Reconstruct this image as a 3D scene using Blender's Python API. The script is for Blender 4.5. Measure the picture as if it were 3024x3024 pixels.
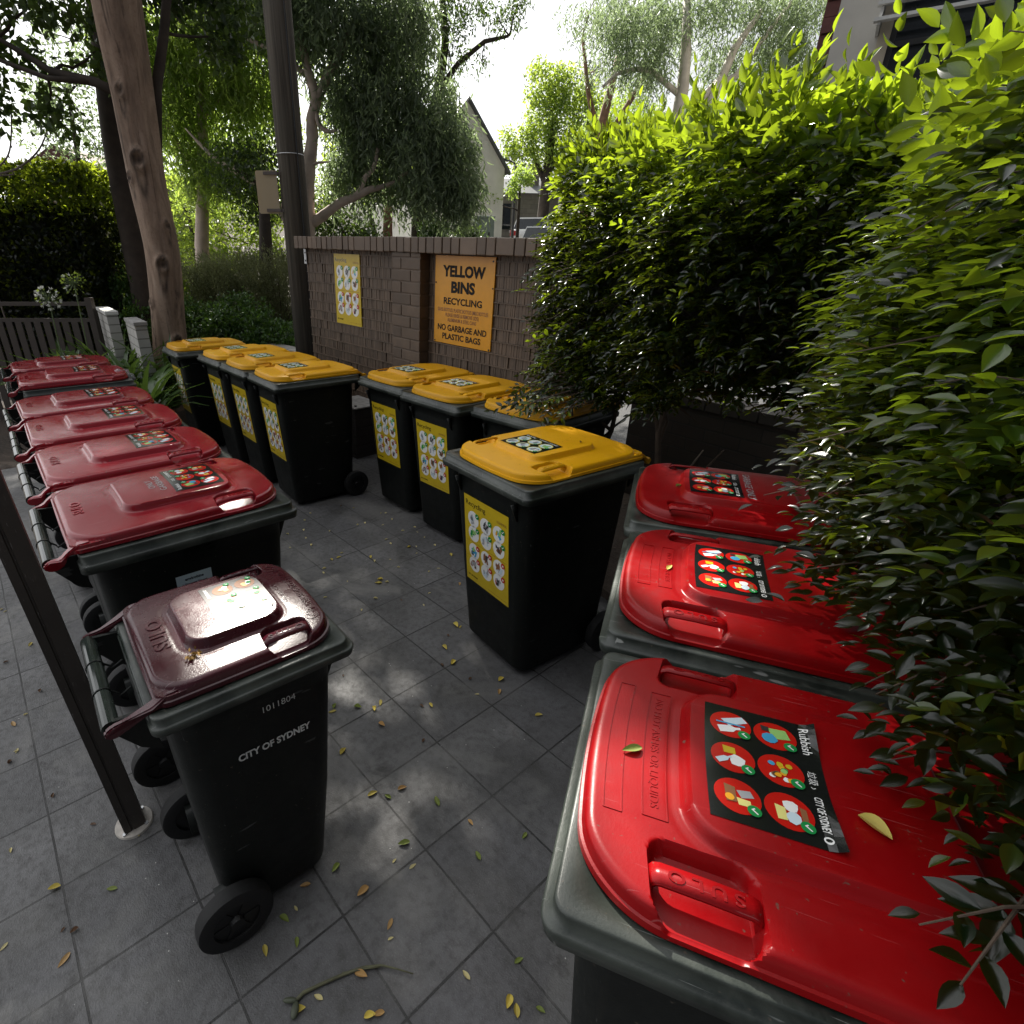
import bpy, bmesh, math, random
import numpy as np
from mathutils import Vector, Matrix, noise as mnoise

random.seed(7)
rng = np.random.default_rng(7)
R = math.radians
for o in list(bpy.data.objects):
    bpy.data.objects.remove(o, do_unlink=True)
scene = bpy.context.scene
COL = scene.collection

# ---------------------------------------------------------------- camera
cam = bpy.data.cameras.new('camera')
cam.sensor_width = 36.0
cam.lens = 36.0 * 1606.6 / 3024.0
cam.shift_x = (1512.0 - 1277.0) / 3024.0
cam.clip_start = 0.05
cam.clip_end = 600.0
cam_o = bpy.data.objects.new('camera', cam)
COL.objects.link(cam_o)
cam_o.location = (0, 0, 1.686)
cam_o.rotation_euler = (R(90 - 24.67), 0, 0)
scene.camera = cam_o

# ---------------------------------------------------------------- sky and sun
SUN_EL, SUN_AZ = 43.0, -18.0        # azimuth measured from +Y towards +X
SUND = Vector((math.sin(R(SUN_AZ)) * math.cos(R(SUN_EL)), math.cos(R(SUN_AZ)) * math.cos(R(SUN_EL)), math.sin(R(SUN_EL))))
world = bpy.data.worlds.new('World')
scene.world = world
world.use_nodes = True
wn, wl = world.node_tree.nodes, world.node_tree.links
wn.clear()
w_out = wn.new('ShaderNodeOutputWorld')
w_bg = wn.new('ShaderNodeBackground')
w_bg.inputs['Strength'].default_value = 0.075
w_sky = wn.new('ShaderNodeTexSky')
w_sky.sky_type = 'NISHITA'
w_sky.sun_disc = False
w_sky.sun_elevation = R(SUN_EL)
w_sky.sun_rotation = R(SUN_AZ)
w_sky.dust_density = 3.0
w_tc = wn.new('ShaderNodeTexCoord')
w_map = wn.new('ShaderNodeMapping')
w_map.inputs['Scale'].default_value = (1.2, 1.2, 3.0)
w_noise = wn.new('ShaderNodeTexNoise')
w_noise.inputs['Scale'].default_value = 2.2
w_noise.inputs['Detail'].default_value = 7.0
w_ramp = wn.new('ShaderNodeValToRGB')
w_ramp.color_ramp.elements[0].position = 0.30
w_ramp.color_ramp.elements[0].color = (0.72, 0.72, 0.72, 1)
w_ramp.color_ramp.elements[1].position = 0.58
w_ramp.color_ramp.elements[1].color = (1, 1, 1, 1)
w_mix = wn.new('ShaderNodeMix')
w_mix.data_type = 'RGBA'
# sky brightness graded to steer the light: bright sunward and left, dim behind
w_dot = wn.new('ShaderNodeVectorMath')
w_dot.operation = 'DOT_PRODUCT'
w_dot.inputs[1].default_value = (SUND + Vector((-0.55, -0.05, 0.0))).normalized()
wl.new(w_tc.outputs['Generated'], w_dot.inputs[0])
w_cl = wn.new('ShaderNodeValToRGB')
w_cl.color_ramp.elements[0].position = 0.05
w_cl.color_ramp.elements[0].color = (0.085, 0.087, 0.092, 1)
w_cl.color_ramp.elements[1].position = 0.72
w_cl.color_ramp.elements[1].color = (1.0, 1.0, 1.0, 1)
wl.new(w_dot.outputs['Value'], w_cl.inputs['Fac'])
w_mul = wn.new('ShaderNodeMix')
w_mul.data_type = 'RGBA'
w_mul.blend_type = 'MULTIPLY'
w_mul.inputs['Factor'].default_value = 1.0
w_mul.inputs['B'].default_value = (11.0, 11.1, 11.3, 1)
wl.new(w_cl.outputs['Color'], w_mul.inputs['A'])
wl.new(w_mul.outputs['Result'], w_mix.inputs['B'])
wl.new(w_tc.outputs['Generated'], w_map.inputs['Vector'])
wl.new(w_map.outputs['Vector'], w_noise.inputs['Vector'])
wl.new(w_noise.outputs['Fac'], w_ramp.inputs['Fac'])
wl.new(w_ramp.outputs['Color'], w_mix.inputs['Factor'])
wl.new(w_sky.outputs['Color'], w_mix.inputs['A'])
wl.new(w_mix.outputs['Result'], w_bg.inputs['Color'])
wl.new(w_bg.outputs['Background'], w_out.inputs['Surface'])

sun = bpy.data.lights.new('sun', 'SUN')
sun.energy = 5.0
sun.angle = R(0.53)
sun.color = (1.0, 0.95, 0.86)
sun_o = bpy.data.objects.new('sun', sun)
COL.objects.link(sun_o)
sun_o.rotation_euler = SUND.to_track_quat('Z', 'Y').to_euler()

scene.view_settings.view_transform = 'Standard'
scene.view_settings.look = 'None'
scene.view_settings.exposure = 1.15
scene.view_settings.gamma = 1.0
scene.render.engine = 'CYCLES'
scene.cycles.max_bounces = 8
scene.cycles.transparent_max_bounces = 8
scene.cycles.use_denoising = True
scene.cycles.sample_clamp_indirect = 6.0


# ---------------------------------------------------------------- helpers: objects
def mesh_from(name, verts, faces, mats, midx=None, smooth=False):
    me = bpy.data.meshes.new(name)
    me.from_pydata([tuple(map(float, v)) for v in verts], [], [tuple(map(int, f)) for f in faces])
    for m in (mats if isinstance(mats, (list, tuple)) else [mats]):
        me.materials.append(m)
    if midx is not None:
        me.polygons.foreach_set('material_index', np.asarray(midx, dtype=np.int32))
    if smooth:
        me.polygons.foreach_set('use_smooth', np.ones(len(me.polygons), dtype=bool))
    me.validate()
    me.update()
    return me


def link(name, me, parent=None, loc=None, rot=None):
    o = bpy.data.objects.new(name, me)
    COL.objects.link(o)
    if parent is not None:
        o.parent = parent
    if loc is not None:
        o.location = loc
    if rot is not None:
        o.rotation_euler = rot
    return o


def tag(o, label=None, cat=None, group=None, kind=None):
    if label: o['label'] = label
    if cat: o['category'] = cat
    if group: o['group'] = group
    if kind: o['kind'] = kind
    return o


def thing(name, label, cat, loc=(0, 0, 0), rotz=0.0, group=None):
    o = link(name, None, None, loc, (0, 0, rotz))
    o.empty_display_size = 0.2
    return tag(o, label, cat, group)


class MB:
    """collects simple shapes into one mesh"""
    def __init__(s):
        s.v, s.f, s.m = [], [], []

    def add(s, vs, fs, mi=0):
        b = len(s.v)
        s.v.extend([tuple(p) for p in vs])
        s.f.extend([tuple(i + b for i in f) for f in fs])
        s.m.extend([mi] * len(fs))

    def box(s, x0, x1, y0, y1, z0, z1, mi=0, M=None, bev=0.0):
        if bev > 0:
            bm = bmesh.new()
            bmesh.ops.create_cube(bm, size=1.0)
            for v in bm.verts:
                v.co = Vector(((x0 + x1) / 2 + v.co.x * (x1 - x0), (y0 + y1) / 2 + v.co.y * (y1 - y0), (z0 + z1) / 2 + v.co.z * (z1 - z0)))
            bmesh.ops.bevel(bm, geom=bm.edges[:], offset=bev, segments=2, affect='EDGES', profile=0.6)
            bm.verts.ensure_lookup_table()
            vs = [v.co.copy() for v in bm.verts]
            fs = [[v.index for v in f.verts] for f in bm.faces]
            bm.verts.index_update()
            fs = [[v.index for v in f.verts] for f in bm.faces]
            bm.free()
        else:
            vs = [Vector((x, y, z)) for z in (z0, z1) for y in (y0, y1) for x in (x0, x1)]
            fs = [(0, 2, 3, 1), (4, 5, 7, 6), (0, 1, 5, 4), (2, 6, 7, 3), (0, 4, 6, 2), (1, 3, 7, 5)]
        if M is not None:
            vs = [M @ v for v in vs]
        s.add(vs, fs, mi)

    def cyl(s, p0, p1, r0, r1=None, n=16, mi=0, cap=True):
        r1 = r0 if r1 is None else r1
        s.tube([p0, p1], [r0, r1], n, mi, cap)

    def tube(s, pts, rads, n=8, mi=0, cap=True):
        pts = [Vector(p) for p in pts]
        rings = []
        up = None
        for i, p in enumerate(pts):
            d = (pts[min(i + 1, len(pts) - 1)] - pts[max(i - 1, 0)])
            d = d.normalized() if d.length > 1e-9 else Vector((0, 0, 1))
            if up is None:
                up = d.orthogonal().normalized()
            else:
                up = (up - d * up.dot(d))
                up = up.normalized() if up.length > 1e-6 else d.orthogonal().normalized()
            b = d.cross(up)
            rings.append([p + (up * math.cos(2 * math.pi * k / n) + b * math.sin(2 * math.pi * k / n)) * rads[i] for k in range(n)])
        vs = [q for r_ in rings for q in r_]
        fs = []
        for i in range(len(rings) - 1):
            for k in range(n):
                a, c = i * n + k, i * n + (k + 1) % n
                fs.append((a, c, c + n, a + n))
        if cap:
            fs.append(tuple(reversed(range(n))))
            fs.append(tuple((len(rings) - 1) * n + k for k in range(n)))
        s.add(vs, fs, mi)

    def prism(s, poly, axis, a0, a1, mi=0):
        """poly: list of 2D points; axis 'x','y' or 'z' is the extrusion axis"""
        def P(u, v, a):
            return {'x': (a, u, v), 'y': (u, a, v), 'z': (u, v, a)}[axis]
        n = len(poly)
        vs = [P(u, v, a0) for u, v in poly] + [P(u, v, a1) for u, v in poly]
        fs = [tuple(range(n)), tuple(reversed(range(n, 2 * n)))]
        fs += [(i, i + n, (i + 1) % n + n, (i + 1) % n) for i in range(n)]
        s.add(vs, fs, mi)

    def ell(s, c, r, n=10, m=7, mi=0, jit=0.0):
        vs = []
        for j in range(m + 1):
            th = math.pi * j / m
            for k in range(n):
                ph = 2 * math.pi * k / n
                q = 1 + jit * (random.random() - .5)
                vs.append((c[0] + r[0] * q * math.sin(th) * math.cos(ph), c[1] + r[1] * q * math.sin(th) * math.sin(ph), c[2] + r[2] * q * math.cos(th)))
        fs = []
        for j in range(m):
            for k in range(n):
                a, b = j * n + k, j * n + (k + 1) % n
                fs.append((a, a + n, b + n, b))
        s.add(vs, fs, mi)

    def mesh(s, name, mats, smooth=False, recalc=True):
        me = mesh_from(name, s.v, s.f, mats, s.m, smooth)
        if recalc:
            bm = bmesh.new()
            bm.from_mesh(me)
            bmesh.ops.recalc_face_normals(bm, faces=bm.faces)
            bm.to_mesh(me)
            bm.free()
        return me

    def build(s, name, mats, parent=None, smooth=False, loc=None, rot=None, auto=None):
        me = s.mesh(name, mats, smooth or auto is not None)
        if auto is not None:
            me.set_sharp_from_angle(angle=R(auto))
        return link(name, me, parent, loc, rot)


# ---------------------------------------------------------------- helpers: materials
def lin(c):
    return tuple(((x / 255.0) / 12.92 if x / 255.0 <= 0.04045 else ((x / 255.0 + 0.055) / 1.055) ** 2.4) for x in c)


def new_mat(name):
    m = bpy.data.materials.new(name)
    m.use_nodes = True
    nt = m.node_tree
    b = nt.nodes['Principled BSDF']
    return m, nt, b


def N(nt, t, **kw):
    n = nt.nodes.new(t)
    for k, v in kw.items():
        if k in n.inputs:
            n.inputs[k].default_value = v
        else:
            setattr(n, k, v)
    return n


def ramp(nt, fac, stops):
    r = nt.nodes.new('ShaderNodeValToRGB')
    cr = r.color_ramp
    while len(cr.elements) < len(stops):
        cr.elements.new(0.5)
    for e, (p, c) in zip(cr.elements, stops):
        e.position = p
        e.color = (c[0], c[1], c[2], 1) if isinstance(c, (tuple, list)) else (c, c, c, 1)
    nt.links.new(fac, r.inputs['Fac'])
    return r.outputs['Color']


def mixc(nt, fac, a, b, blend='MIX'):
    m = nt.nodes.new('ShaderNodeMix')
    m.data_type = 'RGBA'
    m.blend_type = blend
    for key, val in (('Factor', fac), ('A', a), ('B', b)):
        if hasattr(val, 'is_linked') or hasattr(val, 'links'):
            nt.links.new(val, m.inputs[key])
        elif key == 'Factor':
            m.inputs[key].default_value = val
        else:
            m.inputs[key].default_value = (val[0], val[1], val[2], 1)
    return m.outputs['Result']


def coords(nt, scale=1.0, rnd=True):
    """object coordinates, shifted per object so that copies differ"""
    tc = nt.nodes.new('ShaderNodeTexCoord')
    if not rnd:
        return tc.outputs['Object']
    oi = nt.nodes.new('ShaderNodeObjectInfo')
    mu = N(nt, 'ShaderNodeMath', operation='MULTIPLY')
    mu.inputs[1].default_value = 37.0
    nt.links.new(oi.outputs['Random'], mu.inputs[0])
    va = N(nt, 'ShaderNodeVectorMath', operation='ADD')
    nt.links.new(tc.outputs['Object'], va.inputs[0])
    nt.links.new(mu.outputs[0], va.inputs[1])
    return va.outputs[0]


def noise(nt, vec, scale, detail=4.0, rough=0.55, dist=0.0):
    n = nt.nodes.new('ShaderNodeTexNoise')
    n.inputs['Scale'].default_value = scale
    n.inputs['Detail'].default_value = detail
    n.inputs['Roughness'].default_value = rough
    n.inputs['Distortion'].default_value = dist
    nt.links.new(vec, n.inputs['Vector'])
    return n.outputs['Fac']


def bump(nt, b, h, strength=0.3, dist=0.002):
    bp = nt.nodes.new('ShaderNodeBump')
    bp.inputs['Strength'].default_value = strength
    bp.inputs['Distance'].default_value = dist
    nt.links.new(h, bp.inputs['Height'])
    nt.links.new(bp.outputs['Normal'], b.inputs['Normal'])


def plain(name, col, rough=0.6, metal=0.0, var=0.12, scale=8.0, bmp=0.0):
    m, nt, b = new_mat(name)
    v = coords(nt)
    n = noise(nt, v, scale, 5)
    c0 = tuple(x * (1 - var) for x in col)
    c1 = tuple(min(1, x * (1 + var)) for x in col)
    nt.links.new(ramp(nt, n, [(0.3, c0), (0.7, c1)]), b.inputs['Base Color'])
    b.inputs['Roughness'].default_value = rough
    b.inputs['Metallic'].default_value = metal
    if bmp:
        bump(nt, b, noise(nt, v, scale * 12, 3), bmp, 0.002)
    return m


def island_var(m, amt=0.25):
    """each separate brick a slightly different tone"""
    nt = m.node_tree
    b = nt.nodes['Principled BSDF']
    src = b.inputs['Base Color'].links[0].from_socket
    g = nt.nodes.new('ShaderNodeNewGeometry')
    k = ramp(nt, g.outputs['Random Per Island'], [(0.0, 1 - amt), (1.0, 1 + amt)])
    c = mixc(nt, 1.0, src, k, 'MULTIPLY')
    nt.links.new(c, b.inputs['Base Color'])
    return m


def bin_plastic(name, col, faded, fade_amt, rough, dirt=(0.10, 0.08, 0.06), streaks=0.3, rough2=None, micro=0.12, spec=0.5, run=0.0):
    """moulded plastic: fading in cloudy patches, specks of dirt, fine scratches"""
    m, nt, b = new_mat(name)
    v = coords(nt)
    n1 = noise(nt, v, 5.5, 5, 0.62, 0.6)
    f1 = ramp(nt, n1, [(0.38, 0.0), (0.68, fade_amt)])
    c = mixc(nt, f1, col, faded)
    # scratches: stretched noise
    mp = N(nt, 'ShaderNodeMapping')
    mp.inputs['Scale'].default_value = (90, 6, 20)
    mp.inputs['Rotation'].default_value = (0, 0, 0.5)
    nt.links.new(v, mp.inputs['Vector'])
    n2 = noise(nt, mp.outputs['Vector'], 1.0, 3, 0.6)
    f2 = ramp(nt, n2, [(0.66, 0.0), (0.74, streaks)])
    c = mixc(nt, f2, c, tuple(min(1, x * 1.5 + 0.03) for x in faded))
    n3 = noise(nt, v, 95.0, 2, 0.5)
    f3 = ramp(nt, n3, [(0.70, 0.0), (0.77, 0.75)])
    c = mixc(nt, f3, c, dirt)
    n4 = noise(nt, v, 14.0, 6, 0.7)
    f4 = ramp(nt, n4, [(0.55, 0.0), (0.85, 0.5)])
    c = mixc(nt, f4, c, tuple(x * 0.55 for x in col))
    # runs of dried dirt down upright faces
    mr = N(nt, 'ShaderNodeMapping')
    mr.inputs['Scale'].default_value = (38, 38, 1.6)
    nt.links.new(v, mr.inputs['Vector'])
    n5 = noise(nt, mr.outputs['Vector'], 1.0, 4, 0.6)
    # long thin scratches in two directions
    for rot_, th_ in ((0.35, 0.715), (-0.7, 0.735)):
        ms = N(nt, 'ShaderNodeMapping')
        ms.inputs['Scale'].default_value = (420, 7, 30)
        ms.inputs['Rotation'].default_value = (0, 0, rot_)
        nt.links.new(v, ms.inputs['Vector'])
        ns = noise(nt, ms.outputs['Vector'], 1.0, 2, 0.5)
        c = mixc(nt, ramp(nt, ns, [(th_, 0.0), (th_ + .02, min(1.0, streaks * 2.5))]), c, tuple(min(1, x + .16) for x in faded))
    # each bin aged a little differently
    oi = nt.nodes.new('ShaderNodeObjectInfo')
    c = mixc(nt, 1.0, c, ramp(nt, oi.outputs['Random'], [(0.0, 0.86), (1.0, 1.14)]), 'MULTIPLY')
    c = mixc(nt, ramp(nt, n5, [(0.60, 0.0), (0.80, run)]), c, tuple(0.5 * x + 0.5 * y for x, y in zip(dirt, faded)))
    nt.links.new(c, b.inputs['Base Color'])
    r2 = rough2 if rough2 is not None else rough + 0.18
    nt.links.new(ramp(nt, n4, [(0.3, rough), (0.75, r2)]), b.inputs['Roughness'])
    b.inputs['Specular IOR Level'].default_value = spec
    hsum = N(nt, 'ShaderNodeMath', operation='ADD')
    nt.links.new(noise(nt, v, 260.0, 2), hsum.inputs[0])
    nt.links.new(n1, hsum.inputs[1])
    bump(nt, b, hsum.outputs[0], micro, 0.0025)
    return m


def leaf_mat(name, dark, light, trans, tfac=0.35, rough=0.38, spec=0.5, lowt=0.75):
    m, nt, b = new_mat(name)
    at = N(nt, 'ShaderNodeAttribute', attribute_name='rnd')
    c = ramp(nt, at.outputs['Fac'], [(0.0, dark), (0.8, light), (1.0, tuple(min(1, x * 1.3) for x in light))] if lowt > .5 else [(0.0, dark), (0.5, tuple(1.6 * x for x in dark)), (1.0, light)])
    nt.links.new(c, b.inputs['Base Color'])
    b.inputs['Roughness'].default_value = rough
    b.inputs['Specular IOR Level'].default_value = spec
    tr = N(nt, 'ShaderNodeBsdfTranslucent')
    c2 = ramp(nt, at.outputs['Fac'], [(0.0, tuple(x * lowt for x in trans)), (0.5, tuple(x * min(1, lowt * 1.3) for x in trans)), (1.0, trans)])
    nt.links.new(c2, tr.inputs['Color'])
    mx = N(nt, 'ShaderNodeMixShader')
    mx.inputs['Fac'].default_value = tfac
    nt.links.new(b.outputs['BSDF'], mx.inputs[1])
    nt.links.new(tr.outputs['BSDF'], mx.inputs[2])
    nt.links.new(mx.outputs['Shader'], nt.nodes['Material Output'].inputs['Surface'])
    return m


# ---------------------------------------------------------------- helpers: leaves in bulk
# templates: (along, across, up) per vertex
T_NEAR = (np.array([[0, 0, 0], [.28, -.43, .07], [.28, 0, 0.0], [.28, .43, .07], [.62, -.42, .05], [.62, 0, -.02], [.62, .42, .05], [1, 0, -.12]]),
          [(0, 2, 1), (0, 3, 2), (1, 2, 5, 4), (2, 3, 6, 5), (4, 5, 7), (5, 6, 7)])
_st = [(0, .04), (.10, .40), (.26, .86), (.45, 1.0), (.64, .86), (.82, .48), (1, .02)]
T_FINE = (np.array([[t, s * w * .5, .10 * abs(s) * w - .16 * (t - .3) ** 2] for t, w in _st for s in (-1, -.5, 0, .5, 1)]),
          [(i * 5 + j, i * 5 + j + 1, i * 5 + j + 6, i * 5 + j + 5) for i in range(6) for j in range(4)])
T_DIA = (np.array([[0, 0, 0], [.45, -.5, .06], [1, 0, -.05], [.45, .5, .06]]), [(0, 3, 2, 1)])
T_STRAP = (np.array([[0, -.5, 0], [0, .5, 0], [.33, -.5, .10], [.33, .5, .10], [.68, -.42, .05], [.68, .42, .05], [1, 0, -.14]]),
           [(0, 1, 3, 2), (2, 3, 5, 4), (4, 5, 6)])


def unit(a):
    return a / np.maximum(np.linalg.norm(a, axis=1, keepdims=True), 1e-9)


def leaves(name, P, D, Nn, L, W, tpl, mat, parent=None, smooth=True, rnd=None):
    T, F = tpl
    n = len(P)
    D = unit(D)
    Sd = unit(np.cross(D, Nn))
    Nn = np.cross(Sd, D)
    L = np.broadcast_to(L, (n,)); W = np.broadcast_to(W, (n,))
    V = (P[:, None, :] + T[None, :, 0, None] * (L[:, None, None] * D[:, None, :]) + T[None, :, 1, None] * (W[:, None, None] * Sd[:, None, :])
         + T[None, :, 2, None] * (L[:, None, None] * Nn[:, None, :])).reshape(-1, 3)
    k = len(T)
    fl = np.array([i for f in F for i in f])
    fs = np.array([len(f) for f in F])
    loops = (fl[None, :] + (np.arange(n) * k)[:, None]).ravel()
    tot = np.tile(fs, n)
    start = np.concatenate([[0], np.cumsum(tot)[:-1]])
    me = bpy.data.meshes.new(name)
    me.vertices.add(len(V)); me.loops.add(len(loops)); me.polygons.add(len(tot))
    me.vertices.foreach_set('co', V.astype(np.float32).ravel())
    me.loops.foreach_set('vertex_index', loops.astype(np.int32))
    me.polygons.foreach_set('loop_start', start.astype(np.int32))
    me.polygons.foreach_set('loop_total', tot.astype(np.int32))
    if smooth:
        me.polygons.foreach_set('use_smooth', np.ones(len(tot), dtype=bool))
    me.materials.append(mat)
    me.update(calc_edges=True)
    at = me.attributes.new('rnd', 'FLOAT', 'POINT')
    rv = rng.random(n) if rnd is None else rnd
    at.data.foreach_set('value', np.repeat(rv, k).astype(np.float32))
    return link(name, me, parent)


def rdir(n):
    v = rng.normal(size=(n, 3))
    return unit(v)


def clumps(centres, radii, n_cl, per, spread, shell=0.45):
    """leaf positions: clumps spread through ellipsoids, denser near the surface"""
    out = []
    vol = np.array([r[0] * r[1] * r[2] for r in radii]) ** (2 / 3)
    cnt = np.maximum(1, (n_cl * vol / vol.sum()).astype(int))
    for c, r, k in zip(centres, radii, cnt):
        d = rdir(k)
        t = shell + (1 - shell) * rng.random(k) ** 0.6
        cc = np.array(c) + d * t[:, None] * np.array(r)
        pp = np.repeat(cc, per, 0) + rng.normal(size=(k * per, 3)) * spread
        out.append(pp)
    return np.concatenate(out)

# ================================================================ materials
M_GREEN = bin_plastic('bin_green_plastic', (0.0028, 0.0042, 0.0034), (0.009, 0.012, 0.010), 0.35, 0.45, streaks=0.12, spec=0.30, run=0.22)
M_RIM = bin_plastic('bin_rim_plastic', (0.010, 0.015, 0.012), (0.075, 0.085, 0.072), 0.8, 0.34, streaks=0.7, run=0.2)
M_RED = bin_plastic('red_lid_plastic', (0.225, 0.0010, 0.0026), (0.28, 0.003, 0.0045), 0.8, 0.27, streaks=0.12, micro=0.06, spec=0.28)
M_REDF = bin_plastic('faded_red_lid_plastic', (0.24, 0.0025, 0.010), (0.29, 0.016, 0.026), 0.6, 0.10, streaks=0.12, rough2=0.30, micro=0.10)
M_MAR = bin_plastic('burgundy_lid_plastic', (0.048, 0.0035, 0.009), (0.085, 0.016, 0.021), 0.55, 0.17, streaks=0.4, rough2=0.36)
M_YEL = bin_plastic('yellow_lid_plastic', (0.62, 0.300, 0.0012), (0.66, 0.345, 0.005), 0.5, 0.36, dirt=(0.14, 0.09, 0.03), streaks=0.12, spec=0.30)
M_BAR = plain('handle_bar_plastic', (0.020, 0.026, 0.022), 0.14, var=0.3, scale=30)
M_TYRE = plain('tyre_rubber', (0.006, 0.006, 0.006), 0.75, var=0.2, bmp=0.3)
M_BLACKP = plain('black_plastic', (0.004, 0.004, 0.0045), 0.5)
S_YEL = plain('sticker_yellow', (0.56, 0.40, 0.014), 0.35, var=0.06, scale=25)
S_BLK = plain('sticker_black', (0.010, 0.011, 0.011), 0.14, var=0.15)
S_WHT = plain('sticker_white', (0.78, 0.78, 0.76), 0.35, var=0.05)
S_RED = plain('sticker_red', (0.50, 0.012, 0.008), 0.18, var=0.05)
S_GRN = plain('sticker_green', (0.015, 0.24, 0.06), 0.2, var=0.05)
S_GRY = plain('sticker_grey', (0.35, 0.35, 0.36), 0.3, var=0.1)
S_DRK = plain('sticker_dark', (0.035, 0.03, 0.03), 0.3, var=0.1)
S_BLU = plain('sticker_blue', (0.06, 0.33, 0.55), 0.25, var=0.1)
S_LIME = plain('sticker_lime', (0.30, 0.55, 0.16), 0.25, var=0.1)
S_BRN = plain('sticker_brown', (0.25, 0.11, 0.05), 0.25, var=0.1)
S_ORG = plain('sticker_orange', (0.78, 0.36, 0.015), 0.4, var=0.05, scale=20)
S_LYEL = plain('sticker_pale_yellow', (0.72, 0.66, 0.22), 0.3, var=0.08)
S_DOVE = plain('sticker_pale_blue', (0.55, 0.66, 0.72), 0.3, var=0.08)
STK = [S_BLK, S_YEL, S_WHT, S_RED, S_GRN, S_GRY, S_DRK, S_BLU, S_LIME, S_BRN, S_ORG, S_LYEL, S_DOVE]
BLK, YEL, WHT, RED, GRN, GRY, DRK, BLU, LIME, BRN, ORG, LYEL, DOVE = range(13)
M_LETTER = plain('white_lettering', (0.62, 0.64, 0.62), 0.5, var=0.15, scale=60)
M_LETTERD = plain('black_lettering', (0.006, 0.005, 0.004), 0.85)


# ================================================================ lettering and flat graphics
_tc = {}


def text2d(s, bold=0.0, extrude=0.0):
    """outline letters of height about 1 (default font) -> verts (n,3), faces, width"""
    key = (s, bold, extrude)
    if key not in _tc:
        cu = bpy.data.curves.new('t', 'FONT')
        cu.body = s
        cu.size = 1.0
        cu.offset = bold
        cu.extrude = extrude
        cu.resolution_u = 3
        ob = bpy.data.objects.new('t', cu)
        COL.objects.link(ob)
        dg = bpy.context.evaluated_depsgraph_get()
        dg.update()
        me = ob.evaluated_get(dg).to_mesh()
        v = np.array([p.co[:] for p in me.vertices]) if len(me.vertices) else np.zeros((0, 3))
        f = [tuple(p.vertices) for p in me.polygons]
        ob.evaluated_get(dg).to_mesh_clear()
        bpy.data.objects.remove(ob)
        bpy.data.curves.remove(cu)
        if len(v):
            v[:, 0] -= v[:, 0].min()
        _tc[key] = (v, f)
    return _tc[key]


class Flat:
    """flat artwork in (u, v) metres, stacked in thin layers, laid on a surface by a mapping"""
    def __init__(s, fn, step=0.0005):
        s.fn, s.step = fn, step
        s.v, s.f, s.m = [], [], []

    def poly(s, pts, mi, layer=0):
        b = len(s.v)
        s.v += [(p[0], p[1], layer) for p in pts]
        s.f.append(tuple(range(b, b + len(pts))))
        s.m.append(mi)

    def sheet(s, u0, u1, v0, v1, mi, nx=8, ny=8, layer=0):
        b = len(s.v)
        for j in range(ny + 1):
            for i in range(nx + 1):
                s.v.append((u0 + (u1 - u0) * i / nx, v0 + (v1 - v0) * j / ny, layer))
        for j in range(ny):
            for i in range(nx):
                a = b + j * (nx + 1) + i
                s.f.append((a, a + 1, a + nx + 2, a + nx + 1))
                s.m.append(mi)

    def rect(s, u0, u1, v0, v1, mi, layer=1):
        s.poly([(u0, v0), (u1, v0), (u1, v1), (u0, v1)], mi, layer)

    def disc(s, u, v, r, mi, layer=1, n=20, ry=None):
        ry = ry or r
        s.poly([(u + r * math.cos(2 * math.pi * k / n), v + ry * math.sin(2 * math.pi * k / n)) for k in range(n)], mi, layer)

    def rot(s, pts, u, v, a):
        c, d = math.cos(a), math.sin(a)
        return [(u + c * x - d * y, v + d * x + c * y) for x, y in pts]

    def text(s, t, u, v, h, mi, layer=1, bold=0.0, align='l', width=None, squeeze=1.0):
        vv, ff = text2d(t, bold)
        if not len(vv):
            return
        k = h / 0.72
        w = vv[:, 0].max() * k * squeeze
        if width:
            squeeze *= width / w
            w = width
        off = {'l': 0, 'c': -w / 2, 'r': -w}[align]
        b = len(s.v)
        s.v += [(u + off + p[0] * k * squeeze, v + p[1] * k, layer) for p in vv]
        for f in ff:
            s.f.append(tuple(i + b for i in f))
            s.m.append(mi)

    def tick(s, u, v, r, mi=GRN, layer=3):
        s.disc(u, v, r, mi, layer, 14)
        if mi == GRN:
            s.poly([(u - r * .5, v), (u - r * .15, v - r * .45), (u - r * .15, v - r * .12), (u - r * .35, v + r * .15)], WHT, layer + 1)
            s.poly([(u - r * .15, v - r * .45), (u + r * .6, v + r * .35), (u + r * .45, v + r * .5), (u - r * .15, v - r * .12)], WHT, layer + 1)
        else:
            for a in (.785, -.785):
                s.poly(s.rot([(-r * .55, -r * .12), (r * .55, -r * .12), (r * .55, r * .12), (-r * .55, r * .12)], u, v, a), WHT, layer + 1 + (a > 0))

    def bottle(s, u, v, w, h, mi, layer=2, a=0.0):
        s.poly(s.rot([(-w, -h), (w, -h), (w, h * .2), (w * .35, h * .55), (w * .35, h), (-w * .35, h), (-w * .35, h * .55), (-w, h * .2)], u, v, a), mi, layer)

    def boxy(s, u, v, w, h, mi, layer=2, a=0.0):
        s.poly(s.rot([(-w, -h), (w, -h * .8), (w * .9, h), (-w * .8, h * .9)], u, v, a), mi, layer)

    def bag(s, u, v, r, mi, layer=2):
        n = 9
        s.poly([(u + r * (0.75 + .3 * random.random()) * math.cos(2 * math.pi * k / n), v + r * (0.75 + .3 * random.random()) * math.sin(2 * math.pi * k / n)) for k in range(n)], mi, layer)

    def arrays(s):
        V = np.array(s.v)
        return V, s.f, s.m

    def mesh(s, name, mats):
        V = np.array(s.v)
        used = sorted(set(s.m))
        re = {k: i for i, k in enumerate(used)}
        return mesh_from(name, s.fn(V[:, 0], V[:, 1], V[:, 2] * s.step), s.f, [mats[k] for k in used], [re[k] for k in s.m])


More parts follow.
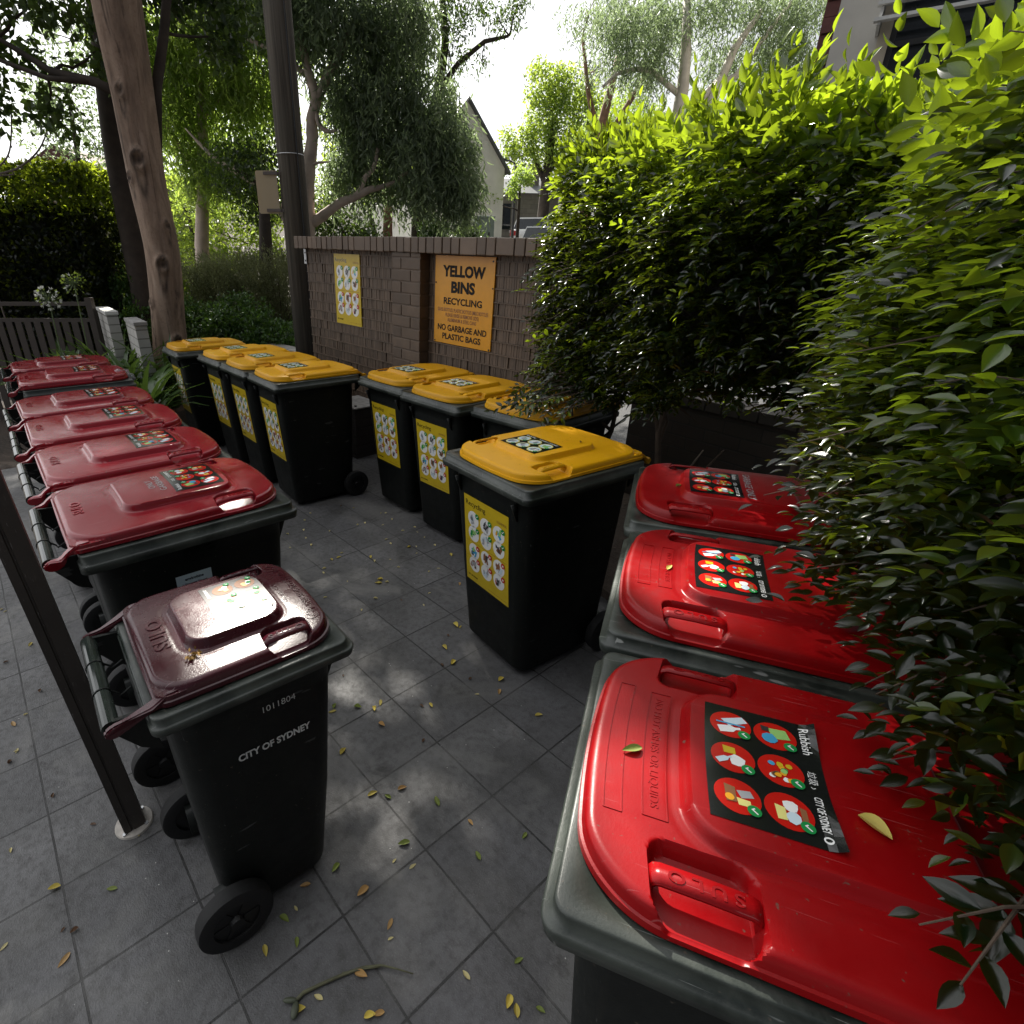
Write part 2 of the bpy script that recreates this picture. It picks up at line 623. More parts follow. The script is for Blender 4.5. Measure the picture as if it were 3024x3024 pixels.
def letter_mesh(name, items, fn, mat):
    """raised letters: items = (text, u, v, height, rotation, bold, align, width)"""
    Vs, Fs, b = [], [], 0
    for (t, u, v, h, a, bold, align, width, th) in items:
        vv, ff = text2d(t, bold, 0.5)
        k = h / 0.72
        w = vv[:, 0].max() * k
        sx = width / w if width else 1.0
        w = w * sx
        off = {'l': 0, 'c': -w / 2, 'r': -w}[align]
        x, y = vv[:, 0] * k * sx + off, vv[:, 1] * k
        c, d = math.cos(a), math.sin(a)
        U, V2 = u + c * x - d * y, v + d * x + c * y
        Vs.append(fn(U, V2, (vv[:, 2] + 0.45) * th))
        Fs += [tuple(i + b for i in f) for f in ff]
        b += len(vv)
    return mesh_from(name, np.concatenate(Vs), Fs, mat)


# ================================================================ wheelie bins
def sstep(a, b, x):
    t = np.clip((x - a) / (b - a), 0, 1)
    return t * t * (3 - 2 * t)


def rrect(x, y, hx, hy, r):
    qx, qy = np.abs(x) - (hx - r), np.abs(y) - (hy - r)
    return np.hypot(np.maximum(qx, 0), np.maximum(qy, 0)) + np.minimum(np.maximum(qx, qy), 0) - r


class BinShape:
    def __init__(s, W, D, H, L, w, y0, pan, grip, bulge, r, crown=0.009, fl=1.0, arm=0.0):
        s.W, s.D, s.H, s.L, s.w, s.y0, s.pan, s.grip, s.bulge, s.r, s.crown = W, D, H, L, w, y0, pan, grip, bulge, r, crown
        s.fl, s.arm = fl, arm

    def height(s, x, yy):
        d = -rrect(x, yy - s.L / 2, s.w, s.L / 2, s.r)
        z = 0.034 + s.crown * (1 - (x / s.w) ** 2) * np.sin(np.pi * np.clip((yy + .1) / (s.L + .2), 0, 1))
        rr = 0.014
        e = np.clip(1 - d / rr, 0, 1)
        z = z - rr * 0.85 * (1 - np.sqrt(np.maximum(0, 1 - e * e)))
        px, py0, py1, pr, ph = s.pan
        sd = rrect(x, yy - (py0 + py1) / 2, px, (py1 - py0) / 2, pr)
        z = z + ph * sstep(0.0065, -0.0065, sd)
        # shallow ring groove round the panel
        z = z - 0.0008 * np.exp(-((sd - 0.018) / 0.006) ** 2)
        # two ribs behind the panel
        gx, gy, hx, hy, dep = s.grip
        for sg in (-1, 1):
            g = rrect(x - sg * gx, yy - gy, hx, hy, 0.022)
            k = sstep(0.0042, -0.0042, g)
            t = np.clip((sg * x - (gx - hx)) / (2 * hx), 0, 1)
            z = z * (1 - k) + k * (0.034 - dep * (0.75 + 0.5 * t))
        return z

    def F(s, x, yy, off=0.0):
        x, yy = np.asarray(x, float), np.asarray(yy, float)
        y = s.y0 + yy - s.bulge * (1 - (x / s.w) ** 2) * np.clip(1 - yy / s.L, 0, 1)
        return np.stack([x, y, s.H + 0.004 + s.height(x, yy) + off], -1)

    def body(s):
        W, D, H = s.W / 2, s.D, s.H
        q = s.fl
        rings = [(0.03, .115, D - .075, W - .085, .05), (0.045, .105, D - .065, W - .078, .055), (H - .50, .072, D - .048, W - .058, .06), (H - .12, .045, D - .036, W - .040, .06),
                 (H - .085 * q, .042, D - .035, W - .038, .06), (H - .082 * q, .012, D - .006, W - .008, .03), (H - .078 * q, .004, D - .001, W - .001, .028), (H - .046 * q, .0, D, W, .028), (H - .041 * q, .003, D - .003, W - .003, .028),
                 (H - .040 * q, .013, D - .006, W - .009, .026), (H - .0045, .014, D - .006, W - .009, .026), (H - .001, .0155, D - .0075, W - .0105, .025), (H, .019, D - .010, W - .013, .024),
                 (H, .060, D - .045, W - .050, .04), (H - .05, .062, D - .047, W - .052, .04)]
        n = 7
        vs, fs = [], []
        for z, yf, yb, hw, r in rings:
            cy, hy = (yf + yb) / 2, (yb - yf) / 2
            for cx, c2, a0 in ((1, 1, 0), (-1, 1, 90), (-1, -1, 180), (1, -1, 270)):
                for k in range(n):
                    a = R(a0 + 90 * k / (n - 1))
                    vs.append((cx * (hw - r) + r * math.cos(a), cy + c2 * (hy - r) + r * math.sin(a), z))
        m = 4 * n
        for i in range(len(rings) - 1):
            for k in range(m):
                a, b = i * m + k, i * m + (k + 1) % m
                fs.append((a, b, b + m, a + m))
        fs.append(tuple(reversed(range(m))))
        fs.append(tuple((len(rings) - 1) * m + k for k in range(m)))
        q = len(fs)
        mi = [1 if k // m >= 4 and k // m <= 12 else 0 for k in range(q - 2)] + [0, 0]
        mb = MB()
        mb.v, mb.f, mb.m = vs, fs, mi
        # gussets under the rim and the axle housing
        for sx in (-1, 1):
            x = sx * (W - .10)
            mb.prism([(.046, H - .16), (.014, H - .084), (.05, H - .084)], 'x', x - .005, x + .005, 0)
            x = sx * (W - .088)
            mb.box(x - .02, x + .02, D - .13, D - .04, .07, .16, 0)
        for k in range(0):
            y = .18 + k * (D - .30) / 2
            for sx in (-1, 1):
                mb.prism([(y - .004, H - .085), (y + .004, H - .085), (y + .004, H - .12), (y - .004, H - .12)], 'x', sx * (W - .045), sx * (W - .012), 0)
        return mb.mesh('body', [M_GREEN, M_RIM], smooth=True)

    def front(s, u, v, off=0.0):
        """point on the tapered front face; u across, v up from the floor"""
        u, v = np.asarray(u, float), np.asarray(v, float)
        t = np.clip((v - (s.H - .50)) / .38, -1, 1.2)
        y = .072 - (.072 - .045) * t
        y = np.where(v < s.H - .50, .072 + (s.H - .50 - v) * (.033 / (s.H - .545)), y)
        return np.stack([u, y - 0.0015 - off, v], -1)

    def side(s, u, v, off=0.0):
        """point on the -x side; u runs from the back to the front"""
        u, v = np.asarray(u, float), np.asarray(v, float)
        W = s.W / 2
        x = -(W - .058) - (v - (s.H - .50)) * (.018 / .38)
        return np.stack([x - 0.0015 - off, s.D / 2 - u, v], -1)

    def lid(s, nx, ny):
        ss = np.linspace(-1, 1, nx)
        tt = np.linspace(0, 1, ny)
        tt = tt + 0.0
        yy = s.L * (0.5 - 0.5 * np.cos(np.pi * tt)) * 0.35 + s.L * tt * 0.65
        yy[-1] = s.L; yy[0] = 0
        S, Y = np.meshgrid(np.sign(ss) * np.abs(ss) ** 0.92, yy)
        hw = np.where(Y < s.r, s.w - s.r + np.sqrt(np.maximum(0, s.r ** 2 - (s.r - Y) ** 2)), s.w)
        rb = 0.03
        yb = s.L - Y
        hw = np.where(yb < rb, hw - rb + np.sqrt(np.maximum(0, rb ** 2 - (rb - yb) ** 2)), hw)
        X = S * hw
        P = s.F(X, Y).reshape(-1, 3)
        vs = [tuple(p) for p in P]
        fs = []
        for j in range(ny - 1):
            for i in range(nx - 1):
                a = j * nx + i
                fs.append((a, a + 1, a + nx + 1, a + nx))
        # skirt
        loop = [i for i in range(nx)] + [j * nx + nx - 1 for j in range(1, ny)] + [(ny - 1) * nx + i for i in range(nx - 2, -1, -1)] + [j * nx for j in range(ny - 2, 0, -1)]
        cx, cy = 0.0, s.y0 + s.L / 2
        prev = loop
        zb = s.H + 0.004
        for dz, out in ((0.012, 0.002), (0.0105, 0.006), (0.0, 0.007)):
            cur = []
            for k in loop:
                p = P[k]
                dx, dy = p[0] - cx, p[1] - cy
                l = math.hypot(dx / s.w, dy / (s.L / 2))
                ux, uy = (dx / s.w, dy / (s.L / 2))
                q = math.hypot(ux, uy) or 1
                cur.append(len(vs))
                vs.append((p[0] + out * ux / q, p[1] + out * uy / q, min(p[2] - 0.001, zb + dz)))
            n = len(loop)
            for k in range(n):
                fs.append((prev[k], cur[k], cur[(k + 1) % n], prev[(k + 1) % n]))
            prev = cur
        return vs, fs

    def lid_mesh(s, mat, nx=90, ny=120):
        vs, fs = s.lid(nx, ny)
        mb = MB()
        mb.add(vs, fs)
        # hinge arms
        H, L = s.H, s.y0 + s.L
        for sx in (-1, 1):
            x0, x1 = sx * (s.w - .030), sx * (s.w - .003)
            e = s.arm
            prof = [(L - .05, H + .006), (L - .05, H + .030), (L - .015, H + .028), (L + .012, H + .012), (L + .06 + e, H - .004), (L + .085 + e, H - .006), (L + .100 + e, H - .014), (L + .103 + e, H - .024), (L + .097 + e, H - .034), (L + .085 + e, H - .037), (L + .07 + e, H - .033), (L + .052 + e, H - .022), (L + .012, H + .001)]
            bm = bmesh.new()
            a = [bm.verts.new((x0, p[0], p[1])) for p in prof]
            b = [bm.verts.new((x1 - sx * .012 * (p[0] > L + .04), p[0], p[1])) for p in prof]
            bm.faces.new(a); bm.faces.new(list(reversed(b)))
            for k in range(len(prof)):
                k2 = (k + 1) % len(prof)
                bm.faces.new((a[k], b[k], b[k2], a[k2]))
            bmesh.ops.recalc_face_normals(bm, faces=bm.faces)
            bmesh.ops.bevel(bm, geom=bm.edges[:], offset=.0035, segments=2, affect='EDGES')
            bm.verts.index_update()
            mb.add([v.co.copy() for v in bm.verts], [[v.index for v in f.verts] for f in bm.faces])
            bm.free()
        me = mb.mesh('lid', [mat], smooth=True)
        me.set_sharp_from_angle(angle=R(42))
        return me

    def grip_mesh(s, mat):
        gx, gy, hx, hy, dep = s.grip
        meshes = []
        for sg in (-1, 1):
            mb = MB()
            zt, zb = 0.0375, 0.034 - dep * 1.05
            y0, y1 = gy - hy - .004, gy + hy + .004
            path = [(y0 + .003, zb), (y0 + .003, zt - .010), (y0 + .006, zt - .003), (y0 + .013, zt), (gy, zt + .001), (y1 - .013, zt), (y1 - .006, zt - .003), (y1 - .003, zt - .010), (y1 - .003, zb)]
            hwid, th = .0125, .0036
            vs, fs = [], []
            for k, (y, z) in enumerate(path):
                a = path[max(k - 1, 0)]; b = path[min(k + 1, len(path) - 1)]
                ty, tz = b[0] - a[0], b[1] - a[1]
                l = math.hypot(ty, tz)
                ny_, nz_ = -tz / l, ty / l
                for dx, dn in ((-hwid, th), (hwid, th), (hwid, -th), (-hwid, -th)):
                    tilt = 0.25 * sg * dx
                    f0 = s.F(sg * gx + dx, y)
                    base = f0[1] - 0  # follows the bulge of the lid
                    vs.append((sg * gx + dx, base + ny_ * dn, s.H + .004 + z + nz_ * dn - tilt))
            for k in range(len(path) - 1):
                for c in range(4):
                    a, b = k * 4 + c, k * 4 + (c + 1) % 4
                    fs.append((a, b, b + 4, a + 4))
            bm = bmesh.new()
            bv = [bm.verts.new(v) for v in vs]
            for f in fs:
                bm.faces.new([bv[i] for i in f])
            bmesh.ops.recalc_face_normals(bm, faces=bm.faces)
            sharp = [e for e in bm.edges if len(e.link_faces) == 2 and e.calc_face_angle(0) > 1.0]
            bmesh.ops.bevel(bm, geom=sharp, offset=.0016, segments=2, affect='EDGES')
            me = bpy.data.meshes.new('grip')
            bm.to_mesh(me); bm.free()
            me.materials.append(mat)
            me.polygons.foreach_set('use_smooth', np.ones(len(me.polygons), dtype=bool))
            meshes.append(me)
        return meshes

    def handle_mesh(s):
        mb = MB()
        H, L = s.H, s.y0 + s.L
        hw = s.w - .036
        yb, zb = L + .088 + s.arm, H - .022
        mb.cyl((-hw - .002, yb, zb), (hw + .002, yb, zb), .0175, n=18, mi=0)
        for x in (-.33 * hw, .33 * hw):
            mb.cyl((x - .0015, yb, zb), (x + .0015, yb, zb), .0195, n=18, mi=1)
            pts = [(x, yb - .016, zb + .004), (x, yb - .03, zb - .010), (x, (yb + s.D) / 2, zb - .018), (x, s.D + .005, zb - .004)]
            mb.tube(pts, [.0025] * 4, 6, 1)
        for sx in (-1, 1):
            x = sx * (hw - .004)
            mb.prism([(s.D - .01, H - .06), (s.D - .01, H - .015), (yb - .01, H - .008), (yb + .012, H - .016), (yb + .012, H - .036), (yb - .005, H - .044), (s.D + .02, H - .10), (s.D - .02, H - .13)], 'x', x - .005, x + .005, 1)
        mb.cyl((-hw, s.D - .012, H - .012), (hw, s.D - .012, H - .012), .010, n=12, mi=0)
        return mb.mesh('handle', [M_BAR, M_GREEN], smooth=False)

    def wheel_meshes(s):
        out = []
        r, t = .10, .045
        for sx in (-1, 1):
            mb = MB()
            x0 = sx * (s.W / 2 - .045)
            prof = [(-.5, .062), (-.5, .09), (-.42, .098), (-.2, .1), (.2, .1), (.42, .098), (.5, .09), (.5, .062)]
            n = 36
            vs, fs = [], []
            for q, rr in prof:
                for k in range(n):
                    a = 2 * math.pi * k / n
                    vs.append((x0 + q * t, s.D - .07 + rr * math.cos(a), .101 + rr * math.sin(a)))
            for i in range(len(prof)):
                for k in range(n):
                    a, b = i * n + k, i * n + (k + 1) % n
                    c = ((i + 1) % len(prof)) * n
                    fs.append((a, b, c + (k + 1) % n, c + k))
            mb.add(vs, fs)
            tyre = mb.mesh('tyre', [M_TYRE], smooth=True)
            tyre.set_sharp_from_angle(angle=R(40))
            hb = MB()
            c = (s.D - .07, .101)
            hb.cyl((x0 - t * .34, c[0], c[1]), (x0 + t * .34, c[0], c[1]), .063, n=28)
            hb.cyl((x0 + sx * t * .3, c[0], c[1]), (x0 + sx * t * .62, c[0], c[1]), .022, .017, n=16)
            for k in range(6):
                a = k * math.pi / 3
                Mx = Matrix.Translation((x0 + sx * t * .30, c[0], c[1])) @ Matrix.Rotation(a, 4, 'X')
                hb.box(-.004, .004, .016, .06, -.006, .006, M=Mx)
            hub = hb.mesh('hub', [M_BLACKP])
            out.append((tyre, hub))
        ax = MB()
        ax.cyl((-s.W / 2 + .06, s.D - .07, .101), (s.W / 2 - .06, s.D - .07, .101), .011, n=10)
        return out, ax.mesh('axle', [M_BLACKP])


SH240 = BinShape(.57, .655, .945, .612, .252, .048, (.145, .130, .455, .05, .021), (.206, .143, .047, .060, .026), .024, .105, fl=.70, arm=-.030)
SH120 = BinShape(.48, .465, .855, .398, .205, .040, (.115, .092, .310, .045, .022), (.166, .108, .040, .052, .024), .014, .075, fl=.50)
_bm = {}


def cached(key, fn):
    if key not in _bm:
        _bm[key] = fn()
    return _bm[key]


def make_bin(label, group, xy, facing, sh, key, lidmat, fine=False, name='wheelie_bin'):
    root = thing(name, label, 'wheelie bin', (xy[0], xy[1], 0), R(facing + 90), group)
    link('body', cached((key, 'body'), sh.body), root)
    lid = link('lid', cached((key, lidmat.name, fine), lambda: sh.lid_mesh(lidmat, *((170, 210) if fine else (100, 130)))), root)
    for me in cached((key, lidmat.name, 'grip'), lambda: sh.grip_mesh(lidmat)):
        link('grip', me, lid)
    link('handle', cached((key, 'handle'), sh.handle_mesh), root)
    wh, ax = cached((key, 'wheel'), sh.wheel_meshes)
    for ty, hub in wh:
        w = link('wheel', ty, root)
        link('hub', hub, w)
    link('axle', ax, root)
    return root, lid


# ---- artwork of the council stickers
def rubbish_art(sh, u0, u1, v0, v1, curl=False):
    def fn(u, v, o):
        p = sh.F(u, v, o + 0.0009)
        if curl:
            e = np.clip((v - (v1 - .022)) / .022, 0, 1) ** 2 * np.clip((np.abs(u - (u0 + u1) / 2) / ((u1 - u0) / 2) - .25) / .75, 0, 1)
            p = p.copy()
            p[..., 2] += 0.010 * e
        return p
    random.seed(3)
    st = Flat(fn)
    st.sheet(u0, u1, v0, v1, BLK, 20, 16)
    w, h = u1 - u0, v1 - v0
    pic = Flat(fn)
    r = h * .19
    for j in range(2):
        for i in range(3):
            cu, cv = u0 + w * (.19 + .31 * i), v0 + h * (.24 + .40 * j)
            pic.disc(cu, cv, r, RED, 1, 28)
            k = j * 3 + i
            if k == 0:
                pic.boxy(cu - r * .35, cv + r * .2, r * .28, r * .6, DOVE, 2, .5); pic.bottle(cu + r * .35, cv - r * .05, r * .25, r * .55, WHT, 2, .3); pic.rect(cu - r * .08, cu + r * .02, cv - r * .7, cv + r * .7, BLU, 3)
            elif k == 1:
                pic.boxy(cu - r * .45, cv - r * .15, r * .25, r * .3, YEL, 2); pic.bag(cu + r * .2, cv + r * .2, r * .42, WHT); pic.bottle(cu + r * .25, cv - r * .4, r * .16, r * .4, DOVE, 3, .6)
            elif k == 2:
                pic.boxy(cu - r * .2, cv + r * .35, r * .22, r * .32, GRY, 2, .3); pic.boxy(cu - r * .05, cv - r * .3, r * .5, r * .25, BRN, 3); pic.disc(cu + r * .2, cv - r * .35, r * .2, ORG, 4); pic.boxy(cu + r * .3, cv + r * .25, r * .2, r * .3, LYEL, 2)
            elif k == 3:
                pic.boxy(cu - r * .2, cv + r * .2, r * .4, r * .45, LIME, 2, .2); pic.bag(cu + r * .3, cv - r * .25, r * .4, BLU, 3); pic.boxy(cu - r * .4, cv - r * .45, r * .2, r * .2, DRK, 3)
            elif k == 4:
                for q in range(14):
                    pic.bag(cu + r * random.uniform(-.6, .6), cv + r * random.uniform(-.5, .5), r * .17, random.choice([LIME, ORG, WHT, BLU, BRN, GRN, YEL, DRK]), 2 + q * .12)
            else:
                pic.bag(cu - r * .3, cv + r * .1, r * .35, WHT); pic.boxy(cu + r * .2, cv - r * .35, r * .4, r * .22, LYEL, 3); pic.bag(cu + r * .35, cv + r * .15, r * .35, DOVE, 4); pic.boxy(cu, cv + r * .6, r * .4, r * .14, BRN, 2)
            pic.tick(cu + r * .66, cv + r * .62, r * .30, GRN, 5)
    let = Flat(fn)
    let.text('Rubbish', u0 + w * .05, v0 + h * .865, h * .085, WHT, 1, .005)
    let.text('\u5783\u573e \u203a', u0 + w * .44, v0 + h * .865, h * .06, WHT, 1)
    let.text('CITY OF SYDNEY', u0 + w * .64, v0 + h * .87, h * .062, WHT, 1, .02, width=w * .25)
    let.disc(u0 + w * .935, v0 + h * .895, h * .035, WHT, 1)
    let.disc(u0 + w * .935, v0 + h * .895, h * .016, BLK, 2, ry=h * .024)
    return st, pic, let


def recycle_lid_art(sh, u0, u1, v0, v1):
    fn = lambda u, v, o: sh.F(u, v, o + 0.0009)
    random.seed(5)
    st = Flat(fn)
    st.sheet(u0, u1, v0, v1, BLK, 12, 10)
    w, h = u1 - u0, v1 - v0
    pic = Flat(fn)
    r = h * .19
    for j in range(2):
        for i in range(3):
            cu, cv = u0 + w * (.19 + .31 * i), v0 + h * (.24 + .40 * j)
            pic.disc(cu, cv, r, LYEL, 1, 22)
            pic.disc(cu, cv, r * .82, DOVE, 2, 22)
            for q in range(4):
                (pic.bottle if q % 2 else pic.boxy)(cu + r * random.uniform(-.45, .45), cv + r * random.uniform(-.25, .25), r * .2, r * .4, random.choice([GRY, DRK, LIME, WHT, GRY]), 3 + q * .2, random.uniform(-.6, .6))
            pic.tick(cu + r * .82, cv - r * .6, r * .28, GRN, 5)
    let = Flat(fn)
    let.text('Recycling', u0 + w * .04, v0 + h * .88, h * .075, WHT, 1, .005)
    let.text('\u53ef\u56de\u6536\u7269 \u203a', u0 + w * .42, v0 + h * .88, h * .055, WHT, 1)
    let.text('CITY OF SYDNEY', u0 + w * .66, v0 + h * .88, h * .055, WHT, 1, .02, width=w * .27)
    return st, pic, let


def poster_art(fn, w, h, step=0.0005):
    """yellow recycling sheet: twelve round pictures, ticks and crosses"""
    random.seed(11)
    st = Flat(fn, step)
    st.sheet(-w / 2, w / 2, 0, h, YEL, 8, 12)
    pic = Flat(fn, step)
    r = w * .125
    rows = [h * .755, h * .59, h * .385, h * .225]
    for j, cv in enumerate(rows):
        for i in range(3):
            cu = w * (-.29 + .29 * i)
            pic.disc(cu, cv, r, WHT, 1, 24, ry=r * 1.02)
            pal = [[GRY, DRK, DOVE], [DRK, GRY, BRN], [LIME, BLU, RED, ORG], [GRN, DRK, LIME], [GRY, DOVE, GRY], [BRN, DRK, BRN], [BLU, DRK, LIME], [BRN, DRK, RED, GRY], [GRY, BRN, DOVE], [DRK, BRN, GRY], [GRY, DOVE, GRY], [DRK, RED, GRY]][j * 3 + i]
            for q in range(6):
                (pic.bottle if (q + j) % 2 else pic.boxy)(cu + r * random.uniform(-.5, .4), cv + r * random.uniform(-.35, .35), r * random.uniform(.12, .25), r * random.uniform(.2, .5), random.choice(pal), 2 + q * .15, random.uniform(-.5, .5))
            pic.tick(cu + r * .78, cv + r * .62, r * .34, GRN if j < 2 else RED, 4)
    pic.rect(-w * .46, w * .46, h * .486, h * .489, BRN, 1)
    pic.rect(-w * .46, w * .46, h * .305, h * .3065, BRN, 1)
    let = Flat(fn, step)
    let.text('Recycling', -w * .46, h * .895, h * .055, BLK, 1, .006, width=w * .46)
    let.text('\u53ef\u56de\u6536\u7269\u54c1', w * .46, h * .875, h * .022, BRN, 1, align='r')
    let.text('CITY OF SYDNEY', -w * .46, h * .055, h * .022, BLK, 1, .02, width=w * .24)
    let.text('cityofsydney.nsw.gov.au/waste', w * .46, h * .035, h * .009, BRN, 1, align='r', width=w * .42)
    return st, pic, let


def attach(root, key, art, name='sticker'):
    st, pic, let = cached(key, lambda: tuple(a.mesh(n, STK) if a.f else None for a, n in zip(art(), (name, 'picture', 'lettering'))))
    s = link(name, st, root)
    link('pictures', pic, s)
    link('lettering', let, s)
    return s


def sulo_marks(sh, mat, back=True):
    its = []
    gx, gy = sh.grip[0], sh.grip[1]
    fn = lambda u, v, o: sh.F(u, v, o)
    if back:
        its.append(('SULO', 0.0, sh.L - .062, .030, math.pi * 0, .02, 'c', .105, .0022))
    return letter_mesh('embossed_mark', its, fn, mat)


def grip_marks(sh, mat):
    """SULO along the top of each grip bar"""
    out = []
    gx, gy = sh.grip[0], sh.grip[1]
    for sg in (-1, 1):
        vv, ff = text2d('S U L O', .02, 0.5)
        k = .013 / .72
        sx = .085 / (vv[:, 0].max() * k)
        x, y = vv[:, 0] * k * sx - .0425, vv[:, 1] * k - .0065
        P = sh.F(sg * gx + y, gy - x)
        P[:, 2] = sh.H + .004 + .0375 + .0042 + (vv[:, 2] + .4) * .0012 - 0.25 * sg * y
        P[:, 0] = sg * gx + y
        out.append(mesh_from('grip_mark', P, ff, mat))
    return out


def outline_frame(mb, fn, u0, u1, v0, v1, t=.0016, h=.0012):
    """thin raised frame line on a lid"""
    for a, b in (((u0, v0), (u1, v0)), ((u1, v0), (u1, v1)), ((u1, v1), (u0, v1)), ((u0, v1), (u0, v0))):
        n = 8
        for k in range(n):
            p = [a[i] + (b[i] - a[i]) * k / n for i in (0, 1)]
            q = [a[i] + (b[i] - a[i]) * (k + 1) / n for i in (0, 1)]
            dx, dy = b[0] - a[0], b[1] - a[1]
            l = math.hypot(dx, dy)
            nx_, ny_ = -dy / l * t / 2, dx / l * t / 2
            us = [p[0] - nx_, p[0] + nx_, q[0] + nx_, q[0] - nx_]
            vs_ = [p[1] - ny_, p[1] + ny_, q[1] + ny_, q[1] - ny_]
            lo = fn(us, vs_, -.001)
            hi = fn(us, vs_, h)
            mb.add(list(lo) + list(hi), [(4, 5, 6, 7), (0, 1, 5, 4), (1, 2, 6, 5), (2, 3, 7, 6), (3, 0, 4, 7)])

# ================================================================ ground, paving, road
def smooth(a, b, x):
    t = min(1.0, max(0.0, (x - a) / (b - a)))
    return t * t * (3 - 2 * t)


def gz(x, y):
    z = -0.03
    z += 0.13 * max(0.0, y - 15.0)
    z += 0.95 * smooth(7.8, 11.5, y) * smooth(-6.6, -4.4, x) * (1 - smooth(0.5, 3.0, x)) * (1 - smooth(15, 20, y))
    z += -0.45 * smooth(-4.5, -8.0, x)
    return z


def sheet(name, xs, ys, fz, mat, keep=None):
    vs = [(x, y, fz(x, y)) for y in ys for x in xs]
    n = len(xs)
    fs = []
    for j in range(len(ys) - 1):
        for i in range(n - 1):
            if keep is None or keep((xs[i] + xs[i + 1]) / 2, (ys[j] + ys[j + 1]) / 2):
                a = j * n + i
                fs.append((a, a + 1, a + n + 1, a + n))
    o = link(name, mesh_from(name, vs, fs, mat, smooth=True))
    return tag(o, kind='structure')


# tiles: 300 mm square, dark grey, with fine joints
def tile_material():
    m, nt, b = new_mat('paving_tiles')
    tc = nt.nodes.new('ShaderNodeTexCoord')
    v = tc.outputs['Object']
    br = nt.nodes.new('ShaderNodeTexBrick')
    br.offset = 0.0
    br.squash = 1.0
    br.inputs['Scale'].default_value = 1.0
    br.inputs['Brick Width'].default_value = 0.30
    br.inputs['Row Height'].default_value = 0.30
    br.inputs['Mortar Size'].default_value = 0.0036
    br.inputs['Mortar Smooth'].default_value = 0.25
    br.inputs['Bias'].default_value = 0.0
    br.inputs['Color1'].default_value = (0.100, 0.099, 0.103, 1)
    br.inputs['Color2'].default_value = (0.140, 0.138, 0.139, 1)
    br.inputs['Mortar'].default_value = (0.007, 0.0065, 0.006, 1)
    nt.links.new(v, br.inputs['Vector'])
    n1 = noise(nt, v, 3.2, 6, 0.62, 0.3)
    n2 = noise(nt, v, 38.0, 6, 0.65)
    n3 = noise(nt, v, 210.0, 3, 0.6)
    c = mixc(nt, ramp(nt, n1, [(0.38, 0.0), (0.66, 0.85)]), br.outputs['Color'], (0.058, 0.057, 0.056))
    c = mixc(nt, ramp(nt, n2, [(0.46, 0.0), (0.66, 0.55)]), c, (0.050, 0.048, 0.045))
    c = mixc(nt, ramp(nt, n3, [(0.55, 0.0), (0.75, 0.35)]), c, (0.22, 0.22, 0.21))
    n7 = noise(nt, v, 1.1, 4, 0.6, 1.5)
    c = mixc(nt, ramp(nt, n7, [(0.50, 0.0), (0.64, 0.6)]), c, (0.19, 0.185, 0.175))
    n8 = noise(nt, v, 7.0, 5, 0.7, 0.4)
    c = mixc(nt, ramp(nt, n8, [(0.58, 0.0), (0.70, 0.7)]), c, (0.034, 0.032, 0.030))
    vo = nt.nodes.new('ShaderNodeTexVoronoi')
    vo.inputs['Scale'].default_value = 26.0
    vo.inputs['Randomness'].default_value = 1.0
    nt.links.new(v, vo.inputs['Vector'])
    spk = ramp(nt, vo.outputs['Distance'], [(0.035, 1.0), (0.055, 0.0)])
    spk2 = nt.nodes.new('ShaderNodeMath'); spk2.operation = 'MULTIPLY'
    nt.links.new(spk, spk2.inputs[0])
    nt.links.new(ramp(nt, noise(nt, v, 2.0, 2), [(0.52, 0.0), (0.56, 0.9)]), spk2.inputs[1])
    c = mixc(nt, spk2.outputs[0], c, (0.55, 0.54, 0.50))
    nt.links.new(c, b.inputs['Base Color'])
    nt.links.new(ramp(nt, n2, [(0.3, 0.42), (0.7, 0.66)]), b.inputs['Roughness'])
    b.inputs['Specular IOR Level'].default_value = 0.42
    hs = N(nt, 'ShaderNodeMath', operation='MULTIPLY_ADD')
    nt.links.new(br.outputs['Fac'], hs.inputs[0])
    hs.inputs[1].default_value = -1.6
    sm = N(nt, 'ShaderNodeMath', operation='ADD')
    nt.links.new(noise(nt, v, 75.0, 5, 0.7), sm.inputs[0])
    nt.links.new(n3, sm.inputs[1])
    nt.links.new(sm.outputs[0], hs.inputs[2])
    bump(nt, b, hs.outputs[0], 0.55, 0.0030)
    return m


M_TILE = tile_material()
TILE_O = (-0.133, 2.192)
TILE_A = -50.38


def tile_xy(u, v):
    c, s = math.cos(R(TILE_A)), math.sin(R(TILE_A))
    return TILE_O[0] + c * u - s * v, TILE_O[1] + s * u + c * v


pv = MB()
pv.prism([(-4.2, -9.0), (9.0, -9.0), (9.0, 1.55), (-4.2, 1.55)], 'z', -0.12, 0.0)
tag(pv.build('paving', [M_TILE], loc=(TILE_O[0], TILE_O[1], 0), rot=(0, 0, R(TILE_A))), kind='structure')


def soil_material(name, c0, c1, c2):
    m, nt, b = new_mat(name)
    v = coords(nt, rnd=False)
    n1 = noise(nt, v, 1.3, 5, 0.6)
    n2 = noise(nt, v, 28.0, 5, 0.7)
    c = mixc(nt, ramp(nt, n1, [(0.4, 0.0), (0.65, 1.0)]), c0, c1)
    c = mixc(nt, ramp(nt, n2, [(0.5, 0.0), (0.7, 0.8)]), c, c2)
    nt.links.new(c, b.inputs['Base Color'])
    b.inputs['Roughness'].default_value = 0.95
    bump(nt, b, n2, 0.9, 0.02)
    return m


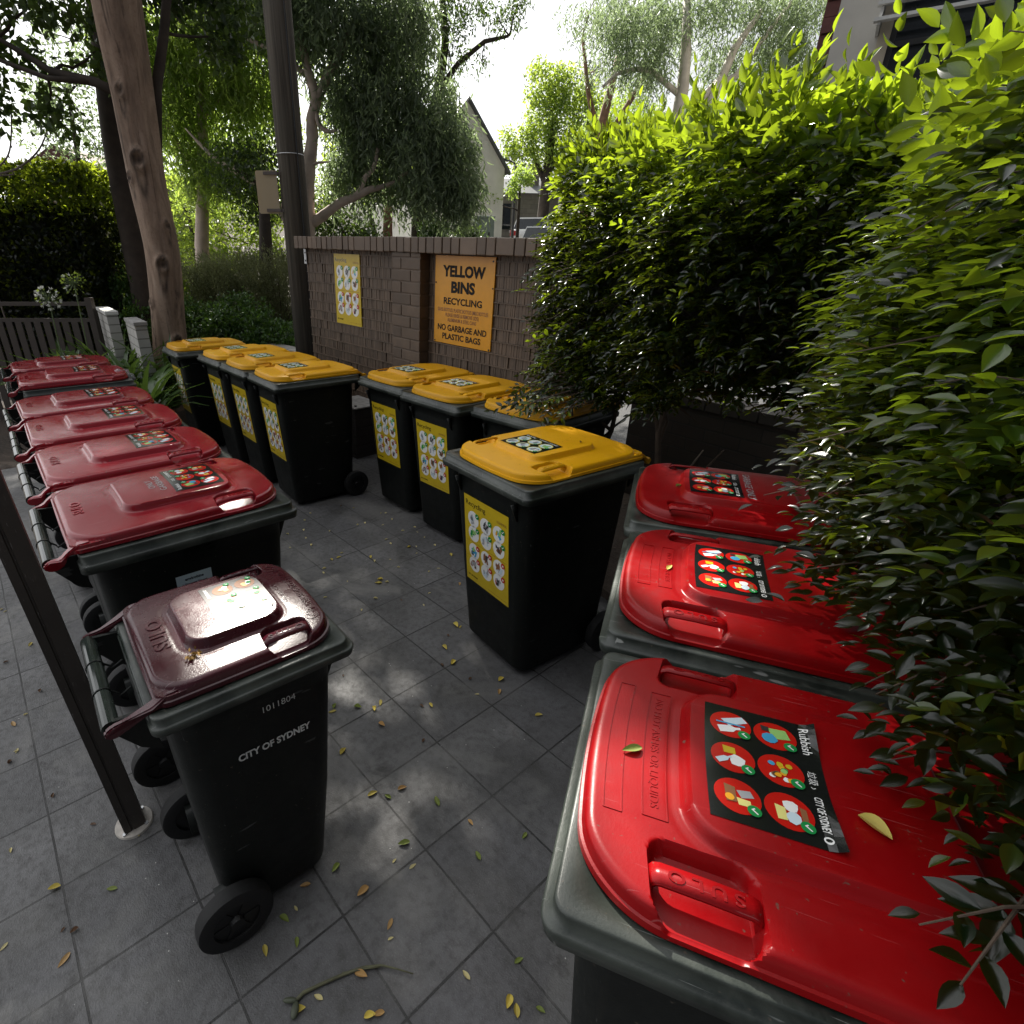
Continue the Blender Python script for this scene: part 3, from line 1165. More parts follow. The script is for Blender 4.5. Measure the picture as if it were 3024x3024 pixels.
M_SOIL = soil_material('mulch', (0.022, 0.015, 0.010), (0.045, 0.030, 0.020), (0.085, 0.058, 0.040))
M_ROAD = soil_material('asphalt', (0.055, 0.055, 0.056), (0.075, 0.074, 0.072), (0.11, 0.11, 0.108))
M_ROAD.node_tree.nodes['Principled BSDF'].inputs['Roughness'].default_value = 0.8

gx_ = list(np.concatenate([np.linspace(-60, -12, 13), np.linspace(-11, 11, 56), np.linspace(12, 60, 13)]))
gy_ = list(np.concatenate([np.linspace(-14, 0, 8), np.linspace(0.5, 22, 54), np.linspace(23, 110, 24)]))


def in_pave(x, y, pad=0.0):
    c, s = math.cos(R(-TILE_A)), math.sin(R(-TILE_A))
    dx, dy = x - TILE_O[0], y - TILE_O[1]
    u, v = c * dx - s * dy, s * dx + c * dy
    return -4.2 + pad < u < 9.0 - pad and -9.0 + pad < v < 1.55 - pad


sheet('ground', gx_, gy_, lambda x, y: gz(x, y) - (0.30 if in_pave(x, y, .45) else 0.0), M_SOIL)


def road_keep(x, y):
    # the street lies beyond the garden edge to the right and climbs away from the camera
    return (x - 1.95) * 0.84 + (y - 3.9) * 0.54 > 0.0 and x > -0.2 + 0.09 * y


sheet('road', list(np.linspace(0, 40, 81)), list(np.linspace(-8, 75, 167)), lambda x, y: gz(x, y) + 0.045, M_ROAD, road_keep)

M_KERB = plain('kerb_concrete', (0.20, 0.19, 0.17), 0.8, var=0.2, bmp=0.4)
# soil of the bed the hedge grows in
bed = MB()
bed.prism([(0.66, 3.05), (1.05, 2.35), (1.60, 1.95), (1.75, 1.2), (1.35, 0.1), (1.4, -1.6), (2.6, -1.6), (3.2, 2.0), (1.8, 4.4), (1.05, 3.7)], 'z', -0.02, 0.05)
tag(bed.build('garden_bed', [M_SOIL]), kind='structure')

# grass on the bank behind the pole
M_GRASS = leaf_mat('grass_blades', (0.05, 0.11, 0.012), (0.12, 0.22, 0.03), (0.25, 0.42, 0.05), 0.4, 0.5)
n_g = 9000
gp = np.stack([rng.uniform(-5.2, -1.6, n_g), rng.uniform(8.6, 10.6, n_g), np.zeros(n_g)], 1)
gp[:, 2] = [gz(a, b_) for a, b_ in gp[:, :2]]
gd = rng.normal(size=(n_g, 3)) * .35 + np.array([0, 0, 1.0])
tag(leaves('grass', gp, gd, rdir(n_g), rng.uniform(.05, .12, n_g), .008, T_DIA, M_GRASS), kind='stuff')

# ================================================================ the wall behind the yellow bins
T3 = Vector((-0.6602, 0.7498, 0.0322)).normalized()
NW = Vector((0.7505, 0.6608, 0.0))
NW = (NW - T3 * NW.dot(T3)).normalized()
UP = T3.cross(NW) * -1
if UP.z < 0:
    UP = -UP
WO = Vector((2.2402, 1.9725, 0.0))
WALL_M = Matrix((-T3, NW, UP)).transposed().to_4x4()
WALL_M.translation = WO
M_WALL = plain('painted_brick', (0.098, 0.066, 0.043), 0.6, var=0.16, scale=9, bmp=0.35)
M_WALLC = plain('painted_brick_coping', (0.115, 0.080, 0.055), 0.6, var=0.18, scale=7, bmp=0.3)


island_var(M_WALL, .22)
island_var(M_WALLC, .20)


def at_wall(o):
    o.matrix_world = WALL_M
    return o


wall = tag(link('brick_wall', None), 'low brown painted brick wall with soldier course top behind the yellow bins', 'wall')
at_wall(wall)
random.seed(21)
AL, AR = -5.36, -2.0
cp = MB()
a = AL
while a < AR:
    w = .086 * random.uniform(.97, 1.03)
    if random.random() < .12:
        w *= 1.9
    dz, dy = random.uniform(-.003, .003), random.uniform(-.003, .003)
    cp.box(a, a + w - .009, -.105 + dy, .135, 1.638 + random.uniform(-.003, .003), 1.742 + dz, bev=.006)
    a += w
cp.box(AL + .01, AR - .01, -.095, .125, 1.645, 1.735)
cp.build('coping', [M_WALLC], wall)
core = MB()
core.box(AL + .03, AR, .015, .11, -.25, 1.637)
core.build('core', [M_WALL], wall)
pan = MB()
for (p0, p1) in ((AL + .03, -3.835), (-3.475, AR)):
    z = -.2
    row = 0
    while z < 1.63:
        zt = min(z + .077, 1.637)
        a = p0
        while a < p1:
            w = random.uniform(.016, .030)
            b = min(a + w, p1)
            d = random.choice([0, .001, .002, .004, .006]) if random.random() < .94 else .012
            x0, x1 = a + .0010, b - .0016
            if x1 - x0 > .003:
                y = .004 + d * .7
                pan.add([(x0, y, z), (x1, y + random.uniform(-.0008, .0008), z), (x1, y, zt), (x0, y + random.uniform(-.0008, .0008), zt), (x0, .03, z), (x1, .03, z), (x1, .03, zt), (x0, .03, zt)],
                        [(0, 1, 2, 3), (0, 3, 7, 4), (1, 5, 6, 2), (3, 2, 6, 7), (0, 4, 5, 1)])
            a = b
        pan.box(p0, p1, -.0035, .03, zt + .0005, zt + .0085)
        z += .086
        row += 1
pan.build('ribbed_panel', [M_WALL], wall)
pil = MB()
z, row = -.2, 0
while z < 1.63:
    cuts = [-3.83, -3.83 + .230, -3.48] if row % 2 else [-3.83, -3.83 + .115, -3.48]
    for c0, c1 in zip(cuts, cuts[1:]):
        dy = random.uniform(-.002, .002)
        pil.box(c0 + .001, c1 - .006, -.085 + dy, .012, z, min(z + .077, 1.636), bev=.004)
    pil.box(-3.826, -3.488, -.079, .012, z + .076, min(z + .087, 1.634))
    z += .086
    row += 1
pil.build('pilaster', [M_WALL], wall)

# signs fixed to the wall
def wall_fn(y0):
    return lambda u, v, o: np.stack([u, y0 - o, v], -1)


ps = tag(link('recycling_poster', None), 'tall yellow recycling sheet with twelve round pictures stuck on the brick wall', 'poster')
at_wall(ps)
_w, _h = .414, .602
st, pic, let = poster_art(lambda u, v, o: np.stack([u - 4.61, -.004 - o, v + 1.002], -1), _w, _h, 0.0008)
bk = MB(); bk.box(-4.61 - _w / 2, -4.61 + _w / 2, -.0038, .010, 1.002, 1.604)
bk.build('backing', [S_YEL], ps)
for a_, n_ in ((st, 'sheet'), (pic, 'pictures'), (let, 'lettering')):
    link(n_, a_.mesh(n_, STK), ps)

sg = tag(link('yellow_sign', None), 'orange yellow metal sign reading YELLOW BINS RECYCLING screwed to the brick wall', 'sign')
at_wall(sg)
M_SIGN = plain('sign_enamel', (0.60, 0.265, 0.004), 0.40, var=0.07, scale=14, bmp=0.05)
sb = MB(); sb.box(-3.398, -2.790, -.008, .004, 1.009, 1.627, bev=.002)
sb.build('plate', [M_SIGN], sg)
f = Flat(lambda u, v, o: np.stack([u - 3.094, -.0088 - o, v + 1.009], -1), 0.0008)
SH = .618
for txt, v, h, w in (('YELLOW', .480, .072, .435), ('BINS', .372, .074, .245), ('RECYCLING', .288, .046, .40), ('NO GARBAGE AND', .098, .043, .52), ('PLASTIC BAGS', .035, .043, .41)):
    f.text(txt, 0, v, h, BLK, 1, .045 if h > .06 else .026, 'c', w)
for txt, v, h, w in (('GLASS BOTTLES, PLASTIC BOTTLES (MILK BOTTLES', .234, .026, .53), ('PLEASE RINSE & REMOVE LIDS)', .199, .026, .35), ('ALUMINIUM & STEEL CANS', .164, .026, .305)):
    f.text(txt, 0, v, h, BRN, 1, .012, 'c', w)
link('lettering', f.mesh('lettering', [M_LETTERD if m_ is S_BLK else m_ for m_ in STK]), sg)
scw = MB()
for u, v in ((-3.385, 1.44), (-2.80, 1.43), (-3.385, 1.02), (-2.803, 1.02), (-2.81, 1.60)):
    scw.cyl((u, -.008, v), (u, -.0115, v), .006, n=10)
scw.build('screw', [M_BLACKP], sg)

M_GALV = plain('galvanised_steel', (0.52, 0.53, 0.54), 0.4, 0.6, var=0.15, scale=30)
br = tag(link('steel_bracket', None), 'small bright steel bracket under the coping at the left end of the wall', 'bracket')
at_wall(br)
bb = MB(); bb.box(-5.352, -5.308, -.012, -.004, 1.50, 1.635, bev=.002); bb.box(-5.352, -5.344, -.012, .10, 1.50, 1.635, bev=.002)
bb.build('angle', [M_GALV], br)
bl = MB(); bl.cyl((-5.322, -.0125, 1.60), (-5.322, -.016, 1.60), .008, n=8); bl.cyl((-5.322, -.0125, 1.53), (-5.322, -.016, 1.53), .008, n=8)
bl.build('bolt', [M_BLACKP], br)

# dark block with a bolted plate at the foot of the wall
M_BLOCK = plain('dark_painted_block', (0.040, 0.034, 0.030), 0.7, var=0.2, bmp=0.3)
blk = tag(link('masonry_block', None), 'dark brick stub with bolted pale plate between the two groups of yellow bins', 'block')
at_wall(blk)
b1 = MB()
for k in range(6):
    b1.box(-4.50, -4.12, -.30, .002, -.18 + k * .086, -.18 + k * .086 + .078, bev=.004)
b1.box(-4.495, -4.125, -.295, .001, -.18, .33)
b1.build('stub', [M_BLOCK], blk)
b2 = MB(); b2.box(-4.51, -4.11, -.31, .0, .338, .352, bev=.003)
pl = b2.build('plate', [plain('weathered_plate', (0.26, 0.25, 0.235), 0.6, var=0.3, scale=20)], blk)
b3 = MB()
for u in (-4.44, -4.17):
    b3.cyl((u, -.26, .352), (u, -.26, .362), .012, n=6)
b3.build('bolt', [M_BLACKP], pl)

# ================================================================ bins
GL, GY, GM, GR = 'red lidded bins in the left row', 'yellow lidded bins in a row beside the tree', 'yellow lidded bins in front of the brick wall', 'red lidded bins under the hedge'
left = [((-0.630, 1.922), 38.0, 'red lidded bin with bright rubbish sticker, nearest of the left row, beside the burgundy bin'),
        ((-0.984, 2.375), 38.4, 'red lidded bin second in the left row with clearly embossed mark at its hinge'),
        ((-1.338, 2.828), 37.6, 'red lidded bin third in the left row, a crumb of litter beside its grip'),
        ((-1.692, 3.281), 38.6, 'red lidded bin fourth in the left row with torn sticker before the gap'),
        ((-2.216, 4.033), 36.0, 'red lidded bin with clear plastic bag poking out of its front'),
        ((-2.610, 4.530), 37.5, 'red lidded bin farthest in the left row, by the slat fence')]
su, sv = .112, (.150, .300)
for i, (xy, fa, lab) in enumerate(left):
    b_, lid = make_bin(lab, GL, xy, fa, SH240, 'b240', M_REDF, fine=(i == 0))
    link('embossed_mark', cached('sulo_back', lambda: sulo_marks(SH240, M_REDF)), lid)
    for me_ in cached('sulo_grip_f', lambda: grip_marks(SH240, M_REDF)):
        link('grip_mark', me_, lid)
    attach(b_, 'rubbish', lambda: rubbish_art(SH240, -su, su, *sv))
    if i == 0:
        its = [('SULO', 0, .66, .032, 0, .03, 'c', .135, .002)]
        link('side_mark', letter_mesh('side_mark', [('SULO', -.006, .842, .022, 0, .03, 'c', .10, .002), ('AUSTRALIA', -.006, .824, .009, 0, 0, 'c', .10, .0012)], SH240.side, M_GREEN), b_)
        lb = Flat(SH240.side)
        lb.rect(-.092, .018, .70, .782, DOVE, 1)
        lbl = link('address_label', lb.mesh('address_label', STK), b_)
        lt = Flat(SH240.side)
        lt.text('envirobins', -.037, .760, .010, BLK, 2, .03, 'c')
        lt.text('1 Stewart Street', -.037, .742, .0085, BLK, 2, .015, 'c')
        lt.text('GLEBE', -.037, .726, .008, BLK, 2, .01, 'c')
        link('lettering', lt.mesh('lettering', STK), lbl)
        gb = Flat(lambda u, v, o: SH240.F(u, v, o + .0009))
        gb.text('GARBAGE', 0, .318, .020, GRY, 1, .0, 'c', .15)
        gb.text('ONLY', 0, .345, .020, GRY, 1, .0, 'c', .08)
        link('painted_lettering', gb.mesh('painted_lettering', STK), lid)

# burgundy food scraps bin
mar, mlid = make_bin('small burgundy lidded bin marked CITY OF SYDNEY standing by itself beside the brown post', None, (-0.325, 1.262), 36.5, SH120, 'b120', M_MAR, fine=True)
link('embossed_mark', letter_mesh('embossed_mark', [('SULO', 0.0, SH120.L - .062, .034, 0, .03, 'c', .13, .0024), ('\u2191 THIS SIDE TO ROAD \u2191', 0, .018, .016, 0, .01, 'c', .24, .0018),
                                                     ('NO HOT ASHES', 0, .060, .009, 0, 0, 'c', .10, .001)], SH120.F, M_MAR), mlid)
for me_ in grip_marks(SH120, M_MAR):
    link('grip_mark', me_, mlid)
ic = MB()
for sx in (-1, 1):
    u0, v0, r_ = sx * .135, .035, .017
    for k in range(20):
        a0, a1 = 2 * math.pi * k / 20, 2 * math.pi * (k + 1) / 20
        us = [u0 + r * math.cos(a) for r, a in ((r_, a0), (r_, a1), (r_ * .84, a1), (r_ * .84, a0))]
        vs_ = [v0 + r * math.sin(a) for r, a in ((r_, a0), (r_, a1), (r_ * .84, a1), (r_ * .84, a0))]
        lo, hi = SH120.F(us, vs_, -.001), SH120.F(us, vs_, .0013)
        ic.add(list(lo) + list(hi), [(4, 5, 6, 7), (0, 1, 5, 4), (1, 2, 6, 5), (2, 3, 7, 6), (3, 0, 4, 7)])
    us = [u0 - r_ * .7, u0 - r_ * .55, u0 + r_ * .7, u0 + r_ * .55]
    vs_ = [v0 - r_ * .55, v0 - r_ * .7, v0 + r_ * .55, v0 + r_ * .7]
    lo, hi = SH120.F(us, vs_, -.001), SH120.F(us, vs_, .0013)
    ic.add(list(lo) + list(hi), [(4, 5, 6, 7), (0, 1, 5, 4), (1, 2, 6, 5), (2, 3, 7, 6), (3, 0, 4, 7)])
link('embossed_symbol', ic.mesh('embossed_symbol', [M_MAR]), mlid)


def scraps_art():
    sh = SH120
    fn = lambda u, v, o: sh.F(u, v, o + .0008)
    random.seed(2)
    u0, u1, v0, v1 = -.098, .098, .098, .235
    st = Flat(fn); st.sheet(u0, u1, v0, v1, DRK, 14, 10)
    pic = Flat(fn); let = Flat(fn)
    w, h = u1 - u0, v1 - v0
    for j in range(2):
        for i in range(3):
            cu, cv, r = u0 + w * (.19 + .31 * i), v0 + h * (.24 + .40 * j), h * .18
            pic.disc(cu, cv, r, BRN, 1, 22)
            for q in range(5):
                pic.bag(cu + r * random.uniform(-.5, .5), cv + r * random.uniform(-.4, .4), r * .3, random.choice([LYEL, LIME, ORG, WHT, GRN]), 2 + q * .15)
            pic.tick(cu + r * .8, cv - r * .6, r * .3, GRN, 5)
    let.text('Food scraps recycling', u0 + w * .04, v0 + h * .87, h * .085, WHT, 1, .005, 'l', w * .60)
    let.text('CITY OF SYDNEY', u0 + w * .70, v0 + h * .88, h * .055, WHT, 1, .02, width=w * .25)
    return st, pic, let


attach(mar, 'scraps', scraps_art)
link('lettering', (lambda F_: F_.mesh('lettering', [M_LETTER if k == WHT else (M_RIM if k == GRY else m_) for k, m_ in enumerate(STK)]))((lambda F_: (F_.text('CITY OF SYDNEY', .015, .612, .021, WHT, 1, .035, 'c', .182), F_.text('1011804', .036, .728, .019, WHT, 1, -.004, 'c', .080), F_)[-1])(Flat(SH120.side))), mar)

# yellow lidded bins
YA = [((-1.215, 3.850), -143.8, 'yellow lidded bin nearest of the row of four, its dark flank in full view'),
      ((-1.570, 4.297), -142.5, 'yellow lidded bin second from the near end of the row beside the tree'),
      ((-1.925, 4.745), -141.6, 'yellow lidded bin third from the near end of the row beside the tree'),
      ((-2.470, 5.240), -143.4, 'yellow lidded bin set a little apart against the foot of the leaning tree')]
YM = [((-0.372, 3.700), -142.6, 'yellow lidded bin by the dark brick stub, left end of its group of three'),
      ((-0.040, 3.228), -141.4, 'yellow lidded bin directly below the YELLOW BINS sign, middle of its group of three'),
      ((0.392, 2.830), -139.0, 'yellow lidded bin half covered by hedge leaves, behind the front yellow bin')]


def yellow_bin(xy, fa, lab, grp, poster=True, fine=False):
    b_, lid = make_bin(lab, grp, xy, fa, SH240, 'b240', M_YEL, fine=fine)
    for me_ in cached('sulo_grip_y', lambda: grip_marks(SH240, M_YEL)):
        link('grip_mark', me_, lid)
    attach(b_, 'recyc', lambda: recycle_lid_art(SH240, -.105, .105, .150, .300), 'sticker')
    attach(b_, 'poster', lambda: poster_art(lambda u, v, o: SH240.front(u - .012, v + .355, o), .300, .430), 'front_poster')
    return b_, lid


for xy, fa, lab in YA:
    yellow_bin(xy, fa, lab, GY)
for xy, fa, lab in YM:
    yellow_bin(xy, fa, lab, GM)
b_, lid = yellow_bin((0.183, 2.002), -148.0, 'yellow lidded bin out in front by itself, turned towards the camera, grubby lid', None, fine=True)

# red lidded bins under the hedge
RD = [((0.243, 0.673), 157.2, 'bright red lidded bin closest to the camera, embossed NO HOT ASHES OR LIQUIDS'),
      ((0.481, 1.238), 156.4, 'bright red lidded bin in the middle of the row under the hedge'),
      ((0.712, 1.806), 157.6, 'dark shaded red lidded bin painted GARBAGE ONLY, far end of the hedge row')]
for i, (xy, fa, lab) in enumerate(RD):
    b_, lid = make_bin(lab, GR, xy, fa, SH240, 'b240', M_RED, fine=(i < 2))
    for me_ in cached('sulo_grip_r', lambda: grip_marks(SH240, M_RED)):
        link('grip_mark', me_, lid)
    attach(b_, 'rubbish_curl' if i == 0 else 'rubbish', lambda: rubbish_art(SH240, -su, su, *(sv if i else (.156, .306)), curl=(i == 0)))
    if i == 0:
        link('embossed_mark', letter_mesh('embossed_mark', [('NO HOT ASHES OR LIQUIDS', 0, .085, .0115, 0, .0, 'c', .225, .0009)], SH240.F, M_RED), lid)
        fr = MB()
        outline_frame(fr, SH240.F, -.128, .128, .075, .107)
        outline_frame(fr, SH240.F, -.135, .135, .024, .048)
        link('embossed_frame', fr.mesh('embossed_frame', [M_RED]), lid)
    if i == 1:
        link('embossed_mark', letter_mesh('embossed_mark', [('NO HOT ASHES', 0, .090, .010, 0, .0, 'c', .15, .001)], SH240.F, M_RED), lid)
        fr = MB()
        outline_frame(fr, SH240.F, -.105, .105, .030, .056)
        outline_frame(fr, SH240.F, -.105, .105, .075, .103)
        link('embossed_frame', fr.mesh('embossed_frame', [M_RED]), lid)
    if i == 2:
        gb = Flat(lambda u, v, o: SH240.F(u, v, o + .0009))
        gb.text('GARBAGE ONLY', 0, .312, .022, GRY, 1, .0, 'c', .235)
        link('painted_lettering', gb.mesh('painted_lettering', STK), lid)
    if i == 0:
        fl = Flat(SH240.front)
        fl.rect(-.16, .10, .30, .62, RED, 1)
        fl.rect(-.13, .07, .50, .60, WHT, 2)
        link('front_poster', fl.mesh('front_poster', STK), b_)

# ================================================================ foliage
L_HEDGE = leaf_mat('hedge_leaf', (0.004, 0.011, 0.004), (0.050, 0.098, 0.012), (0.60, 0.80, 0.03), 0.42, 0.23, 0.75, lowt=.14)  # colour range holds painted shade for the face, painted sun for the lime top
L_HEDGE2 = leaf_mat('lit_hedge_leaf', (0.004, 0.012, 0.004), (0.055, 0.11, 0.014), (0.66, 0.82, 0.05), 0.50, 0.35, 0.5, lowt=.10)  # near-black end paints the shaded face, lime end the sunlit top
L_GUM = leaf_mat('gum_leaf', (0.085, 0.120, 0.078), (0.185, 0.235, 0.150), (0.38, 0.50, 0.22), 0.42, 0.45)
L_GUMY = leaf_mat('yellow_gum_leaf', (0.085, 0.13, 0.035), (0.17, 0.23, 0.07), (0.52, 0.70, 0.12), 0.52, 0.45)
L_DARK = leaf_mat('dark_tree_leaf', (0.018, 0.035, 0.014), (0.050, 0.085, 0.028), (0.16, 0.26, 0.03), 0.30, 0.40)
L_MID = leaf_mat('mid_green_leaf', (0.05, 0.09, 0.025), (0.115, 0.17, 0.05), (0.56, 0.72, 0.09), 0.50, 0.42)
L_FEATHER = leaf_mat('feathery_leaf', (0.09, 0.11, 0.05), (0.19, 0.21, 0.10), (0.32, 0.34, 0.14), 0.30, 0.6)
L_BUSH = leaf_mat('bush_leaf', (0.022, 0.055, 0.014), (0.055, 0.12, 0.03), (0.16, 0.30, 0.03), 0.30, 0.30)
L_STRAP = leaf_mat('strap_leaf', (0.030, 0.065, 0.018), (0.07, 0.125, 0.035), (0.20, 0.32, 0.05), 0.28, 0.22)
M_BARK = plain('brown_twig', (0.075, 0.052, 0.036), 0.85, var=0.25, scale=14, bmp=0.5)
M_DARKB = plain('dark_bark', (0.045, 0.034, 0.026), 0.9, var=0.3, scale=9, bmp=0.6)
M_PALE = plain('pale_gum_bark', (0.50, 0.40, 0.34), 0.75, var=0.22, scale=5, bmp=0.3)
M_WHITEB = plain('white_gum_bark', (0.48, 0.44, 0.38), 0.7, var=0.2, scale=4, bmp=0.3)


def trunk_mat():
    m, nt, b = new_mat('scarred_bark')
    v = coords(nt, rnd=False)
    mp = N(nt, 'ShaderNodeMapping')
    mp.inputs['Scale'].default_value = (5, 5, 0.9)
    nt.links.new(v, mp.inputs['Vector'])
    n1 = noise(nt, mp.outputs['Vector'], 1.4, 6, 0.62, 0.8)
    n2 = noise(nt, v, 26.0, 5, 0.65)
    c = ramp(nt, n1, [(0.30, (0.11, 0.078, 0.058)), (0.45, (0.24, 0.165, 0.118)), (0.60, (0.33, 0.235, 0.172)), (0.75, (0.37, 0.29, 0.23))])
    c = mixc(nt, ramp(nt, n2, [(0.52, 0.0), (0.72, 0.5)]), c, (0.15, 0.085, 0.055))
    mp2 = N(nt, 'ShaderNodeMapping')
    mp2.inputs['Scale'].default_value = (13, 13, 0.9)
    nt.links.new(v, mp2.inputs['Vector'])
    n3 = noise(nt, mp2.outputs['Vector'], 1.0, 5, 0.7, 1.2)
    c = mixc(nt, ramp(nt, n3, [(0.56, 0.0), (0.66, 0.8)]), c, (0.055, 0.036, 0.026))
    at = N(nt, 'ShaderNodeAttribute', attribute_name='scar')
    c = mixc(nt, at.outputs['Fac'], c, (0.028, 0.020, 0.016))
    nt.links.new(c, b.inputs['Base Color'])
    b.inputs['Roughness'].default_value = 0.85
    bump(nt, b, n2, 0.5, 0.006)
    return m


M_TRUNK = trunk_mat()


def trunk_surface(name, path, rads, mat, parent, seg=56, per=26, amp=0.06, knots=()):
    """trunk with furrows and healed branch scars, one mesh; knots = (height, angle, size)"""
    P = [Vector(p) for p in path]
    pts, rr = [], []
    for i in range(len(P) - 1):
        p0, p1, p2, p3 = P[max(i - 1, 0)], P[i], P[i + 1], P[min(i + 2, len(P) - 1)]
        for k in range(per):
            t = k / per
            q = 0.5 * ((2 * p1) + (-p0 + p2) * t + (2 * p0 - 5 * p1 + 4 * p2 - p3) * t * t + (-p0 + 3 * p1 - 3 * p2 + p3) * t ** 3)
            pts.append(q)
            rr.append(rads[i] * (1 - t) + rads[i + 1] * t)
    pts.append(P[-1]); rr.append(rads[-1])
    vs, sc = [], []
    for q, r in zip(pts, rr):
        for k in range(seg):
            a = 2 * math.pi * k / seg
            n = mnoise.noise(Vector((math.cos(a) * 1.6, math.sin(a) * 1.6, q.z * .55 + q.x)))
            n2 = mnoise.noise(Vector((math.cos(a) * 5, math.sin(a) * 5, q.z * 1.4)))
            d = amp * (n * 1.5 + .45 * n2)
            s = max(0.0, -n2 * 1.2 - .45)
            for (kz, ka, ks) in knots:
                da = (a - ka + math.pi) % (2 * math.pi) - math.pi
                dz = (q.z - kz)
                e = math.hypot(da * r, dz * .8) / ks
                if e < 3:
                    d += .45 * ks / r * math.exp(-((e - .75) / .32) ** 2) - .25 * ks / r * math.exp(-(e / .4) ** 2)
                    s += .9 * math.exp(-(e / .42) ** 2)
                el = math.hypot(da * r * 2.2, max(0, -dz) * .35 if dz < 0 else dz * 1.2) / ks
                s += .75 * math.exp(-((el - 1.25) / .28) ** 2)
            vs.append((q.x + r * (1 + d) * math.cos(a), q.y + r * (1 + d) * math.sin(a), q.z))
            sc.append(min(1.0, s))
    fs = []
    for i in range(len(pts) - 1):
        for k in range(seg):
            a, b = i * seg + k, i * seg + (k + 1) % seg
            fs.append((a, b, b + seg, a + seg))
    me = mesh_from(name, vs, fs, mat, smooth=True)
    at = me.attributes.new('scar', 'FLOAT', 'POINT')
    at.data.foreach_set('value', np.array(sc, dtype=np.float32))
    return link(name, me, parent)


def wiggle(p0, p1, n=6, amp=0.08):
    p0, p1 = Vector(p0), Vector(p1)
    L = (p1 - p0).length
    out = []
    for i in range(n + 1):
        t = i / n
        w = math.sin(math.pi * t) * amp * L
        out.append(p0.lerp(p1, t) + Vector((random.uniform(-w, w), random.uniform(-w, w), random.uniform(-w, w))))
    return out


def tree(name, label, base, trunk, branches, blobs, n_cl, per, spread, lmat, bmat, leaf=(.09, .05), hang=0.0, tpl=T_DIA, group=None, shell=.35, cat='tree', trunk_name='trunk', crown_name='crown'):
    """trunk = [(pos, r)], branches = [[(pos, r), ...]], blobs = [(centre, radii)] in world coordinates"""
    root = thing(name, label, cat, base, 0, group)
    B = Vector(base)
    if trunk or branches:
        mb = MB()
        for path in ([trunk] if trunk else []) + list(branches):
            mb.tube([Vector(p) - B for p, r in path], [r for p, r in path], 9)
        # limbs feeding each part of the crown
        src = [Vector(p) for path in ([trunk] if trunk else []) + list(branches) for p, r in path[len(path) // 2:]]
        for c, r in blobs:
            s = min(src, key=lambda q: (q - Vector(c)).length)
            r0 = min(.05, .02 + .008 * (s - Vector(c)).length)
            pts = wiggle(s, c, 5, .06)
            mb.tube([p - B for p in pts], [r0 * (1 - .75 * i / 5) for i in range(6)], 6)
            for k in range(4):
                d = Vector(rdir(1)[0]) * Vector(r).length * .45
                pts = wiggle(c, Vector(c) + d, 3, .08)
                mb.tube([p - B for p in pts], [.014, .011, .008, .004], 5)
        mb.build(trunk_name, [bmat], root, smooth=True)
    pts = clumps([b[0] for b in blobs], [b[1] for b in blobs], n_cl, per, spread, shell)
    n = len(pts)
    D = rdir(n)
    D[:, 2] -= hang
    Nn = rdir(n) + np.array([0, 0, .6])
    leaves(crown_name, pts - np.array(base), D, Nn, rng.uniform(.7, 1.25, n) * leaf[0], rng.uniform(.8, 1.2, n) * leaf[1], tpl, lmat, root)
    return root


def weeping(root, base, blobs, n_str, lmat, leaf=(.165, .034), length=(.30, .80)):
    """long hanging leaf strands over every part of the crown"""
    cs, rs = [b[0] for b in blobs], [b[1] for b in blobs]
    st = clumps(cs, rs, n_str, 1, .05, .3)
    n = len(st)
    k = 11
    ln = rng.uniform(length[0], length[1], n)
    side = rdir(n) * .35
    side[:, 2] = 0
    t = np.linspace(0, 1, k)[None, :, None]
    P = st[:, None, :] + side[:, None, :] * (t * ln[:, None, None]) + np.array([0, 0, -1.0]) * (t ** 1.4 * ln[:, None, None])
    P = P + rng.normal(size=P.shape) * .06
    P = P.reshape(-1, 3)
    D = rdir(len(P)) * .95 + np.array([0, 0, -1.0])
    rnd = np.clip(np.repeat(rng.random(n), k) * .6 + rng.random(len(P)) * .4, 0, 1)
    return leaves('crown', P - np.array(base), D, rdir(len(P)), rng.uniform(.7, 1.3, len(P)) * leaf[0], leaf[1], T_DIA, lmat, root, rnd=rnd)


# ---------------------------------------------------------------- hedge on the right
def frond_leaves(name, B, Dv, Up, ln, lf, parent, mat, wid=.44, young=None):
    """compound leaves: seven to nine glossy leaflets along each stalk"""
    n = len(B)
    Dv = unit(Dv)
    S = unit(np.cross(Dv, Up))
    Up = np.cross(S, Dv)
    P, D, Nn, L, rn = [], [], [], [], []
    base = rng.random(n)
    K = 9
    for k in range(K):
        t = (k + .6) / K
        sg = 1 if k % 2 else -1
        droop = -0.25 * t * t
        p = B + Dv * (ln * t)[:, None] + Up * (ln * droop)[:, None]
        if k == K - 1:
            d = Dv - Up * .25
        else:
            a = 0.95 - .25 * t
            d = Dv * math.cos(a) + S * (sg * math.sin(a)) - Up * .12
        d = d + rng.normal(size=(n, 3)) * .16
        P.append(p); D.append(d); Nn.append(Up + rng.normal(size=(n, 3)) * .28)
        L.append(np.broadcast_to(lf, (n,)) * (0.72 + .45 * math.sin(math.pi * min(1, t + .12))) * rng.uniform(.85, 1.15, n))
        lit_yg = np.zeros(n, bool) if young is None else young
        rn.append(np.where(lit_yg, .60 + .40 * rng.random(n), base * .34 + rng.random(n) * .14))  # sunlit top painted into the leaf tone, together with lime new growth
    P, D, Nn, L, rn = [np.concatenate(q) for q in (P, D, Nn, L, rn)]
    keep = rng.random(len(P)) < .93
    return leaves(name, P[keep], D[keep], Nn[keep], L[keep], L[keep] * wid, T_FINE, mat, parent, rnd=rn[keep])


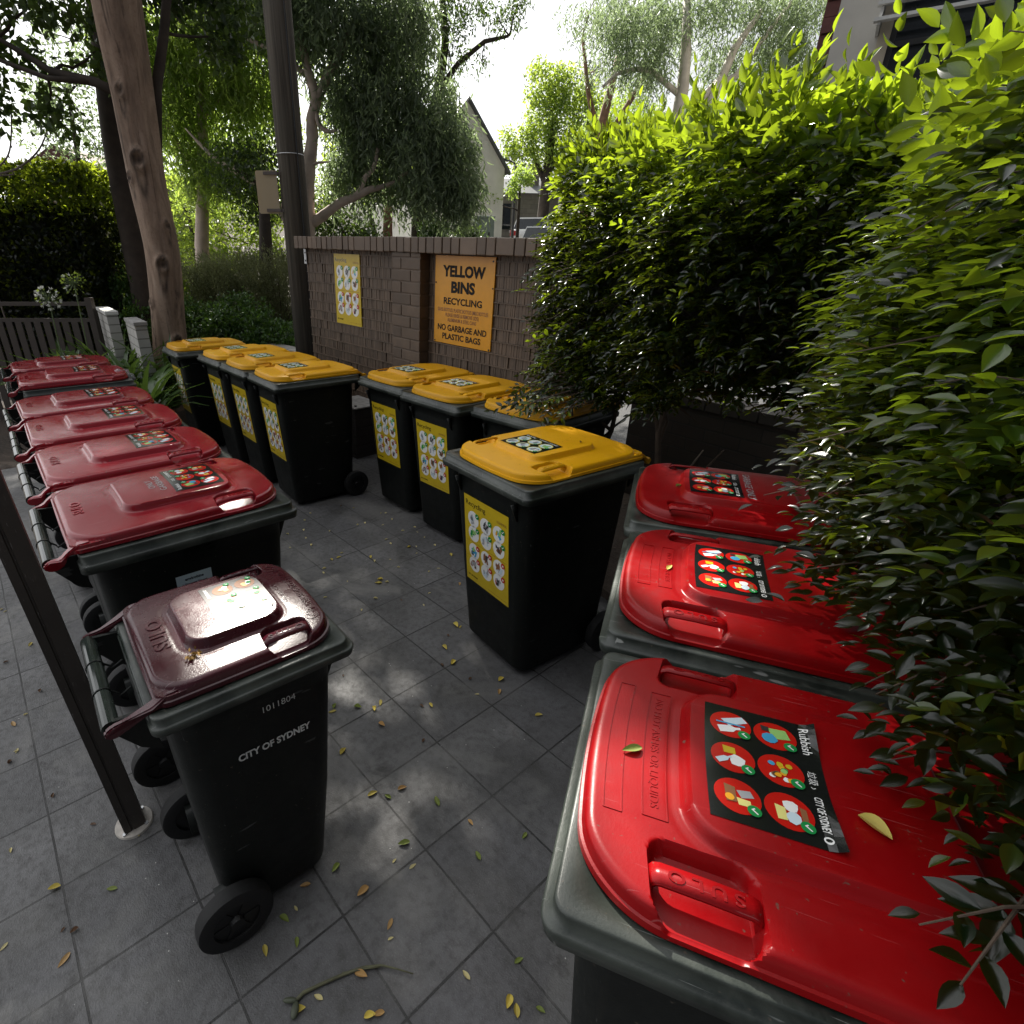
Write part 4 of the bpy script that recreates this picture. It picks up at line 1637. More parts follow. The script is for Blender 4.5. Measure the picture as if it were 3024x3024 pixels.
def polyline(pts, t):
    pts = np.array(pts, float)
    seg = np.linalg.norm(np.diff(pts, axis=0), axis=1)
    c = np.concatenate([[0], np.cumsum(seg)]) / seg.sum()
    x = np.interp(t, c, pts[:, 0]); y = np.interp(t, c, pts[:, 1])
    e = 1e-3
    dx = np.interp(np.minimum(t + e, 1), c, pts[:, 0]) - np.interp(np.maximum(t - e, 0), c, pts[:, 0])
    dy = np.interp(np.minimum(t + e, 1), c, pts[:, 1]) - np.interp(np.maximum(t - e, 0), c, pts[:, 1])
    tg = unit(np.stack([dx, dy], -1))
    return x, y, tg


def vnoise(x, y, s, o=0.0):
    return np.array([mnoise.noise(Vector((a * s, b * s, o))) for a, b in zip(x, y)])


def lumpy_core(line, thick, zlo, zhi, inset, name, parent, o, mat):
    """lumpy dark core added inside a hedge to block sun and keep its face dark"""
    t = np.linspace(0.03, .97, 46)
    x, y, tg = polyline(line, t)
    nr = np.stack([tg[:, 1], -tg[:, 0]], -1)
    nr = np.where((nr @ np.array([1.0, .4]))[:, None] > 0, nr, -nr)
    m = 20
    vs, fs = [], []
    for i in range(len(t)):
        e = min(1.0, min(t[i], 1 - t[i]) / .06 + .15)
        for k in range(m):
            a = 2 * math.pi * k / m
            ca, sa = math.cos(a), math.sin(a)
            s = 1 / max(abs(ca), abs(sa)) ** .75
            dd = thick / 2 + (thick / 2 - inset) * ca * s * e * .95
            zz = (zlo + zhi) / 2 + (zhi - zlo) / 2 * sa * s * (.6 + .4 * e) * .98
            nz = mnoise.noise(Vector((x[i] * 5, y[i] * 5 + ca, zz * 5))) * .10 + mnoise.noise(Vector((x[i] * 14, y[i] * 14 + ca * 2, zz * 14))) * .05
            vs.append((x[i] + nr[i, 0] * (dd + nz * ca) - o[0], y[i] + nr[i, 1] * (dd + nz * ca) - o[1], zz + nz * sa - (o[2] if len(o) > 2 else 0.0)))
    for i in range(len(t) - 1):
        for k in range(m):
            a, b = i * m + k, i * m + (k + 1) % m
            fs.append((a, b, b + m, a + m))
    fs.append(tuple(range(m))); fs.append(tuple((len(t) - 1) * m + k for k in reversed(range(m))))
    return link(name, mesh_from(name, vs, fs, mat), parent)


M_CORE = plain('hedge_shade_core', (0.010, 0.011, 0.006), .95, var=.5, scale=40, bmp=1.0)  # for the added sun-blocking cores inside the hedges


def hedge(name, label, line, thick, zlo, zhi, n, ln, lf, lean, stems, base, toplift=.5, skin=.55, outk=1.0, flat=.30, lit_depth=.22, lift=.20):
    root = thing(name, label, 'hedge', (base[0], base[1], 0), 0)
    o = np.array([base[0], base[1], 0.0])
    t = rng.random(n)
    x, y, tg = polyline(line, t)
    nr = np.stack([tg[:, 1], -tg[:, 0]], -1)     # right-hand normal
    nr = np.where((nr @ np.array([1.0, .4]))[:, None] > 0, nr, -nr)   # points to the back of the hedge
    u = rng.random(n)
    dep = np.where(u < skin, rng.random(n) ** 2 * .30, rng.random(n)) * thick
    bul = 0.07 * vnoise(x * 1.0, y * 1.0, 2.6) + .05 * vnoise(x, y, 6.0, 3.0)
    hi = zhi + .10 * vnoise(x, y, 2.2, 7.0) + .06 * vnoise(x, y, 7.0, 9.0)
    lo = zlo + lift * np.clip((t - .42) / .3, 0, 1) + .14 * vnoise(x, y, 3.1, 5.0) + .07 * vnoise(x, y, 9.0, 2.0)
    w = rng.random(n)
    top = rng.random(n) < .17
    z = np.where(top, hi - rng.random(n) ** 2 * .16, lo + (hi - lo) * w)
    dep = np.where(top, rng.random(n) * thick, dep)
    zz = (z - lo) / (hi - lo)
    bow = .07 * np.sin(np.pi * np.clip(zz, 0, 1))
    px = x + nr[:, 0] * (dep - bul - bow)
    py = y + nr[:, 1] * (dep - bul - bow)
    B = np.stack([px, py, z], -1)
    out = -nr
    front = np.clip(1 - dep / (thick * .5), -1, 1)[:, None]
    d2 = out * front * outk + rng.normal(size=(n, 2)) * .42
    D = np.concatenate([d2, (rng.normal(size=n) * .30 + .05)[:, None]], 1)
    D = D + np.array(lean) * (front > .2)
    D[:, 2] = np.where(top, np.abs(D[:, 2]) + toplift + rng.random(n) * .9, D[:, 2])
    Up = np.stack([rng.normal(size=n) * flat, rng.normal(size=n) * flat, np.ones(n)], -1)
    Up = np.where(top[:, None], np.concatenate([out * .9 + rng.normal(size=(n, 2)) * .4, np.full((n, 1), .5)], 1), Up)
    lnv = ln * rng.uniform(.7, 1.25, n) * np.where(top, 1.45, 1.0) * np.where(rng.random(n) < .18, 1.45, 1.0)
    frond_leaves('foliage', B - o, D, Up, lnv, np.where(top, lf * 1.55, lf), root, L_HEDGE, young=(top & (rng.random(n) < .9)) | (rng.random(n) < .08) | ((z > hi - lit_depth) & (rng.random(n) < .6)))  # upper fronds get the painted sunlit lime, lower ones stay near black
    mb = MB()
    for (sx, sy) in stems:
        h = rng.uniform(1.2, 1.6)
        p0 = Vector((sx, sy, 0.0)) - Vector(o)
        p1 = p0 + Vector((rng.uniform(-.1, .1), rng.uniform(-.1, .1), h))
        pts = wiggle(p0, p1, 6, .05)
        mb.tube(pts, [.022, .020, .019, .017, .014, .011, .007], 8)
        for k in range(5):
            q = pts[2 + k % 4]
            e = q + Vector((rng.uniform(-.35, .35), rng.uniform(-.35, .35), rng.uniform(.15, .5)))
            mb.tube(wiggle(q, e, 4, .08), [.011, .010, .008, .006, .004], 6)
    lumpy_core(line, thick, zlo + .22, zhi - .20, .10, 'shade_core', root, o, M_CORE)  # added core, keeps sun from shining through to the front leaves
    # thin shoots carrying the outer fronds
    idx = rng.choice(n, size=min(n, 420), replace=False)
    for i in idx:
        b = Vector(B[i] - o)
        inn = Vector((nr[i, 0], nr[i, 1], -.55)) * rng.uniform(.10, .2)
        mb.tube([b + inn, b + inn * .4 + Vector((0, 0, .008)), b + Vector(D[i]).normalized() * lnv[i] * .45, b + Vector(D[i]).normalized() * lnv[i] * .9 + Vector((0, 0, -.14 * lnv[i]))], [.0028, .0024, .0016, .0008], 5)
    mb.build('stem', [M_BARK], root, smooth=True)
    return root


FAR_LINE = [(0.80, 3.50), (0.72, 3.05), (0.84, 2.66), (0.98, 2.16), (1.20, 1.78), (1.42, 1.45)]
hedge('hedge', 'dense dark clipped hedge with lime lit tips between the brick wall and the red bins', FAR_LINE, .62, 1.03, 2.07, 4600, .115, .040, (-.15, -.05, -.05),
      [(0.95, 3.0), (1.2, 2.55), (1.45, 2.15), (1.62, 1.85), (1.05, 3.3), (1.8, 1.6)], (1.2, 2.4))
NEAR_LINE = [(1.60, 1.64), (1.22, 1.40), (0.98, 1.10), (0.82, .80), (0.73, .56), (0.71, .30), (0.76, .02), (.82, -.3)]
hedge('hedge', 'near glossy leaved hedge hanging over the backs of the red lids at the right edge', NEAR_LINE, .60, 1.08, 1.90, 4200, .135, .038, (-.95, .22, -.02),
      [(1.35, 1.2), (1.2, .9), (1.1, .5), (1.05, .1), (1.7, 1.35)], (1.1, .6), outk=.40, flat=.17, lit_depth=.50, lift=.0)
# loose sprays reaching past the left end of the far hedge and down over the yellow lids
EB = np.stack([rng.uniform(.60, .74, 46), rng.uniform(2.75, 3.25, 46), rng.uniform(1.02, 1.72, 46)], 1)
ED = np.stack([rng.uniform(-1.0, -.6, 46), rng.uniform(-.5, .25, 46), rng.normal(size=46) * .22], 1)
LB = np.stack([rng.uniform(.46, .72, 22), rng.uniform(2.50, 2.85, 22), rng.uniform(1.04, 1.12, 22)], 1)
LD = np.stack([rng.uniform(-1.0, -.2, 22), rng.uniform(-.7, -.1, 22), rng.uniform(-.35, .05, 22)], 1)
EB, ED = np.concatenate([EB, LB]), np.concatenate([ED, LD])
ls = thing('hedge_spray', 'loose leafy sprays of the far hedge drooping over a yellow lid beside the wall', 'branch', (.68, 2.9, 1.2))
lo0 = np.array([.68, 2.9, 1.2])
frond_leaves('leaves', EB - lo0, ED, np.tile(np.array([[0, 0, 1.0]]), (len(EB), 1)) + rng.normal(size=(len(EB), 3)) * .3, rng.uniform(.10, .19, len(EB)), .042, ls, L_HEDGE, young=rng.random(len(EB)) < .35)
ms = MB()
for b_, d_ in zip(EB, ED):
    d_ = Vector(d_).normalized(); q = Vector(b_ - lo0)
    ms.tube([q + Vector((.16, .10, .02)), q, q + d_ * .08, q + d_ * .15 - Vector((0, 0, .02))], [.003, .0024, .0018, .001], 5)
ms.build('twig', [M_BARK], ls)
# three drooping sprays resting just over the nearest lid
SP = np.array([(0.66, .33, 1.10), (0.64, .36, 1.09), (0.70, .25, 1.08), (0.74, .52, 1.16), (0.73, .20, 1.10), (0.78, .64, 1.17)])
SPD = np.array([(-.9, .05, -.10), (-.8, -.45, -.05), (-.9, -.25, -.08), (-.95, -.1, -.12), (-.8, .2, -.05), (-1, -.15, -.1)])
sp = thing('hedge_spray', 'low hanging spray of large glossy leaves over the right end of the nearest red lid', 'branch', (.75, .3, 1.1))
frond_leaves('leaves', SP - np.array([.75, .3, 1.1]), SPD, np.array([(0, 0, 1.0)] * 6) + rng.normal(size=(6, 3)) * .2, np.full(6, .15), .046, sp, L_HEDGE)
ms = MB()
for b_, d_ in zip(SP, SPD):
    d_ = Vector(d_).normalized(); q = Vector(b_) - Vector((.75, .3, 1.1))
    ms.tube([q - d_ * .18 + Vector((0, 0, .03)), q, q + d_ * .08, q + d_ * .15 - Vector((0, 0, .03))], [.003, .0024, .0018, .001], 6)
ms.build('twig', [M_BARK], sp)

# ---------------------------------------------------------------- hedge on the left, behind the fence
def box_hedge(name, label, x0, x1, y0, y1, z0, z1, n, leaf, mat, cat='hedge'):
    root = thing(name, label, cat, ((x0 + x1) / 2, (y0 + y1) / 2, gz((x0 + x1) / 2, (y0 + y1) / 2)))
    B = np.array(root.location)
    P = np.stack([rng.uniform(x0, x1, n), rng.uniform(y0, y1, n), z0 + (z1 - z0) * rng.random(n) ** .8], 1)
    P[:, 2] += .12 * vnoise(P[:, 0], P[:, 1], 1.6)
    f = rng.random(n)
    P[:, 1] = np.where(f < .4, y0 + rng.random(n) ** 2 * .25 + .08 * vnoise(P[:, 0], P[:, 2], 2.5), P[:, 1])
    P[:, 0] = np.where((f > .4) & (f < .55), x1 - rng.random(n) ** 2 * .25, P[:, 0])
    P[:, 2] = np.where(f > .78, z1 - rng.random(n) ** 2 * .25 + .12 * vnoise(P[:, 0], P[:, 1], 1.6), P[:, 2])
    D = rdir(n) + np.array([0, -.3, .35])
    leaves('foliage', P - B, D, rdir(n) + np.array([0, -.4, .5]), rng.uniform(.7, 1.3, n) * leaf[0], leaf[1], T_NEAR if leaf[0] > .06 else T_DIA, mat, root, rnd=np.where(P[:, 2] > z1 - .42 - .22 * rng.random(n), .55 + .45 * rng.random(n), .40 * rng.random(n)))  # sunlit top and shaded face painted by leaf height
    lumpy_core([(x0 + .1, y0), ((x0 + x1) / 2, y0), (x1 - .15, y0)], y1 - y0, z0 + .1, z1 - .36, .10, 'shade_core', root, B, M_CORE)  # added core that stops sun passing through the hedge
    mb = MB()
    for k in range(5):
        x = x0 + (x1 - x0) * (k + .5) / 5
        mb.tube(wiggle((x - B[0], (y0 + y1) / 2 - B[1], -.3), (x - B[0] + .1, (y0 + y1) / 2 - B[1], z1 - .4 - B[2]), 5, .04), [.04, .035, .03, .025, .02, .01], 7)
    mb.build('stem', [M_DARKB], root)
    return root


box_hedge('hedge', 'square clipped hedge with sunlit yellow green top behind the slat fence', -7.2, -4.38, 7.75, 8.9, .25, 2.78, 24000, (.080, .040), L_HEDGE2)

# ---------------------------------------------------------------- the leaning tree beside the yellow bins, and its crown overhead
MAIN_B = (-3.36, 6.95, 0.0)
mt = thing('leaning_tree', 'leaning tree with scarred tan trunk and knots beside the row of four yellow bins', 'tree', MAIN_B)
trunk_surface('trunk', [Vector(p) - Vector(MAIN_B) for p in [(-3.38, 6.97, -.1), (-3.33, 6.94, .20), (-3.23, 6.92, .60), (-3.17, 6.92, 1.1), (-3.09, 6.9, 1.8), (-3.12, 6.9, 2.5), (-3.10, 6.9, 3.2), (-3.08, 6.9, 4.0), (-3.02, 6.95, 4.9), (-2.95, 7.1, 5.8)]],
              [.26, .215, .195, .185, .185, .190, .195, .215, .20, .15], M_TRUNK, mt, amp=.085,
              knots=((1.66, -1.25, .075), (2.50, -2.1, .05), (2.66, -1.35, .085), (3.25, -1.70, .055), (2.05, -.6, .05), (1.25, -2.3, .045), (.82, -.75, .07)))
LIMBS = [[((-3.08, 6.9, 3.9), .10), ((-3.35, 6.85, 4.4), .09), ((-3.8, 7.2, 5.4), .07), ((-4.8, 8.0, 7.2), .05), ((-5.8, 9.3, 8.4), .03)],
         [((-3.02, 6.95, 4.7), .09), ((-2.4, 7.3, 5.4), .07), ((-1.6, 8.0, 6.7), .06), ((-.7, 9.2, 8.2), .03)],
         [((-2.95, 7.1, 5.6), .10), ((-3.2, 8.4, 7.0), .08), ((-3.6, 10.2, 8.2), .06), ((-3.9, 12.4, 8.8), .03)],
         [((-2.95, 7.1, 5.7), .09), ((-2.4, 8.6, 7.0), .07), ((-1.9, 10.4, 8.1), .05), ((-1.5, 12.2, 8.7), .02)],
         [((-3.08, 6.95, 3.2), .05), ((-3.45, 6.9, 3.36), .045), ((-3.9, 6.95, 3.46), .035), ((-4.4, 7.0, 3.75), .022), ((-4.9, 7.0, 3.95), .012)],
         [((-3.45, 6.9, 3.36), .03), ((-3.9, 6.85, 3.38), .025), ((-4.4, 6.9, 3.55), .018), ((-4.9, 6.95, 3.6), .010)],
         [((-3.0, 7.0, 2.75), .06), ((-2.92, 7.1, 3.35), .055), ((-2.78, 7.2, 3.85), .05), ((-2.6, 7.3, 4.6), .04), ((-2.3, 7.5, 5.4), .02)]]
lm = MB()
for pth in LIMBS:
    lm.tube([Vector(p) - Vector(MAIN_B) for p, r in pth], [r for p, r in pth], 9)

# canopy overhead: leaf clumps, thinned where the sun reaches the red lids, the hedge and a few spots on the floor
SX, SY = SUND.x / SUND.z, SUND.y / SUND.z


def shadow_at(P, z):
    k = (P[:, 2] - z)
    return P[:, 0] - SX * k, P[:, 1] - SY * k


def line_dist(x, y, pts):
    best = np.full(len(x), 9.0)
    for (x0, y0), (x1, y1) in zip(pts, pts[1:]):
        dx, dy = x1 - x0, y1 - y0
        t = np.clip(((x - x0) * dx + (y - y0) * dy) / (dx * dx + dy * dy), 0, 1)
        best = np.minimum(best, np.hypot(x - x0 - t * dx, y - y0 - t * dy))
    return best


def keep_canopy(P):
    k = np.ones(len(P))
    x, y = shadow_at(P, 2.0)
    d = line_dist(x, y, [(1.00, 3.7), (.98, 3.2), (1.12, 2.6), (1.42, 2.0), (1.70, 1.6)])
    k *= np.clip((d - .46) / .18, .01, 1)
    x, y = shadow_at(P, 2.6)
    d = line_dist(x, y, [(-7.2, 8.5), (-4.2, 8.5)])
    k *= np.clip((d - .5) / .4, .05, 1)
    x, y = shadow_at(P, 2.1)
    d = line_dist(x, y, [(1.40, 1.4), (1.08, .8), (1.02, -.2)])
    k *= np.clip((d - .42) / .25, .06, 1)
    x, y = shadow_at(P, 1.0)
    nz = vnoise(x, y, 3.4, 1.5) + .5 * vnoise(x, y, 8.0, 4.5)
    # red lids of the nearest two bins
    d1 = line_dist(x, y, [(0.25, .45), (0.46, 1.20), (.75, 1.0), (.62, .45), (.4, .3)])
    k *= np.where(d1 < .24, np.clip((-nz - .02) * 4.0, 0.0, 1), 1)
    d3 = line_dist(x, y, [(0.72, 1.85), (1.2, 1.6)])
    k *= np.where(d3 < .22, np.clip((-nz + .42) * 3.0, 0.0, 1), 1)
    # broken light on the paving in the middle of the yard
    x, y = shadow_at(P, 0.0)
    nf = vnoise(x, y, 5.2, 11.5) + .7 * vnoise(x, y, 12.0, 14.5)
    df = line_dist(x, y, [(-.30, 1.12), (-.10, 1.40), (-.24, 1.66)])
    k *= np.where(df < .30, np.clip((-nf - .02 + df * .6) * 3.5, 0.0, 1), 1)
    for (sx, sy, sz, r) in SPOTS:
        x, y = shadow_at(P, sz)
        dd = np.hypot(x - sx, y - sy)
        k *= np.clip((dd - r) / .05, 0, 1)
    return k


SPOTS = [(-.47, 1.04, .89, .145), (-.72, 1.70, 1.0, .07), (-.80, 2.05, 1.0, .04), (.62, 2.45, 1.0, .06)]
nC = 10500
cc = np.stack([rng.uniform(-8.2, 1.4, nC), rng.uniform(5.6, 15.8, nC), rng.uniform(7.4, 9.6, nC)], 1)
# crown outline in plan
cc = cc[((cc[:, 0] + 3.5) / 4.2) ** 2 + ((cc[:, 1] - 10.6) / 4.3) ** 2 < 1.0 + .35 * vnoise(cc[:, 0], cc[:, 1], .8)]
per = 17
lp = np.repeat(cc, per, 0) + rng.normal(size=(len(cc) * per, 3)) * np.array([.16, .16, .10])
lp = lp[rng.random(len(lp)) < keep_canopy(lp)]
# lower foliage hanging into the picture on the left
lowb = [((-4.6, 7.2, 3.75), (.5, .5, .35)), ((-5.2, 7.3, 4.2), (.7, .6, .4)), ((-3.9, 7.1, 4.15), (.6, .5, .35)), ((-5.6, 7.4, 3.6), (.5, .4, .3)), ((-4.2, 7.2, 3.15), (.35, .3, .22)), ((-4.9, 7.2, 3.25), (.35, .3, .22)),
        ((-3.2, 7.8, 4.5), (.8, .5, .4)), ((-2.5, 8.0, 4.45), (.6, .5, .38)), ((-3.55, 7.4, 3.75), (.35, .3, .3)), ((-2.35, 7.9, 4.0), (.4, .4, .28))]
lo_p = clumps([b[0] for b in lowb], [b[1] for b in lowb], 330, 15, .075, .1)
lp = np.concatenate([lp, lo_p])
nl = len(lp)
leaves('crown', lp - np.array(MAIN_B), rdir(nl) + np.array([0, 0, -.35]), rdir(nl) + np.array([0, 0, .9]), rng.uniform(.08, .13, nl), rng.uniform(.05, .07, nl), T_DIA, L_DARK, mt)
for c, r in lowb:
    s = min([Vector(p) for pth in LIMBS for p, rr_ in pth], key=lambda q: (q - Vector(c)).length)
    lm.tube([p - Vector(MAIN_B) for p in wiggle(s, c, 5, .07)], [.02, .017, .014, .011, .008, .004], 6)
lm.build('limb', [M_DARKB], mt, smooth=True)

# darker straight trunk behind it
t2 = thing('dark_tree', 'slim dark brown tree standing straight behind the leaning tree', 'tree', (-4.0, 8.0, gz(-4, 8)))
o2 = Vector((-4.0, 8.0, gz(-4, 8)))
trunk_surface('trunk', [Vector(p) - o2 for p in [(-4.02, 8.0, -.2), (-3.98, 8, .7), (-3.93, 8, 1.3), (-3.92, 8, 2.0), (-3.90, 8, 3.0), (-3.80, 8, 3.9), (-3.7, 8, 4.8), (-3.5, 8.1, 6.0)]], [.20, .18, .17, .165, .16, .15, .14, .09], M_DARKB, t2, seg=28, per=8, amp=.04)
b2_ = [((-3.6, 8.4, 5.8), (1.1, .9, .7)), ((-4.6, 8.8, 5.6), (.9, .8, .6)), ((-3.1, 9.4, 4.9), (.7, .6, .45))]
pts = clumps([b[0] for b in b2_], [b[1] for b in b2_], 380, 14, .09, .2)
leaves('crown', pts - np.array(o2), rdir(len(pts)), rdir(len(pts)) + np.array([0, 0, .8]), rng.uniform(.06, .10, len(pts)), .042, T_DIA, L_DARK, t2)
mb = MB()
for c, r in b2_:
    mb.tube([p - o2 for p in wiggle((-3.7, 8, 4.8), c, 5, .06)], [.05, .04, .035, .03, .02, .01], 7)
mb.build('limb', [M_DARKB], t2)

# curved leafless stems above the left hedge
bs = thing('bare_shrub', 'sparse shrub of curved leafless stems above the clipped hedge on the left', 'shrub', (-5.6, 7.6, 0))
mb = MB()
o3 = Vector((-5.6, 7.6, 0))
for pth in ([(-5.35, 7.6, 2.62), (-4.95, 7.6, 2.70), (-4.62, 7.6, 2.90), (-4.40, 7.6, 3.20)], [(-5.5, 7.6, 2.62), (-5.2, 7.6, 2.70), (-4.98, 7.6, 2.88), (-4.83, 7.6, 3.28)], [(-5.7, 7.6, 2.62), (-5.45, 7.6, 2.78), (-5.28, 7.6, 3.0), (-5.12, 7.6, 3.42)], [(-5.8, 7.6, 2.66), (-5.62, 7.6, 2.86), (-5.55, 7.6, 3.05), (-5.5, 7.6, 3.35)], [(-6.2, 7.6, 2.60), (-5.6, 7.6, 2.60), (-5.0, 7.6, 2.64)], [(-5.6, 7.6, 0.0), (-5.65, 7.6, 1.4), (-5.6, 7.6, 2.6)]):
    P_ = [Vector(p) for p in pth]
    dense = [P_[0]]
    for i in range(len(P_) - 1):
        p0, p1, p2, p3 = P_[max(i - 1, 0)], P_[i], P_[i + 1], P_[min(i + 2, len(P_) - 1)]
        for k in range(1, 7):
            t = k / 6
            dense.append(0.5 * ((2 * p1) + (-p0 + p2) * t + (2 * p0 - 5 * p1 + 4 * p2 - p3) * t * t + (-p0 + 3 * p1 - 3 * p2 + p3) * t ** 3))
    m_ = len(dense)
    mb.tube([p - o3 for p in dense], [.013 - .006 * i / m_ for i in range(m_)], 6)
    for i in range(3, m_, 2):
        q = dense[i] - o3
        mb.tube([q, q + Vector((.012, -.01, -.03))], [.006, .009], 5)
mb.build('stem', [plain('grey_twig', (0.16, 0.13, 0.11), 0.8)], bs)
FLOOR_LEAVES = [(-1.577,1.496,4,0.025),(-1.568,1.447,3,0.031),(-1.318,1.306,3,0.029),(-1.329,1.113,4,0.026),(-1.118,1.0,0,0.046),(-0.946,0.997,2,0.043),(-1.16,0.848,4,0.032),(-0.978,0.818,1,0.053),(-1.026,0.889,3,0.021),(-0.954,1.169,0,0.035),(-0.992,0.887,3,0.03),(-0.451,0.839,0,0.044),(-1.119,1.2,3,0.029),(-0.338,1.492,0,0.035),(-0.108,1.334,1,0.045),(-0.21,1.312,0,0.051),(-0.153,1.301,2,0.038),(0.017,1.283,2,0.054),(-0.089,1.136,2,0.053),(-0.118,1.079,4,0.023),(0.125,1.208,1,0.035),(-0.295,1.059,2,0.045),(-0.203,0.99,1,0.056),(-0.377,1.008,1,0.043),(-0.37,0.859,2,0.038),(-0.119,0.904,1,0.044),(-0.115,0.866,4,0.023),(0.298,1.162,2,0.038),(0.143,1.094,2,0.043),(-0.332,0.708,0,0.046),(-0.155,0.697,0,0.04),(-0.131,0.703,1,0.04),(0.228,0.814,2,0.038),(0.192,0.727,0,0.045),(0.209,0.707,0,0.041),(0.267,0.71,2,0.033),(-0.286,0.735,4,0.035),(-0.187,0.782,1,0.047),(-0.419,0.916,2,0.047),(-0.391,0.943,4,0.025),(0.089,0.782,4,0.037),(-0.061,1.062,4,0.035),(-0.901,3.641,4,0.024),(-0.918,3.523,4,0.027),(-0.891,3.364,4,0.033),(-0.986,3.306,4,0.033),(-0.85,3.25,4,0.037),(-0.925,3.11,4,0.029),(-0.791,3.145,4,0.035),(-0.578,3.041,4,0.033),(-0.629,2.956,0,0.041),(-0.588,2.983,0,0.048),(-0.654,2.849,4,0.036),(-0.649,2.796,4,0.035),(-0.709,3.353,4,0.03),(-0.693,3.776,3,0.027),(-0.594,3.738,4,0.023),(-0.526,3.449,4,0.026),(-0.48,3.476,4,0.034),(-0.379,3.643,4,0.029),(-0.345,3.643,4,0.025),(-0.293,3.537,4,0.031),(-0.35,3.449,4,0.033),(-0.205,3.355,4,0.033),(-0.124,3.41,4,0.028),(-0.103,3.336,4,0.029),(-0.054,3.261,4,0.03),(-0.309,3.229,4,0.034),(-0.276,3.165,4,0.03),(-0.152,3.121,0,0.044),(-0.105,3.127,4,0.03),(-0.263,2.957,4,0.023),(-0.1,3.037,4,0.023),(-0.387,2.987,0,0.051),(-0.359,2.938,4,0.037),(0.015,3.143,4,0.031),(-0.207,2.861,4,0.028),(-0.494,2.703,4,0.025),(-0.304,2.722,0,0.046),(-0.31,2.683,0,0.057),(-0.263,2.694,4,0.034),(-0.593,2.534,4,0.031),(-0.314,2.525,4,0.035),(-0.021,2.812,4,0.026),(0.037,2.85,4,0.03),(-0.17,2.511,3,0.032),(-0.048,2.462,4,0.031),(-0.017,2.578,4,0.029),(-0.378,2.416,4,0.027),(0.156,2.674,1,0.047),(0.117,2.281,0,0.057),(0.142,2.268,0,0.035),(0.078,2.197,3,0.03),(0.057,2.105,0,0.053),(0.118,3.016,0,0.055),(0.096,1.996,0,0.052),(0.045,1.98,3,0.03),(0.304,1.882,0,0.046),(0.288,1.81,1,0.047),(0.192,1.795,4,0.029),(-0.006,1.73,0,0.036),(-0.046,1.727,3,0.031),(-0.219,1.747,0,0.048),(-0.242,1.711,0,0.039),(-0.312,1.719,2,0.044),(-0.411,1.697,0,0.046),(-0.408,1.723,2,0.041),(-0.205,1.625,1,0.042),(-0.339,1.492,0,0.047),(0.168,1.888,3,0.028),(-0.035,1.546,3,0.027),(0.433,1.674,0,0.045),(-0.399,1.909,3,0.02),(-2.299,2.42,4,0.026),(-2.267,2.403,4,0.025),(-1.949,2.129,0,0.048),(-1.976,2.0,3,0.031),(-1.695,1.814,3,0.03),(-1.68,1.629,1,0.053),(-1.577,1.498,4,0.035),(-1.569,1.447,3,0.023),(-2.61,2.919,4,0.035),(-2.547,2.885,4,0.033),(-2.673,2.977,4,0.024),(-1.666,1.678,4,0.023)]
TWIG = [(-0.343, 0.724), (-0.326, 0.743), (-0.282, 0.762), (-0.233, 0.781), (-0.182, 0.797), (-0.134, 0.802), (-0.093, 0.794), (-0.05, 0.783)]
TWIG2 = [(-0.138, 0.798), (-0.173, 0.794), (-0.207, 0.788), (-0.235, 0.786)]

# ================================================================ trees beyond the wall
def bz(x, y, d=0.0):
    return (x, y, gz(x, y) + d)


gb_ = bz(-2.45, 12.0)
gum = thing('weeping_gum', 'broad weeping gum with smooth pink trunk and long hanging leaves behind the wall', 'tree', gb_)
G0 = Vector(gb_)
TR = [[((-2.55, 12, .9), .20), ((-2.50, 12, 1.6), .17), ((-2.47, 12, 2.1), .155), ((-2.41, 12, 2.7), .14), ((-2.33, 12, 3.27), .125), ((-2.22, 12, 3.75), .11), ((-2.20, 12, 4.05), .10), ((-2.10, 12, 4.36), .10), ((-2.2, 12, 4.75), .08), ((-2.3, 12, 5.4), .05)],
      [((-2.10, 12, 4.33), .09), ((-1.96, 12, 4.52), .085), ((-1.82, 12, 4.75), .075), ((-1.62, 12, 5.0), .06), ((-1.3, 12, 5.5), .03)],
      [((-2.42, 12, 2.36), .11), ((-2.2, 12, 2.46), .10), ((-1.95, 11.9, 2.60), .085), ((-1.75, 11.9, 2.72), .08), ((-1.5, 11.9, 2.80), .07), ((-1.2, 11.9, 2.93), .06), ((-1.0, 12, 2.98), .045), ((-.6, 12, 3.1), .03)],
      [((-1.5, 11.9, 2.80), .05), ((-1.36, 11.9, 2.93), .05), ((-1.27, 11.9, 3.12), .045), ((-1.10, 11.9, 3.28), .04), ((-1.0, 11.9, 3.6), .03)],
      [((-.62, 11.9, 3.12), .035), ((-.45, 11.9, 3.22), .035), ((-.2, 11.9, 3.26), .032), ((-.03, 11.9, 3.42), .028), ((.0, 11.9, 3.6), .02), ((.2, 11.9, 4.0), .01)],
      [((-2.12, 12, 4.2), .05), ((-2.05, 11.9, 3.95), .045), ((-1.9, 11.9, 3.85), .035), ((-1.75, 11.9, 3.86), .02)],
      [((-2.32, 12, 3.3), .03), ((-2.15, 11.9, 3.36), .025), ((-1.9, 11.9, 3.38), .012)],
      [((-2.25, 12, 4.7), .05), ((-2.7, 12, 5.0), .04), ((-3.2, 12, 5.2), .03)], [((-2.9, 11.9, 2.6), .09), ((-3.2, 11.9, 2.95), .085), ((-3.6, 11.9, 3.2), .07), ((-4.0, 11.9, 3.4), .045), ((-4.5, 11.9, 3.9), .010)],
      [((-2.5, 12, 1.8), .10), ((-2.7, 11.9, 2.2), .095), ((-2.9, 11.9, 2.6), .09)]]
mb = MB()
